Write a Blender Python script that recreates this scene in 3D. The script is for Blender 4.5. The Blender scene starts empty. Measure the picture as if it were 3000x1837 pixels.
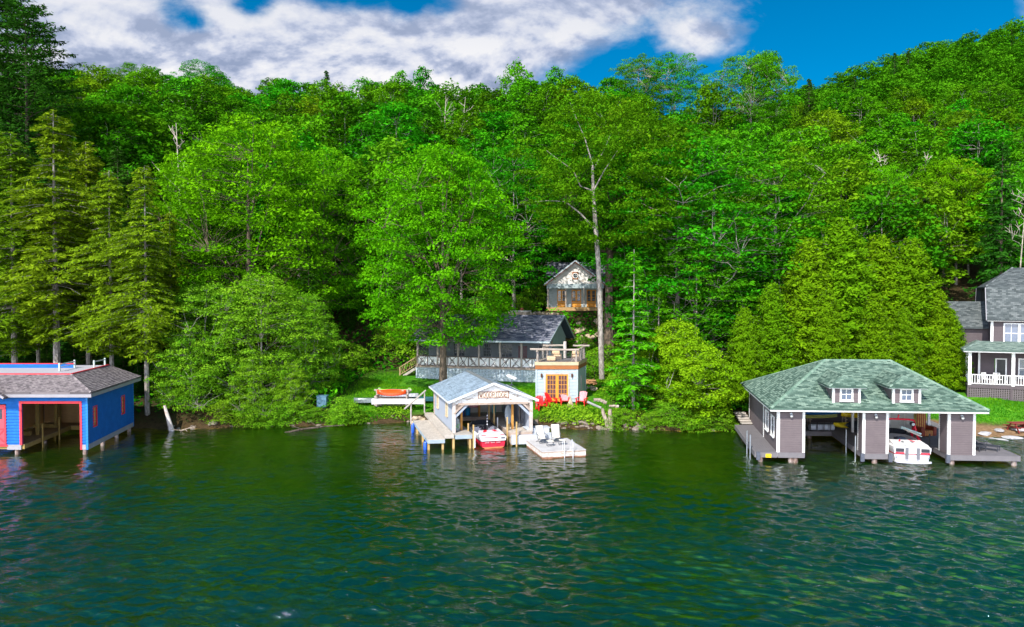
import bpy, math, random
import numpy as np
from mathutils import Vector, Matrix
SC = bpy.context.scene
COL = SC.collection
R = math.radians
PI = math.pi

# ------------------------------------------------------------------ camera
CAMZ = 11.0
PITCH = R(-1.37)
cd = bpy.data.cameras.new('camera'); cam = bpy.data.objects.new('camera', cd); COL.objects.link(cam)
cam.location = (0, 0, CAMZ); cam.rotation_euler = (R(90) + PITCH, 0, 0)
cd.sensor_width = 36; cd.lens = 24.0; cd.clip_start = .1; cd.clip_end = 3000
SC.camera = cam
SC.render.resolution_x = 1024; SC.render.resolution_y = 627
# ------------------------------------------------------------------ colour management
SC.view_settings.view_transform = 'Standard'; SC.view_settings.look = 'None'
SC.view_settings.exposure = 0.84; SC.view_settings.gamma = 1
SC.view_settings.use_curve_mapping = False
SC.cycles.max_bounces = 8; SC.cycles.diffuse_bounces = 3; SC.cycles.glossy_bounces = 3
SC.cycles.transmission_bounces = 4; SC.cycles.transparent_max_bounces = 8
SC.cycles.sample_clamp_indirect = 6
# ------------------------------------------------------------------ sun
SUN_EL = R(44); SUN_AZ = R(-152)      # azimuth clockwise from +Y (north): behind the camera, to the left
sl = bpy.data.lights.new('sun', 'SUN'); so = bpy.data.objects.new('sun', sl); COL.objects.link(so)
sl.energy = 3.7; sl.angle = R(.53); sl.color = (1, .95, .86)
sdir = Vector((math.sin(SUN_AZ)*math.cos(SUN_EL), math.cos(SUN_AZ)*math.cos(SUN_EL), math.sin(SUN_EL)))
so.rotation_euler = sdir.to_track_quat('Z', 'Y').to_euler()

def ray(X, Y):
    """unit-y ray through pixel X, Y of the 3000 x 1837 photograph (only used for measuring)"""
    a = (X-1500)/2000.0; b = (918.5-Y)/2000.0
    c, s = math.cos(PITCH), math.sin(PITCH)
    d = Vector((a, c - b*s, s + b*c))
    return d/d.y
def at(X, Y, d):
    r = ray(X, Y); return Vector((r.x*d, d, CAMZ + r.z*d))
def onz(X, Y, z=0.0):
    r = ray(X, Y); d = (z-CAMZ)/r.z; return Vector((r.x*d, d, z))

# ------------------------------------------------------------------ node helpers
class NT:
    def __init__(s, tree): s.t = tree; s.n = tree.nodes; s.l = tree.links
    def new(s, typ, **kw):
        n = s.n.new(typ)
        for k, v in kw.items():
            if k.startswith('_'): setattr(n, k[1:], v)
            else:
                n.inputs[k.replace('__', ' ')].default_value = v
        return n
    def link(s, a, b): s.l.new(a, b)
    def math(s, op, a, b=None, c=None, clamp=False):
        n = s.n.new('ShaderNodeMath'); n.operation = op; n.use_clamp = clamp
        for i, v in enumerate((a, b, c)):
            if v is None: continue
            if isinstance(v, (int, float)): n.inputs[i].default_value = v
            else: s.l.new(v, n.inputs[i])
        return n.outputs[0]
    def vmath(s, op, a, b=None, out=0):
        n = s.n.new('ShaderNodeVectorMath'); n.operation = op
        for i, v in enumerate((a, b)):
            if v is None: continue
            if isinstance(v, (tuple, list, Vector)): n.inputs[i].default_value = tuple(v)
            else: s.l.new(v, n.inputs[i])
        return n.outputs[out]
    def noise(s, vec, scale=5, detail=4, rough=.55, dist=0, out=0):
        n = s.n.new('ShaderNodeTexNoise'); n.inputs['Scale'].default_value = scale
        n.inputs['Detail'].default_value = detail; n.inputs['Roughness'].default_value = rough
        n.inputs['Distortion'].default_value = dist
        if vec is not None: s.l.new(vec, n.inputs['Vector'])
        return n.outputs[out]
    def ramp(s, fac, stops, interp='LINEAR'):
        n = s.n.new('ShaderNodeValToRGB'); cr = n.color_ramp; cr.interpolation = interp
        while len(cr.elements) < len(stops): cr.elements.new(.5)
        for e, (p, c) in zip(cr.elements, stops):
            e.position = p; e.color = c if len(c) == 4 else (*c, 1)
        s.l.new(fac, n.inputs[0]); return n.outputs[0]
    def mix(s, fac, a, b, mode='MIX'):
        n = s.n.new('ShaderNodeMix'); n.data_type = 'RGBA'; n.blend_type = mode
        for sock, v in ((n.inputs[0], fac), (n.inputs[6], a), (n.inputs[7], b)):
            if isinstance(v, (int, float)): sock.default_value = v
            elif isinstance(v, (tuple, list)): sock.default_value = v if len(v) == 4 else (*v, 1)
            else: s.l.new(v, sock)
        return n.outputs[2]
    def smooth(s, v, a, b, to0=0., to1=1.):
        n = s.n.new('ShaderNodeMapRange'); n.interpolation_type = 'SMOOTHSTEP'
        s.l.new(v, n.inputs[0]); n.inputs[1].default_value = a; n.inputs[2].default_value = b
        n.inputs[3].default_value = to0; n.inputs[4].default_value = to1
        return n.outputs[0]

# ------------------------------------------------------------------ world: sky with clouds
W = bpy.data.worlds.new('World'); SC.world = W; W.use_nodes = True
t = NT(W.node_tree); t.n.clear()
out = t.new('ShaderNodeOutputWorld')
sky = t.new('ShaderNodeTexSky', _sky_type='NISHITA', _sun_disc=False)
sky.sun_elevation = SUN_EL; sky.sun_rotation = SUN_AZ; sky.altitude = 500
sky.air_density = 1.0; sky.dust_density = .25; sky.ozone_density = 2.2
tc = t.new('ShaderNodeTexCoord'); gen = tc.outputs['Generated']
sep = t.new('ShaderNodeSeparateXYZ'); t.link(gen, sep.inputs[0])
ay = t.math('MAXIMUM', t.math('ABSOLUTE', sep.outputs[1]), .25)
a = t.math('DIVIDE', sep.outputs[0], ay); e = t.math('DIVIDE', sep.outputs[2], ay)
cmb = t.new('ShaderNodeCombineXYZ'); t.link(a, cmb.inputs[0]); t.link(e, cmb.inputs[1])
ae = cmb.outputs[0]
def ae_of(X, Y): return ((X-1500)/2000., (870-Y)/2000., 0)
pos = [(300,90,520,.9),(760,190,430,.75),(1150,150,360,.8),(1480,60,430,.95),(1330,200,300,.7),(1820,30,330,.85),(2080,70,190,.45),(2010,120,150,.38),(980,100,280,.6),(90,250,330,.7),(500,250,380,.7)]
neg = [(530,50,110,.75),(590,80,80,.6),(760,5,130,.8),(1000,0,170,.75),(1210,10,180,1.0),(1330,30,90,.5),(1840,195,230,.75),(2500,150,500,.8)]
bias = None
for (X, Y, r, w) in pos + [(x, y, r, -w*1.05) for x, y, r, w in neg]:
    sc_ = t.vmath('SUBTRACT', ae, ae_of(X, Y))
    sc_ = t.vmath('MULTIPLY', sc_, (1.0, 1.25, 0))
    d_ = t.vmath('LENGTH', sc_, out=1)
    f_ = t.smooth(d_, 0, r/2000., w, 0)
    bias = f_ if bias is None else t.math('ADD', bias, f_)
vs = t.vmath('MULTIPLY', ae, (1.0, 1.7, 1))
n1 = t.noise(vs, 3.6, 9, .62, .25)
n2 = t.noise(t.vmath('ADD', vs, (3.1, 1.7, 0)), 8.5, 6, .6, .5)
# unseen extra clouds behind the camera, added as fill light
nn = t.math('ADD', t.math('MULTIPLY', n1, .75), t.math('MULTIPLY', n2, .35))
cf = t.math('ADD', t.math('MULTIPLY', t.math('SUBTRACT', nn, .55), 1.55), t.math('MULTIPLY', t.math('SUBTRACT', bias, .36), .50))
cf = t.math('ADD', cf, t.math('SUBTRACT', t.smooth(sep.outputs[1], .1, -.4, 0, .28), t.smooth(sep.outputs[2], .40, .52, 0, .38)))
cover = t.smooth(cf, -.20, .20)
n3 = t.noise(t.vmath('ADD', vs, (7.3, 4.0, 0)), 4.6, 7, .57, .2)
n4 = t.noise(t.vmath('ADD', vs, (7.3, 4.03, 0)), 4.6, 7, .57, .2)
relief = t.math('ADD', t.math('MULTIPLY', t.math('SUBTRACT', n3, n4), 2.2), t.math('ADD', t.math('MULTIPLY', n3, .6), t.math('MULTIPLY', t.noise(t.vmath('ADD', vs, (2.3, 9.0, 0)), 2.6, 4, .55, .3), .42)))
ccol = t.ramp(relief, [(.32, (.30, .37, .55)), (.43, (.50, .56, .74)), (.52, (.76, .79, .90)), (.66, (1.0, .99, 1.0))])
ccol = t.mix(t.smooth(e, .30, .42), ccol, t.mix(.35, ccol, (.48, .55, .72)))
hs = t.new('ShaderNodeHueSaturation'); hs.inputs['Saturation'].default_value = 1.75; hs.inputs['Value'].default_value = 1.0
hs.inputs['Hue'].default_value = .493
t.link(sky.outputs[0], hs.inputs['Color'])
b1 = t.new('ShaderNodeBackground', Strength=.074); t.link(hs.outputs[0], b1.inputs[0])
b2 = t.new('ShaderNodeBackground'); t.link(ccol, b2.inputs[0])
# cloud glow raised towards the sun, out of view, as added frontal fill
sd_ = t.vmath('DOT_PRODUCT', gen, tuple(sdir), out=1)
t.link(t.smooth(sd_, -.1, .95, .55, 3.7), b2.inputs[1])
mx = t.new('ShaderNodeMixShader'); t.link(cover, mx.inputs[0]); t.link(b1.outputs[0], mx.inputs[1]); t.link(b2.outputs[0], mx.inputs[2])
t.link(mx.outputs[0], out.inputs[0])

# ------------------------------------------------------------------ object helpers
def tag(o, label=None, cat=None, group=None, kind=None):
    if label: o['label'] = label
    if cat: o['category'] = cat
    if group: o['group'] = group
    if kind: o['kind'] = kind
    return o
def empty(name, loc, label, cat, group=None, rz=0):
    o = bpy.data.objects.new(name, None); COL.objects.link(o); o.location = loc; o.rotation_euler = (0, 0, rz)
    o.empty_display_size = .3
    return tag(o, label, cat, group)
def link_mesh(name, me, mat, parent=None):
    o = bpy.data.objects.new(name, me); COL.objects.link(o)
    if mat is not None and not me.materials:
        for m in (mat if isinstance(mat, (list, tuple)) else [mat]): me.materials.append(m)
    if parent is not None: o.parent = parent
    return o
def children(o): return [c for c in COL.objects if c.parent == o]
KIDS = {}
def copy_tree(src, loc, rz=None, sc=None, label=None, group=None, cat=None):
    if src.name not in KIDS: KIDS[src.name] = [(c, list(c.children)) for c in src.children]
    r = src.copy(); COL.objects.link(r); r.location = loc
    if rz is not None: r.rotation_euler = (0, 0, rz)
    if sc is not None: r.scale = sc if isinstance(sc, (tuple, list)) else (sc, sc, sc)
    if label: r['label'] = label
    if group: r['group'] = group
    if cat: r['category'] = cat
    for c, gs in KIDS[src.name]:
        k = c.copy(); COL.objects.link(k); k.parent = r
        for g in gs:
            q = g.copy(); COL.objects.link(q); q.parent = k
    return r

class Frame:
    """local building frame: origin O, plan axes ex, ey; meshes are stored relative to O"""
    def __init__(s, O, ex=(1, 0), ey=(0, 1)):
        s.O = Vector(O); s.ex = ex; s.ey = ey
    def __call__(s, p):
        u, v, w = p
        return (u*s.ex[0] + v*s.ey[0], u*s.ex[1] + v*s.ey[1], w)
    def world(s, p):
        q = s(p); return s.O + Vector(q)
IDF = Frame((0, 0, 0))

SPLIT = {'corner_board', 'plinth', 'brace', 'barge_board', 'barge_trim'}
class MB:
    def __init__(s, f=IDF): s.f = f; s.v = []; s.q = []; s.m = []; s.mi = 0
    def pt(s, p): s.v.append(tuple(s.f(p))); return len(s.v)-1
    def face(s, pts):
        i = [s.pt(p) for p in pts]; s.q.append(i); s.m.append(s.mi)
    def fi(s, i): s.q.append(list(i)); s.m.append(s.mi)
    def box(s, a, b):
        x0, y0, z0 = [min(a[i], b[i]) for i in range(3)]; x1, y1, z1 = [max(a[i], b[i]) for i in range(3)]
        i = [s.pt(p) for p in ((x0,y0,z0),(x1,y0,z0),(x1,y1,z0),(x0,y1,z0),(x0,y0,z1),(x1,y0,z1),(x1,y1,z1),(x0,y1,z1))]
        for q in ((0,3,2,1),(4,5,6,7),(0,1,5,4),(1,2,6,5),(2,3,7,6),(3,0,4,7)): s.fi([i[k] for k in q])
        return s
    def bar(s, p, q, w, h=None, up=(0, 0, 1)):
        """rectangular bar from p to q"""
        h = w if h is None else h
        p = Vector(p); q = Vector(q); d = (q-p).normalized(); u = Vector(up)
        if abs(d.dot(u)) > .98: u = Vector((0, 1, 0))
        a = d.cross(u).normalized()*w/2; b = a.cross(d).normalized()*h/2
        i = [s.pt(x) for x in (p-a-b, p+a-b, p+a+b, p-a+b, q-a-b, q+a-b, q+a+b, q-a+b)]
        for k in ((0,3,2,1),(4,5,6,7),(0,1,5,4),(1,2,6,5),(2,3,7,6),(3,0,4,7)): s.fi([i[j] for j in k])
        return s
    def tube(s, pts, r, n=8, cap=True):
        pts = [Vector(p) for p in pts]; rs = r if isinstance(r, (list, tuple)) else [r]*len(pts)
        rings = []
        for k, p in enumerate(pts):
            d = (pts[min(k+1, len(pts)-1)] - pts[max(k-1, 0)])
            if d.length < 1e-9: d = Vector((0, 0, 1))
            d.normalize()
            u = Vector((0, 0, 1)) if abs(d.z) < .95 else Vector((1, 0, 0))
            a = d.cross(u).normalized(); b = a.cross(d).normalized()
            rings.append([s.pt(p + (a*math.cos(2*PI*j/n) + b*math.sin(2*PI*j/n))*rs[k]) for j in range(n)])
        for k in range(len(rings)-1):
            for j in range(n):
                s.fi((rings[k][j], rings[k][(j+1) % n], rings[k+1][(j+1) % n], rings[k+1][j]))
        if cap:
            s.fi(rings[0][::-1]); s.fi(rings[-1])
        return s
    def loft(s, rings, cap=True, closed=True):
        idx = [[s.pt(p) for p in r] for r in rings]; n = len(idx[0])
        for k in range(len(idx)-1):
            for j in range(n if closed else n-1):
                s.fi((idx[k][j], idx[k][(j+1) % n], idx[k+1][(j+1) % n], idx[k+1][j]))
        if cap: s.fi(idx[0][::-1]); s.fi(idx[-1])
        return s
    def prism(s, poly, z0, z1):
        """vertical prism over plan polygon"""
        a = [s.pt((x, y, z0)) for x, y in poly]; b = [s.pt((x, y, z1)) for x, y in poly]; n = len(a)
        s.fi(a[::-1]); s.fi(b)
        for j in range(n): s.fi((a[j], a[(j+1) % n], b[(j+1) % n], b[j]))
        return s
    def slab(s, poly3, thick):
        """closed slab: 3-D polygon pushed down by thick (vertical)"""
        a = [s.pt(p) for p in poly3]; b = [s.pt((p[0], p[1], p[2]-thick)) for p in poly3]; n = len(a)
        s.fi(a); s.fi(b[::-1])
        for j in range(n): s.fi((a[j], b[j], b[(j+1) % n], a[(j+1) % n]))
        return s
    def build(s, name, mat, parent=None, smooth=False, off=None):
        if name in SPLIT and not isinstance(mat, (list, tuple)):
            comp = list(range(len(s.v)))
            def fd(x):
                while comp[x] != x: comp[x] = comp[comp[x]]; x = comp[x]
                return x
            for q in s.q:
                for x in q[1:]: comp[fd(x)] = fd(q[0])
            roots = {}
            for q in s.q: roots.setdefault(fd(q[0]), []).append(q)
            if len(roots) > 1:
                o = None
                for qs in roots.values():
                    ids = sorted({x for q in qs for x in q}); mp = {x: i for i, x in enumerate(ids)}
                    k = MB(); k.v = [s.v[x] for x in ids]; k.q = [[mp[x] for x in q] for q in qs]; k.m = [0]*len(qs)
                    o = k.build(name, mat, parent, smooth, off)
                return o
        me = bpy.data.meshes.new(name)
        v = s.v if off is None else [(x-off[0], y-off[1], z-off[2]) for x, y, z in s.v]
        me.from_pydata(v, [], s.q)
        if isinstance(mat, (list, tuple)):
            for m in mat: me.materials.append(m)
            me.polygons.foreach_set('material_index', s.m)
        else: me.materials.append(mat)
        if smooth: me.polygons.foreach_set('use_smooth', [True]*len(me.polygons))
        me.validate(); me.update()
        o = bpy.data.objects.new(name, me); COL.objects.link(o)
        if parent is not None: o.parent = parent
        return o

# ------------------------------------------------------------------ materials
def mat_base(name):
    m = bpy.data.materials.new(name); m.use_nodes = True
    t = NT(m.node_tree); t.n.clear()
    o = t.new('ShaderNodeOutputMaterial'); b = t.new('ShaderNodeBsdfPrincipled'); t.link(b.outputs[0], o.inputs[0])
    return m, t, b, o
MATS = {}
def plain(name, col, rough=.6, metal=0, var=.25, scale=6, stretch=(1, 1, 1), spec=.4, col2=None, bump=0, emis=None, coat=0):
    """a colour broken up by object-space noise"""
    if name in MATS: return MATS[name]
    m, t, b, o = mat_base(name)
    tc = t.new('ShaderNodeTexCoord'); v = t.vmath('MULTIPLY', tc.outputs['Object'], stretch)
    n = t.noise(v, scale, 5, .6)
    c2 = col2 if col2 else tuple(c*(1-var) for c in col)
    c1 = tuple(min(1, c*(1+var*.6)) for c in col)
    cc = t.ramp(n, [(.28, c2), (.72, c1)])
    t.link(cc, b.inputs['Base Color']); b.inputs['Roughness'].default_value = rough; b.inputs['Metallic'].default_value = metal
    b.inputs['Specular IOR Level'].default_value = spec
    if coat: b.inputs['Coat Weight'].default_value = coat; b.inputs['Coat Roughness'].default_value = .08
    if bump:
        bp = t.new('ShaderNodeBump', Strength=bump, Distance=.02); t.link(n, bp.inputs['Height']); t.link(bp.outputs[0], b.inputs['Normal'])
    MATS[name] = m; return m
def wood(name, col, dark=None, scale=2.2, axis=0, rough=.75, contrast=1.0):
    """weathered boards: grain stretched along an axis"""
    if name in MATS: return MATS[name]
    m, t, b, o = mat_base(name)
    tc = t.new('ShaderNodeTexCoord'); st = [14, 14, 14]; st[axis] = .9
    v = t.vmath('MULTIPLY', tc.outputs['Object'], tuple(st))
    n = t.noise(v, scale, 5, .65, .4); n2 = t.noise(tc.outputs['Object'], 1.7, 4, .6)
    dk = dark if dark else tuple(c*.55 for c in col)
    f = t.math('ADD', t.math('MULTIPLY', n, .6), t.math('MULTIPLY', n2, .4))
    cc = t.ramp(f, [(.5-.2/contrast, dk), (.5+.15/contrast, col)])
    t.link(cc, b.inputs['Base Color']); b.inputs['Roughness'].default_value = rough
    b.inputs['Specular IOR Level'].default_value = .25
    bp = t.new('ShaderNodeBump', Strength=.35, Distance=.01); t.link(n, bp.inputs['Height']); t.link(bp.outputs[0], b.inputs['Normal'])
    MATS[name] = m; return m
def shingle(name, cols, bw=.32, bh=.15, rough=.9):
    """asphalt tabs: every tab its own shade, in UV metres laid along the slope"""
    m, t, b, o = mat_base(name)
    uv = t.new('ShaderNodeUVMap'); uv.uv_map = 'UVMap'
    br = t.new('ShaderNodeTexBrick', Scale=1.0); br.offset = .5
    br.inputs['Brick Width'].default_value = bw; br.inputs['Row Height'].default_value = bh
    br.inputs['Mortar Size'].default_value = .006; br.inputs['Color1'].default_value = (0, 0, 0, 1); br.inputs['Color2'].default_value = (1, 1, 1, 1)
    br.inputs['Mortar'].default_value = (0, 0, 0, 1)
    t.link(uv.outputs[0], br.inputs['Vector'])
    g = t.noise(uv.outputs[0], 60, 2, .5); l = t.noise(uv.outputs[0], .55, 4, .6)
    f = t.math('ADD', t.math('MULTIPLY', br.outputs['Color'], .74), t.math('ADD', t.math('MULTIPLY', g, .26), t.math('MULTIPLY', l, .10)))
    cc = t.ramp(f, [(.18, cols[0]), (.5, cols[1]), (.88, cols[2])])
    t.link(cc, b.inputs['Base Color']); b.inputs['Roughness'].default_value = rough; b.inputs['Specular IOR Level'].default_value = .2
    bp = t.new('ShaderNodeBump', Strength=.5, Distance=.02); t.link(g, bp.inputs['Height']); t.link(bp.outputs[0], b.inputs['Normal'])
    MATS[name] = m; return m
# ================================================================== GROUND AND WATER
SH = [(-400, 40), (-120, 47), (-70, 52), (-45, 57.5), (-31, 57), (-28.5, 56.6), (-23, 57.7), (-14.7, 58.8), (-9, 60), (-3, 59.8), (1.5, 58.6), (4, 57.4), (6.5, 56.7), (9.9, 56.6), (16.7, 56),
      (20, 57), (28, 58.5), (34, 55), (38, 53.2), (46, 52), (60, 50), (120, 46), (400, 40)]
SHX = np.array([p[0] for p in SH], float); SHY = np.array([p[1] for p in SH], float)
def shore(x): return np.interp(x, SHX, SHY)
PROF = [(-60, -5.5), (-30, -4.0), (-14, -2.4), (-7, -1.3), (-2, -.45), (0, 0), (.6, .45), (1.6, .95), (3, 1.3), (5, 1.65), (10, 1.95), (14, 2.3), (17, 3.0), (20, 4.3), (23, 6.4), (26, 8.7), (29, 10.4),
        (45, 18), (60, 25), (100, 41), (128, 49), (150, 52), (180, 52), (260, 48), (400, 40)]
PX = np.array([p[0] for p in PROF], float); PZ = np.array([p[1] for p in PROF], float)
PROFR = [(-60, -5.5), (-30, -4.0), (-14, -2.2), (-7, -1.0), (-2, -.3), (0, 0), (1, .12), (2.6, .38), (4.0, 1.0), (6, 1.75), (8, 2.15), (20, 2.7), (30, 3.6), (36, 6), (45, 11), (60, 17), (100, 31), (150, 46), (200, 51), (300, 50), (400, 42)]
RX = np.array([p[0] for p in PROFR], float); RZ = np.array([p[1] for p in PROFR], float)
def sstep(x, a, b):
    t = np.clip((x-a)/(b-a), 0, 1); return t*t*(3-2*t)
_r = np.random.RandomState(5)
_W = [(_r.uniform(.03, .5), _r.uniform(0, 2*PI), _r.uniform(0, 2*PI)) for _ in range(14)]
def bumpf(x, y):
    s = 0
    for k, a, p in _W: s = s + np.sin((x*math.cos(a) + y*math.sin(a))*k + p)*(.05/(k+.08))
    return s*.35
def ground_z(x, y):
    x = np.asarray(x, float); y = np.asarray(y, float)
    t = y - shore(x) - .35*np.sin(x*1.3)*np.sin(x*.47+1)
    zl = np.interp(t, PX, PZ); zr = np.interp(t, RX, RZ)
    w = sstep(x, 26, 35)
    z = zl*(1-w) + zr*w
    # high hill rising to the right, ridge dipping in the middle
    hill = 48*sstep(x, 30, 205)*sstep(y, 115, 290)
    # level pads cut into the slope for the two cabins
    yl = 73.6 - .25*(x+10.25)
    pad = sstep(x, -12.5, -11.2)*(1-sstep(x, 5.5, 8))*sstep(y-yl, -3.5, -1.5)*(1-sstep(y-yl, 7.8, 9.2))
    z = z*(1-pad) + np.minimum(z, 2.45)*pad
    pad = sstep(x, 2.5, 3.6)*(1-sstep(x, 12.6, 14))*sstep(y, 82.0, 83.2)*(1-sstep(y, 91.5, 93))
    z = z*(1-pad) + np.minimum(z, 9.1)*pad
    z = z + hill + bumpf(x, y)*np.clip((t-16)/14, 0, 1) + .10*bumpf(x*7, y*7)*np.clip((t-1.0)/2, 0, 1)*.5
    return z
def gz(x, y): return float(ground_z(np.array([x]), np.array([y]))[0])

def axis_lines(segs):
    out = []
    for a, b, st in segs: out += list(np.arange(a, b, st))
    out.append(segs[-1][1]); return np.array(out)
def lawn_mask(x, y):
    t = y - shore(x)
    m = sstep(x, -17.5, -14)*(1-sstep(x, 7.5, 10))*sstep(t, .6, 1.4)*(1-sstep(t - np.where(x < -10, 3, 3), 11, 15))
    m2 = sstep(x, 27, 31)*sstep(t, 2.6, 3.6)*(1-sstep(t, 24, 30))
    return np.maximum(m, m2)
def build_ground():
    xs = axis_lines([(-420, -120, 12), (-120, -50, 3), (-50, 60, .55), (60, 130, 3), (130, 420.1, 12)])
    ys = axis_lines([(-30, 20, 8), (20, 48, 2), (48, 92, .5), (92, 160, 3), (160, 460.1, 10)])
    X, Y = np.meshgrid(xs, ys); Z = ground_z(X, Y)
    Z = np.where((Y < 30) & (Z < -4.5), -5.5, Z)
    nx, ny = len(xs), len(ys)
    V = np.stack([X, Y, Z], -1).reshape(-1, 3)
    i = np.arange(nx*ny).reshape(ny, nx)
    F = np.stack([i[:-1, :-1], i[:-1, 1:], i[1:, 1:], i[1:, :-1]], -1).reshape(-1, 4)
    me = quad_mesh('ground', V, F)
    at_ = me.attributes.new('lawn', 'FLOAT', 'POINT'); at_.data.foreach_set('value', lawn_mask(X, Y).reshape(-1).astype(np.float32))
    sd = (sstep(X, 33, 35)*(1-sstep(Y-shore(X), 2.4, 3.4))).reshape(-1).astype(np.float32)
    at_ = me.attributes.new('beach', 'FLOAT', 'POINT'); at_.data.foreach_set('value', sd)
    me.polygons.foreach_set('use_smooth', [True]*len(me.polygons))
    m, t, b, o = mat_base('ground')
    geo = t.new('ShaderNodeNewGeometry'); P = geo.outputs['Position']
    sp = t.new('ShaderNodeSeparateXYZ'); t.link(P, sp.inputs[0])
    aL = t.new('ShaderNodeAttribute', _attribute_name='lawn').outputs['Fac']
    aB = t.new('ShaderNodeAttribute', _attribute_name='beach').outputs['Fac']
    nb = t.noise(P, .32, 6, .62, .6); nf = t.noise(P, 3.2, 6, .65); nw = t.noise(P, .11, 4, .6, 1.2)
    forest = t.ramp(nf, [(.3, (.018, .014, .008)), (.5, (.055, .036, .016)), (.62, (.03, .05, .012)), (.8, (.09, .06, .03))])
    grass = t.ramp(t.math('ADD', t.math('MULTIPLY', nf, .6), t.math('MULTIPLY', nb, .4)), [(.36, (.018, .10, .004)), (.5, (.05, .21, .008)), (.66, (.13, .32, .015))])
    sand = t.ramp(nf, [(.3, (.16, .09, .045)), (.7, (.34, .22, .12))])
    land = t.mix(aL, forest, grass)
    # bare earth on the bank just above the water line
    bank = t.math('MULTIPLY', t.smooth(sp.outputs[2], .5, .25), t.smooth(nf, .35, .6))
    land = t.mix(bank, land, (.07, .045, .022))
    land = t.mix(aB, land, sand)
    # lake bed: golden sand in the shallows, then patches of green weed, painted near black further out for the light lost in depth
    shallow = t.ramp(nb, [(.32, (.20, .12, .010)), (.50, (.52, .36, .025)), (.66, (.80, .62, .07))])
    weed = t.ramp(nw, [(.35, (.015, .14, .002)), (.48, (.06, .32, .004)), (.60, (.20, .52, .006)), (.8, (.03, .18, .003))])
    dz = t.math('ADD', sp.outputs[2], t.math('MULTIPLY', t.math('SUBTRACT', nw, .5), 2.2))
    bed = t.mix(t.smooth(dz, -1.3, -2.6), shallow, weed)
    bed = t.mix(t.smooth(sp.outputs[2], -3.3, -4.1), bed, t.mix(.80, weed, (.002, .022, .004)))
    cc = t.mix(t.smooth(sp.outputs[2], .02, -.06), land, bed)
    t.link(cc, b.inputs['Base Color']); b.inputs['Roughness'].default_value = 1; b.inputs['Specular IOR Level'].default_value = .1
    bp = t.new('ShaderNodeBump', Strength=.8, Distance=.12); t.link(nf, bp.inputs['Height']); t.link(bp.outputs[0], b.inputs['Normal'])
    me.materials.append(m)
    g = bpy.data.objects.new('ground', me); COL.objects.link(g); tag(g, kind='structure')
    tag(g, 'sloping ground of forest floor, lawn and lake bed')
def quad_mesh(name, V, F):
    me = bpy.data.meshes.new(name)
    V = np.ascontiguousarray(V, np.float32); F = np.ascontiguousarray(F, np.int32)
    n = len(F); k = F.shape[1]
    me.vertices.add(len(V)); me.vertices.foreach_set('co', V.ravel())
    me.loops.add(n*k); me.loops.foreach_set('vertex_index', F.ravel())
    me.polygons.add(n); me.polygons.foreach_set('loop_start', np.arange(0, n*k, k, dtype=np.int32))
    me.update(calc_edges=True)
    return me

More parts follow.
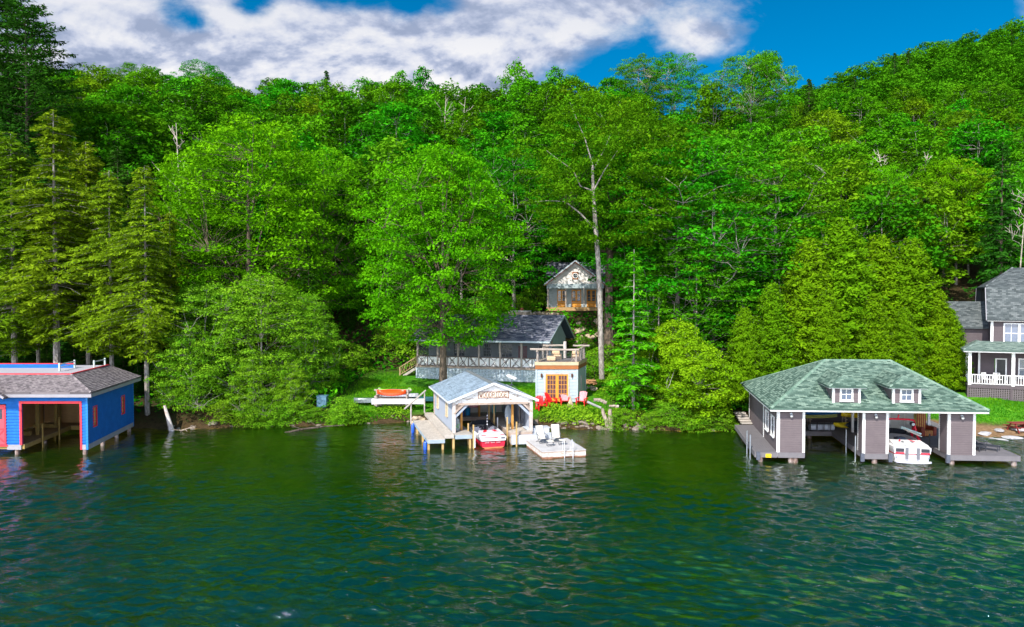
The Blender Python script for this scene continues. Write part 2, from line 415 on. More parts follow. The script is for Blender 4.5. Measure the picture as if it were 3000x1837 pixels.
def build_water():
    # real swell in the mesh, ripples in the bump
    xs = axis_lines([(-420, -52, 8), (-50, 54, .13), (56, 420.1, 8)])
    ys = axis_lines([(-60, 14, 8), (14, 20, .3), (20, 60, .068), (60, 74.1, 2)])
    X, Y = np.meshgrid(xs, ys)
    r = np.random.RandomState(11); Z = np.zeros_like(X); Z2 = np.zeros_like(X)
    Yw = Y + .0065*X*np.abs(X)*np.sign(X)     # crests bow round the middle of the bay
    for _ in range(46):
        L = math.exp(r.uniform(math.log(.34), math.log(2.0))); th = R(r.normal(88, 30)); k = 2*PI/L; ph = r.uniform(0, 2*PI)
        w = .062*L/(2*PI)*(1.25 if .45 < L < 1.1 else .75)
        # sharpened crests, drifting groups
        s_ = np.sin(k*(X*math.cos(th) + Yw*math.sin(th)) + ph + .9*np.sin(X*.21+ph) + .7*np.sin(Y*.17+2*ph))
        g = .6 + .4*np.sin(X*r.uniform(-.25, .25) + Y*r.uniform(-.3, .3) + ph*3)
        Z += w*(s_ + .55*s_*np.abs(s_))*g
    calm = .30 + .95*sstep(-Y, -54, -28) + .35*sstep(X, 2, 26)
    calm *= 1 - .62*np.exp(-((X+11)/9)**2 - ((Y-40)/9)**2) - .55*np.exp(-((X-12)/5.5)**2 - ((Y-44)/10)**2)
    gust = .75 + .35*bumpf(X*1.3+3, Y*2.0) 
    Z *= calm*np.clip(gust, .45, 1.3)
    nx, ny = len(xs), len(ys); i = np.arange(nx*ny).reshape(ny, nx)
    F = np.stack([i[:-1, :-1], i[:-1, 1:], i[1:, 1:], i[1:, :-1]], -1).reshape(-1, 4)
    me = quad_mesh('lake_water', np.stack([X, Y, Z], -1).reshape(-1, 3), F)
    me.polygons.foreach_set('use_smooth', [True]*len(me.polygons))
    m = bpy.data.materials.new('lake_water'); m.use_nodes = True; t = NT(m.node_tree); t.n.clear()
    o = t.new('ShaderNodeOutputMaterial')
    geo = t.new('ShaderNodeNewGeometry'); P = geo.outputs['Position']
    sp = t.new('ShaderNodeSeparateXYZ'); t.link(P, sp.inputs[0])
    # wind ripples: crests run slightly diagonal
    rot = t.new('ShaderNodeMapping'); rot.inputs['Rotation'].default_value = (0, 0, R(14)); t.link(P, rot.inputs['Vector'])
    v1 = t.vmath('MULTIPLY', rot.outputs[0], (.55, 1.35, 1)); v2 = t.vmath('MULTIPLY', rot.outputs[0], (.8, 1.7, 1))
    r1 = t.noise(v1, 1.9, 3, .5, .6); r2 = t.noise(v2, 5.0, 4, .6, .4); r3 = t.noise(P, 16, 3, .5)
    gust = t.noise(t.vmath('MULTIPLY', P, (.05, .09, 1)), 1.0, 3, .5, .5)
    amp = t.math('ADD', .35, t.math('MULTIPLY', t.smooth(gust, .38, .62), .65))
    # open water (near the camera and to the right) is windier than the sheltered bay
    opn = t.math('ADD', t.smooth(sp.outputs[1], 52, 27), t.math('MULTIPLY', t.smooth(sp.outputs[0], 0, 30), .45), clamp=True)
    amp = t.math('MULTIPLY', amp, t.math('ADD', .42, t.math('MULTIPLY', opn, .62)))
    h = t.math('ADD', t.math('MULTIPLY', r1, 1.0), t.math('ADD', t.math('MULTIPLY', r2, .50), t.math('MULTIPLY', r3, .07)))
    h = t.math('MULTIPLY', h, amp)
    bp = t.new('ShaderNodeBump', Strength=1.0, Distance=.10); t.link(h, bp.inputs['Height'])
    gl = t.new('ShaderNodeBsdfGlossy', Roughness=.035); gl.inputs['Color'].default_value = (.95, .97, 1, 1); t.link(bp.outputs[0], gl.inputs['Normal'])
    tr = t.new('ShaderNodeBsdfTransparent'); tr.inputs['Color'].default_value = (.82, .84, .24, 1)
    di = t.new('ShaderNodeBsdfDiffuse'); di.inputs['Color'].default_value = (.004, .095, .002, 1)
    body = t.new('ShaderNodeMixShader'); body.inputs[0].default_value = .18
    t.link(tr.outputs[0], body.inputs[1]); t.link(di.outputs[0], body.inputs[2])
    fr = t.new('ShaderNodeFresnel', IOR=2.4); t.link(bp.outputs[0], fr.inputs['Normal'])
    mx = t.new('ShaderNodeMixShader'); t.link(fr.outputs[0], mx.inputs[0]); t.link(body.outputs[0], mx.inputs[1]); t.link(gl.outputs[0], mx.inputs[2])
    t.link(mx.outputs[0], o.inputs[0])
    me.materials.append(m)
    w = bpy.data.objects.new('lake_water', me); COL.objects.link(w); tag(w, 'rippled green and blue lake water', kind='structure')
build_ground(); build_water()

# ================================================================== FOLIAGE
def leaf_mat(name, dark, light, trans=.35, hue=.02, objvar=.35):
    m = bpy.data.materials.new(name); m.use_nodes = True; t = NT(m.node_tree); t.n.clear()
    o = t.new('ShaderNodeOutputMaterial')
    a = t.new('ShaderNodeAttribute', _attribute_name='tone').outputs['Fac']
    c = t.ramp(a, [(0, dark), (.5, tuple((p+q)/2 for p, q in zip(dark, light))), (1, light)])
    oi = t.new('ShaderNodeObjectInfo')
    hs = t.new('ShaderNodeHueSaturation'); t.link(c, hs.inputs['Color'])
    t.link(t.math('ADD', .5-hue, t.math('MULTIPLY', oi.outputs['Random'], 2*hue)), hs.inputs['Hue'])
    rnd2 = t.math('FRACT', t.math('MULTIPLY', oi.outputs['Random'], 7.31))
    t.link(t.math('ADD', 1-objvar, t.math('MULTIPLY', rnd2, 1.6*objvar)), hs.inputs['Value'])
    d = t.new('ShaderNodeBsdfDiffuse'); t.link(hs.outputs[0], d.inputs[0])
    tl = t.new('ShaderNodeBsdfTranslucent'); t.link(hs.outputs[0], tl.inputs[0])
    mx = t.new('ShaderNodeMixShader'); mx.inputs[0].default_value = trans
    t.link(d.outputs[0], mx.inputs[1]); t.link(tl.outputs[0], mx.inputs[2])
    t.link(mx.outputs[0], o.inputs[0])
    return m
def bark_mat(name, c1, c2, scale=5):
    m, t, b, o = mat_base(name)
    tc = t.new('ShaderNodeTexCoord'); v = t.vmath('MULTIPLY', tc.outputs['Object'], (1, 1, .35))
    n = t.noise(v, scale, 6, .7, .3)
    t.link(t.ramp(n, [(.35, c2), (.62, c1)]), b.inputs['Base Color']); b.inputs['Roughness'].default_value = .95
    b.inputs['Specular IOR Level'].default_value = .1
    bp = t.new('ShaderNodeBump', Strength=.6, Distance=.04); t.link(n, bp.inputs['Height']); t.link(bp.outputs[0], b.inputs['Normal'])
    return m
M_MAPLE = leaf_mat('maple_leaves', (.014, .14, .002), (.20, .54, .006), .28, .012, .10)
M_MID = leaf_mat('forest_leaves', (.008, .10, .002), (.12, .43, .008), .25, .022, .30)
M_HILL = leaf_mat('hill_leaves', (.014, .09, .002), (.15, .36, .008), .22, .030, .42)
M_BUSH = leaf_mat('bush_leaves', (.03, .18, .004), (.30, .56, .025), .3, .012, .12)
M_LIME = leaf_mat('lime_leaves', (.05, .20, .003), (.34, .56, .012), .3, .0, .05)
M_HEM = leaf_mat('hemlock_needles', (.03, .10, .003), (.25, .38, .012), .25, .014, .15)
M_SPR = leaf_mat('spruce_needles', (.008, .05, .004), (.05, .16, .012), .2, .015, .2)
M_CED = leaf_mat('cedar_fans', (.020, .10, .002), (.18, .35, .006), .25, .010, .10)
M_PINE = leaf_mat('pine_needles', (.008, .05, .004), (.045, .14, .010), .2, .01, .1)
B_GREY = bark_mat('grey_bark', (.42, .38, .34), (.12, .10, .085), 6)
B_BROWN = bark_mat('brown_bark', (.20, .15, .11), (.05, .04, .03), 6)
B_DEAD = bark_mat('dead_wood', (.55, .48, .40), (.25, .20, .16), 6)
B_DARK = bark_mat('dark_bark', (.13, .10, .08), (.035, .028, .02), 6)

def leaf_quads(rng, C, N, L, Wd, axis=None):
    """rhombic leaves: centre C, normal N, long axis random (or given) in the leaf plane"""
    n = len(C)
    N = N/np.maximum(np.linalg.norm(N, axis=1, keepdims=True), 1e-6)
    A = rng.normal(size=(n, 3)) if axis is None else axis
    T = A - N*(A*N).sum(1, keepdims=True); T /= np.maximum(np.linalg.norm(T, axis=1, keepdims=True), 1e-6)
    B = np.cross(N, T)
    s = rng.uniform(.5, 1.55, size=(n, 1))
    T = T*s*L/2; B = B*s*Wd/2
    V = np.stack([C-T, C-B*.9+T*.1, C+T, C+B*.9+T*.1], 1).reshape(-1, 3)
    return V
class Leaves:
    def __init__(s): s.V = []; s.t = []
    def add(s, V, tone): s.V.append(V); s.t.append(tone)
    def mesh(s, name, mat):
        V = np.concatenate(s.V); tone = np.concatenate(s.t)
        F = np.arange(len(V)).reshape(-1, 4)
        me = quad_mesh(name, V, F)
        a = me.attributes.new('tone', 'FLOAT', 'FACE'); a.data.foreach_set('value', np.clip(tone, 0, 1).astype(np.float32))
        me.materials.append(mat)
        return me

def limb(mb, p, q, r0, r1, sag=0, n=5, seg=4, rng=None, wob=.06):
    p = np.array(p, float); q = np.array(q, float); L = np.linalg.norm(q-p); pts = []
    for k in range(seg+1):
        t = k/seg; x = p + (q-p)*t; x[2] += sag*4*t*(1-t)*L
        if rng is not None and 0 < k < seg: x += rng.normal(size=3)*wob*L/seg
        pts.append(tuple(x))
    mb.tube(pts, [r0 + (r1-r0)*k/seg for k in range(seg+1)], n, cap=False)
    return pts

def decid(seed, H, Rad, base, ncl, per, leaf, mat, bark, trunk_r=.3, csize=(1.25, .62), fork=.35, name='crown', shape='round', lean=(0, 0), nlimb=11, vis=.0, sparse=0, tex=1.0):
    """crown of leaf clumps carried by limbs; returns (trunk_mesh, crown_mesh)"""
    rng = np.random.RandomState(seed)
    cz0 = base; Hc = H-base
    pts = []; tries = 0; dmin = csize[0]*1.02
    # a few big lobes make the outline uneven
    lobes = [(rng.uniform(0, 2*PI), rng.uniform(.1, .95), rng.uniform(.05, .2)) for _ in range(9)]
    def rad(t, th):
        if shape == 'round': r = math.sin(PI*min(1, max(0, t*.86+.13)))**.62
        elif shape == 'vase': r = .35 + .75*math.sin(PI*min(1, t*.80+.12))**.9 if t < .95 else .5
        elif shape == 'tall': r = math.sin(PI*min(1, t*.84+.15))**.45*.95
        elif shape == 'bush': r = math.cos(PI/2*t*.96)**.55
        else: r = 1
        for a, tt, s in lobes:
            d = abs((th-a+PI) % (2*PI) - PI)
            r += s*math.exp(-(d/.45)**2 - ((t-tt)/.16)**2) - s*.35*math.exp(-(d/.8)**2 - ((t-tt-.2)/.12)**2)
        return r*Rad
    P = np.zeros((0, 3))
    while len(P) < ncl and tries < ncl*40:
        tries += 1
        t = rng.uniform(0, 1); th = rng.uniform(0, 2*PI); rr = rad(t, th)
        f = rng.uniform(vis, 1)**.42
        z = cz0 + Hc*t - csize[1]*.4
        c = np.array([lean[0]*t + rr*f*math.cos(th), lean[1]*t + rr*f*math.sin(th), z])
        if sparse and math.sin(c[0]*1.1+seed)*math.sin(c[2]*1.3+seed*2)+math.sin(c[1]*1.3) > 1.1-sparse: continue
        if len(P) and np.min(((P-c)**2*np.array([1, 1, 2.2])).sum(1)) < dmin*dmin*rng.uniform(.55, 1): continue
        P = np.vstack([P, c])
    # trunk and limbs
    mb = MB(); fz = base + Hc*fork*.3
    topz = base + Hc*(.80 if shape != 'bush' else .5)
    tp = [(0, 0, -.6), (rng.normal()*.08, rng.normal()*.08, base*.5), (lean[0]*.1, lean[1]*.1, base), (lean[0]*.4, lean[1]*.4, base+Hc*.35), (lean[0]*.8, lean[1]*.8, topz)]
    mb.tube(tp, [trunk_r*1.35, trunk_r, trunk_r*.85, trunk_r*.5, trunk_r*.12], 8, cap=False)
    nodes = [np.array(p) for p in tp[2:]]
    order = rng.permutation(len(P))[:nlimb]
    for k in order:
        c = P[k]; h = max(base*.85, min(topz*.9, base + (c[2]-base)*rng.uniform(.2, .55)))
        s = (h-base)/max(.1, Hc)
        p = (lean[0]*s, lean[1]*s, h)
        pp = limb(mb, p, c, trunk_r*.28*(1-s*.6), .022, .05, 5, 5, rng, .10)
        nodes += [np.array(x) for x in pp[1:]]
    ND = np.array(nodes)
    for c in P:
        d = ((ND-c)**2).sum(1) + np.where(ND[:, 2] > c[2]+.3, 30, 0); j = int(np.argmin(d))
        if d[j] < (Rad*.9)**2: limb(mb, ND[j], c, .026*max(1, trunk_r/.3), .010, .03, 3, 3, rng, .12)
    # leaves
    lv = Leaves()
    for c in P:
        n = int(per*rng.uniform(.7, 1.3)); s = rng.uniform(.75, 1.25)
        D = rng.normal(size=(n, 3)); D /= np.linalg.norm(D, axis=1, keepdims=True)
        D[:, 2] = np.where(D[:, 2] < -.25, -D[:, 2]*.6, D[:, 2])
        rho = rng.uniform(.35, 1, size=(n, 1))**.5
        off = D*rho*np.array([csize[0]*s, csize[0]*s, csize[1]*s])
        off[:, 2] -= .22*csize[1]*(np.hypot(off[:, 0], off[:, 1])/csize[0])**2
        off += rng.normal(size=(n, 3))*leaf*.35
        C = c + off
        N = D*.55 + np.array([0, 0, .55]) + rng.normal(size=(n, 3))*.42*tex
        ct = rng.uniform(0, 1)
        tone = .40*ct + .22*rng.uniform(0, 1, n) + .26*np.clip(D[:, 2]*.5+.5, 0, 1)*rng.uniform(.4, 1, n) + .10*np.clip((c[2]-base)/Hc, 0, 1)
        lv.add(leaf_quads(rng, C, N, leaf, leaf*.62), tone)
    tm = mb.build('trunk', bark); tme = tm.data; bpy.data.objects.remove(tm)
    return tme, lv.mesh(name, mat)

def conifer(seed, H, Rad, base, mat, bark, step=.5, droop=.25, spray=.42, nb=7, trunk_r=.22, prof='cone', dead=0, gap=.12, dens=1.0, name='crown', up=.0, sprw=.30, asym=0):
    rng = np.random.RandomState(seed); mb = MB(); lv = Leaves()
    mb.tube([(0, 0, -.6), (rng.normal()*.05, 0, H*.4), (0, rng.normal()*.05, H*.75), (0, 0, H)], [trunk_r*1.2, trunk_r*.8, trunk_r*.4, .02], 7, cap=False)
    z = base; lob = rng.uniform(0, 2*PI, 4)
    while z < H-.15:
        t = (z-base)/(H-base)
        if prof == 'cone': pr = (1-t)**.85*min(1, .55+t*3)
        elif prof == 'hem': pr = (1-t)**.48*(.74+.26*math.sin(t*17+seed))*min(1, .5+t*2.2)
        elif prof == 'pine': pr = (.25+.95*math.sin(PI*min(1, .15+t*.83)))*(.6+.4*math.sin(t*23+seed)**2)
        elif prof == 'ced': pr = (1-t)**.62*min(1, .8+t)
        else: pr = 1-t
        n = max(3, int(nb*(1 if pr > .4 else .8)))
        th0 = rng.uniform(0, 2*PI)
        for k in range(n):
            if rng.rand() < gap: continue
            th = th0 + 2*PI*k/n + rng.normal()*.22
            L = Rad*pr*rng.uniform(.72, 1.18)*(1 + asym*math.cos(th-lob[0])) + .15
            d = np.array([math.cos(th), math.sin(th), 0])
            zz = z + rng.normal()*step*.25
            m = max(3, int(L/(spray*.42)*dens))
            ts = (np.arange(m)+rng.rand(m))/m; ts = np.clip(ts*.9+.12, 0, 1)
            rise = up*L*ts - droop*L*ts**2
            c0 = np.stack([d[0]*L*ts, d[1]*L*ts, zz + rise], 1)
            tip = c0[-1]
            if L > .5: mb.tube([(0, 0, zz), tuple((c0[m//2]+np.array([0, 0, zz+rise[m//2]*0]))*np.array([1, 1, 0]) + np.array([0, 0, c0[m//2][2]])), tuple(tip)], [.035*max(.4, 1-t)*L/2+.008, .02, .008], 3, cap=False)
            if rng.rand() < dead: continue
            # side twigs left and right, growing narrower to the tip
            side = np.array([-d[1], d[0], 0])
            wmax = L*.36+.12
            reps = 3 if L > 1 else 2
            for s_ in range(-reps, reps+1):
                w = wmax*(1-ts*.75)*abs(s_)/reps*rng.uniform(.7, 1.1, m)
                sg = 1 if s_ > 0 else -1
                C = c0 + np.outer(w*sg, side) + np.outer(w*.55, d) + rng.normal(size=(m, 3))*spray*.16
                C[:, 2] -= droop*.5*w
                ax = d*.75 + side*sg*(.8 if s_ else 0) + rng.normal(size=(m, 3))*.25; ax[:, 2] -= droop*.7
                N = (np.array([0, 0, .45]) + d*.8 + rng.normal(size=(m, 3))*.55) if prof == 'ced' else (np.array([0, 0, .9]) + d*.3 + rng.normal(size=(m, 3))*.45)
                if prof == 'ced': ax = ax + np.array([0, 0, .8]) + rng.normal(size=(m, 3))*.5; C = C + rng.normal(size=(m, 3))*.14
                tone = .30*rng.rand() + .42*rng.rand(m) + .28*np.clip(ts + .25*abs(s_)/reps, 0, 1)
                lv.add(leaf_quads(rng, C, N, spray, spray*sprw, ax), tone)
        z += step*rng.uniform(.7, 1.3)*(1 if t < .8 else .7)
    tm = mb.build('trunk', bark); tme = tm.data; bpy.data.objects.remove(tm)
    return tme, lv.mesh(name, mat)

def tree_proto(name, meshes, loc, label, cat='tree', group=None, rz=0, sc=1):
    tme, cme = meshes
    e = empty(name, loc, label, cat, group, rz); e.scale = sc if isinstance(sc, tuple) else (sc,)*3
    a = bpy.data.objects.new('trunk', tme); COL.objects.link(a); a.parent = e
    b = bpy.data.objects.new('crown', cme); COL.objects.link(b); b.parent = e
    return e
# ================================================================== TREES
rng = np.random.RandomState(77)
def put(name, kind, X, Yb=None, d=None, H=None, label=None, group=None, cat='tree', rz=None, wide=1.0, top=None, x=None):
    """stand a tree of a kind at a place measured from the photograph; H from the measured top"""
    meshes, H0 = kind
    if x is None: x = ray(X, 900).x*d
    z = gz(x, d)
    if H is None: H = CAMZ + (870-top)/2000.*d - z
    s = H/H0
    return tree_proto(name, meshes, (x, d, z), label, cat, group, rz if rz is not None else rng.uniform(0, 6.28), (s*wide, s*wide, s))

K_MAPLE = (decid(3, 23, 8.6, 4.7, 430, 125, .27, M_MAPLE, B_BROWN, .40, (1.25, .8), shape='round', nlimb=16), 23)
K_BIG = (decid(12, 26, 9.5, 5, 360, 110, .30, M_MAPLE, B_BROWN, .42, (1.4, .85), shape='tall', nlimb=14), 26)
K_BEECH = (decid(21, 30, 8.0, 15, 330, 100, .27, M_MID, B_GREY, .26, (1.2, .5), shape='vase', nlimb=7, sparse=.15, fork=.2), 30)
K_LAYER = (decid(31, 20, 6.2, 4, 220, 110, .26, M_MID, B_GREY, .24, (1.25, .42), shape='tall', nlimb=12, sparse=.1), 20)
K_TALLB = (decid(47, 15, 5.4, .6, 300, 120, .20, M_BUSH, B_GREY, .18, (1.0, .55), shape='tall', nlimb=12), 15)
K_BUSH = (decid(41, 9, 5.2, .5, 190, 120, .20, M_BUSH, B_GREY, .16, (.95, .5), shape='bush', nlimb=14), 9)
K_SHRUB = (decid(43, 3, 1.9, .1, 46, 90, .15, M_BUSH, B_BROWN, .05, (.6, .4), shape='bush', nlimb=6), 3)
FOR = [(decid(50+i, 18, rd, 5, n, 84, .44, M_HILL if i % 2 else M_MID, B_GREY, .16, (cs, cs*.66), shape=sh, nlimb=4), 18)
       for i, (rd, n, cs, sh) in enumerate([(5.3, 100, 1.3, 'round'), (5.7, 104, 1.4, 'round'), (4.8, 90, 1.25, 'tall'), (5.6, 105, 1.35, 'round'), (4.6, 84, 1.3, 'round'), (5.4, 96, 1.45, 'tall')])]
K_HEM = [(conifer(60+i, 26, 5.3, 6.0 if i != 1 else 4.5, M_HEM, B_GREY, .50, .22, .42, 8, .24, 'hem', dead=.06, gap=.10, asym=.15), 26) for i in range(3)]
K_LOW = (conifer(66, 24, 4.6, 1.5, M_SPR, B_BROWN, .6, .22, .45, 7, .22, 'hem', gap=.08), 24)
K_SPR = [(conifer(70+i, 15, 2.6, 1.0, M_SPR, B_BROWN, .5, .18, .42, 7, .15, 'cone'), 15) for i in range(2)]
K_SAP = (conifer(75, 11, 2.0, .6, M_MID, B_GREY, .5, .10, .40, 5, .10, 'cone', gap=.2), 11)
K_CED = [(conifer(80+i, 14, 2.9, .3, M_CED, B_GREY, .25, .05, .27, 9, .16, 'ced', dens=1.0, gap=.16, up=.30, sprw=.50), 14) for i in range(2)]
K_RC = (decid(48, 8.5, 3.6, .0, 150, 190, .22, M_LIME, B_GREY, .14, (.9, .6), shape='round', nlimb=5), 8.5)
K_PINE = (conifer(90, 34, 6.0, 12, M_PINE, B_DARK, .95, -.12, .55, 6, .32, 'pine', gap=.15, up=.12), 34)

# --- the trees one can tell apart
put('maple_tree', K_MAPLE, 1298, d=67.5, top=425, label='broad bright green maple standing in front of the long cabin', wide=.90, rz=.4)
put('beech_tree', K_BEECH, 1763, d=66.5, top=295, label='tall beech with a long bare pale trunk beside the upper cabin', rz=1.0)
put('beech_tree', (decid(22, 26, 7.0, 13, 240, 100, .28, M_MID, B_BROWN, .5, (1.3, .6), shape='round', nlimb=5), 26), 1785, d=74, top=400, label='second tall tree with thicker darker trunk close behind the bare pale trunk', rz=3.9)
put('maple_tree', K_BIG, 730, d=74, top=355, label='huge bright green tree left of the maple, over the shoreline bushes', rz=.0, wide=1.05)
put('maple_tree', K_BIG, 950, d=80, top=440, label='green tree filling the gap between the huge tree and the maple', rz=2.0, wide=.8)
put('maple_tree', K_BIG, 560, d=78, top=450, label='green tree rising between the hemlocks and the huge tree', rz=4.0, wide=.75)
put('beech_tree', K_LAYER, 1985, d=70, top=430, label='layered green tree right of the tall pale trunk', rz=1.3, wide=1.15)
put('beech_tree', K_LAYER, 2090, d=72, top=400, label='broad layered tree with leaning pale limbs left of the cedars', rz=.3, wide=1.25)
put('beech_tree', K_LAYER, 2040, d=66, top=700, label='lower layered tree in front of the leaning pale limbs', rz=2.2, wide=1.25)
put('beech_tree', K_LAYER, 2270, d=80, top=450, label='green tree rising directly behind the cedar cluster', rz=4.4, wide=1.2)
put('maple_tree', K_MAPLE, 2760, d=98, top=470, label='yellow green spreading tree above the dark house', rz=2.4, wide=1.0)
put('maple_tree', K_BIG, 2590, d=96, top=490, label='yellow green tree between the cedars and the spreading tree', rz=1.4, wide=.8)
put('beech_tree', K_LAYER, 1505, d=84, top=420, label='slender tree with pale trunk left of the upper cabin', rz=.9, wide=.9)
put('beech_tree', K_LAYER, 1905, d=86, top=440, label='leafy tree right behind the upper cabin', rz=2.9, wide=1.1)
for i, (X, d, top, w, lab) in enumerate([
        (165, 61, 330, 1.15, 'tallest olive hemlock, straight pale trunk behind the blue boathouse roof'),
        (40, 63, 395, 1.1, 'olive hemlock at the far left edge behind the blue boathouse'),
        (325, 60.5, 500, .95, 'hemlock with leaning trunk right of the tallest hemlock'),
        (428, 58.6, 490, .95, 'hemlock with curved trunk base on the bank beside the blue boathouse'),
        (258, 68, 420, 1.0, 'dark hemlock set back between the tallest and the leaning hemlock'),
        (110, 66, 560, .9, 'shorter hemlock in shade behind the blue boathouse parapet'),
        (500, 66, 620, .85, 'small hemlock at the left edge of the bright bushes')]):
    put('hemlock_tree', K_HEM[i % 3], X, d=d, top=top, label=lab, wide=w)
for i, (X, d, top, lab) in enumerate([(-20, 72, 470, 'dark hemlock behind the trunks at the left edge'), (80, 76, 440, 'dark hemlock deep behind the blue boathouse, left'), (210, 78, 430, 'dark hemlock deep behind the blue boathouse, middle'),
        (290, 75, 520, 'dark hemlock behind the leaning trunk'), (380, 74, 500, 'dark hemlock behind the curved trunk'), (460, 77, 520, 'dark hemlock left of the bright bushes, set back'), (150, 84, 400, 'hemlock highest on the slope behind the tallest hemlock'), (350, 86, 430, 'hemlock highest on the slope behind the curved trunk'), (20, 86, 400, 'hemlock high on the slope at the left edge')]):
    put('hemlock_tree', K_LOW, X, d=d, top=top, label=lab, wide=1.1)
for i, (X, d, h) in enumerate([(-10, 66, 3.5), (70, 69, 4), (135, 66, 3), (215, 68, 4), (300, 66, 3.2), (360, 69, 4.2), (450, 68, 4), (400, 64, 2.2), (250, 72, 5), (110, 74, 5), (330, 74, 5), (30, 76, 5), (180, 72, 4.5)]):
    x = ray(X, 900).x*d; e = put('spruce_tree', K_SPR[i % 2], X, d=d, H=h*1.5, label='small young spruce in the shade under the hemlocks', group='young spruces under the hemlocks', wide=1.5)
for X, d, top, lab in [(35, 92, -60, 'towering white pine in the top left corner'), (88, 88, 15, 'white pine with long side branches against the clouds'), (-60, 90, -90, 'white pine cut by the left edge')]:
    put('pine_tree', K_PINE, X, d=d, top=top, label=lab, wide=.95)
for i, (X, d, top, w, lab) in enumerate([(2465, 66, 640, 1.3, 'tallest olive cedar with a bare pale stem in the cedar cluster'), (2365, 65, 700, 1.2, 'cedar left of the tallest cedar, behind the boathouse ridge'),
        (2570, 67, 690, 1.25, 'cedar just right of the tallest cedar'), (2665, 66, 700, 1.3, 'cedar at the right of the cluster, nearest the dark house'), (2260, 63, 830, 1.2, 'lower cedar behind the left hip of the green roof'),
        (2785, 63.6, 905, 1.1, 'small cedar covering the left end of the dark house porch'), (2745, 64, 850, 1.15, 'short cedar hanging over the porch of the dark house'), (2420, 62.5, 850, 1.1, 'short cedar directly behind the green roof ridge'), (2560, 62.5, 860, 1.2, 'short cedar behind the dormers'), (2180, 61, 900, 1.1, 'cedar above the left dock of the grey boathouse'),
        (2650, 62.5, 900, 1.1, 'short cedar behind the right dormer')]):
    put('cedar_tree', K_CED[i % 2], X, d=d, top=top, label=lab, wide=w)
put('cedar_tree', K_RC, 2050, d=57.9, top=1010, wide=1.25, label='round bright cedar at the water edge left of the grey boathouse')
put('cedar_tree', K_RC, 1985, d=60.5, top=940, wide=1.0, rz=2., label='cedar behind the round bright cedar at the water edge')
put('spruce_tree', K_SAP, 1857, d=58.6, top=730, wide=1.0, label='thin young tree with bare pale stem between beech and bright cedar')
put('spruce_tree', K_SAP, 1930, d=63, top=830, wide=1.1, label='young green spruce behind the thin bare stem')
put('spruce_tree', K_SPR[0], 905, d=72, top=720, wide=1.0, label='dark spruce at the right side of the bright bushes')
put('spruce_tree', K_SPR[1], 1020, d=82, top=800, wide=1.2, label='dark spruce behind the lawn, left of the maple')
put('spruce_tree', K_SPR[0], 2930, d=84, top=420, wide=.9, label='blue green spruce behind the dark house')
put('spruce_tree', K_SPR[1], 2700, d=90, top=560, wide=1.1, label='green spruce behind the cedar cluster')
for i, (X, d, top, w, lab) in enumerate([(600, 61.8, 830, 1.05, 'large light green bush overhanging the water, left part'), (765, 62.3, 805, 1.1, 'large light green bush overhanging the water with bare twigs'),
        (895, 64, 860, .85, 'light green bush by the blue utility box'), (560, 59.5, 960, .7, 'low light green bush nearest the hemlock trunks'), (740, 58.9, 1040, .7, 'low bush trailing into the water'), (850, 59.8, 1060, .7, 'low bush left of the lawn edge')]):
    put('shoreline_bush', K_TALLB if i < 3 else K_BUSH, X, d=d, top=top, wide=w*1.1, label=lab, cat='bush')

# --- shrubs on the slope round the cabins and along the bank
n = 0
for (x, y, h) in [(-14.5, 79, 3.4), (-17.5, 75, 3), (-12.5, 81, 3.6), (-19, 69, 2.8), (-20, 73, 4), (-11, 79, 4.5), (-6, 83, 3.2), (-2, 85, 3), (1, 84, 3.2), (3, 87, 3.0), (-9, 84, 4), (8.6, 71, 2.4), (9.8, 73, 3), (11.3, 70, 2.8), (8, 77, 2.2), (12.5, 74, 3.2),
                  (10.8, 66, 2.6), (12.5, 68, 3.0), (10.3, 62.5, 2.6), (12, 64.5, 3.2), (13.2, 61.5, 2.8), (11.2, 60, 1.9), (14.2, 59.5, 2.4), (13.2, 58.4, 1.5), (15.5, 61, 3.2), (16.5, 63, 3.6), (12.2, 80, 3), (14, 78, 3.4), (3, 92, 4), (14, 92, 4), (-3, 91, 4.5)]:
    z = gz(x, y)
    lab = 'leafy green shrub in the undergrowth on the slope around the cabins'
    k = K_SHRUB
    if n == 0: shrub0 = tree_proto('shrub', k[0], (x, y, z), lab, 'shrub', 'shrubs on the slope around the cabins', 0, (h/3,)*3)
    else: copy_tree(shrub0, (x, y, z), rng.uniform(0, 6), (h/3*rng.uniform(1, 1.4), h/3*1.2, h/3))
    n += 1

for k in range(30):
    x = rng.uniform(-25, -14) if k < 18 else rng.uniform(8.5, 17.5)
    y = float(shore(x)) + rng.uniform(.1, .9); h = rng.uniform(1.0, 1.9)
    copy_tree(shrub0, (x, y, gz(x, y)-.1), rng.uniform(0, 6), (h/3*1.5, h/3*1.2, h/3), label='low leafy shrub hanging over the stones at the waterline', group='shrubs at the waterline')
# --- the forest on the hill: every crown one can tell apart is a tree
sky_trees = [(405, 150, 195), (590, 152, 190), (660, 150, 260), (1510, 165, 185), (1630, 168, 205), (1870, 165, 178), (1975, 168, 175), (2200, 150, 165), (2240, 155, 170), (1240, 175, 205), (1180, 172, 215), (2090, 150, 250), (200, 140, 235)]
protos = []
G = 'trees of the dense forest on the hillside'
cand = []
yy = 90.0
while yy < 330:
    sp_ = 9.0 if yy < 150 else 9.6
    xm = .80*yy + 8; k = int(2*xm/sp_)
    for j in range(k+1):
        x = -xm + sp_*(j + (.5 if int(yy/5) % 2 else 0)) + rng.uniform(-2.6, 2.6); y = yy + rng.uniform(-2.6, 2.6)
        cand.append((x, y))
    yy += sp_*.82
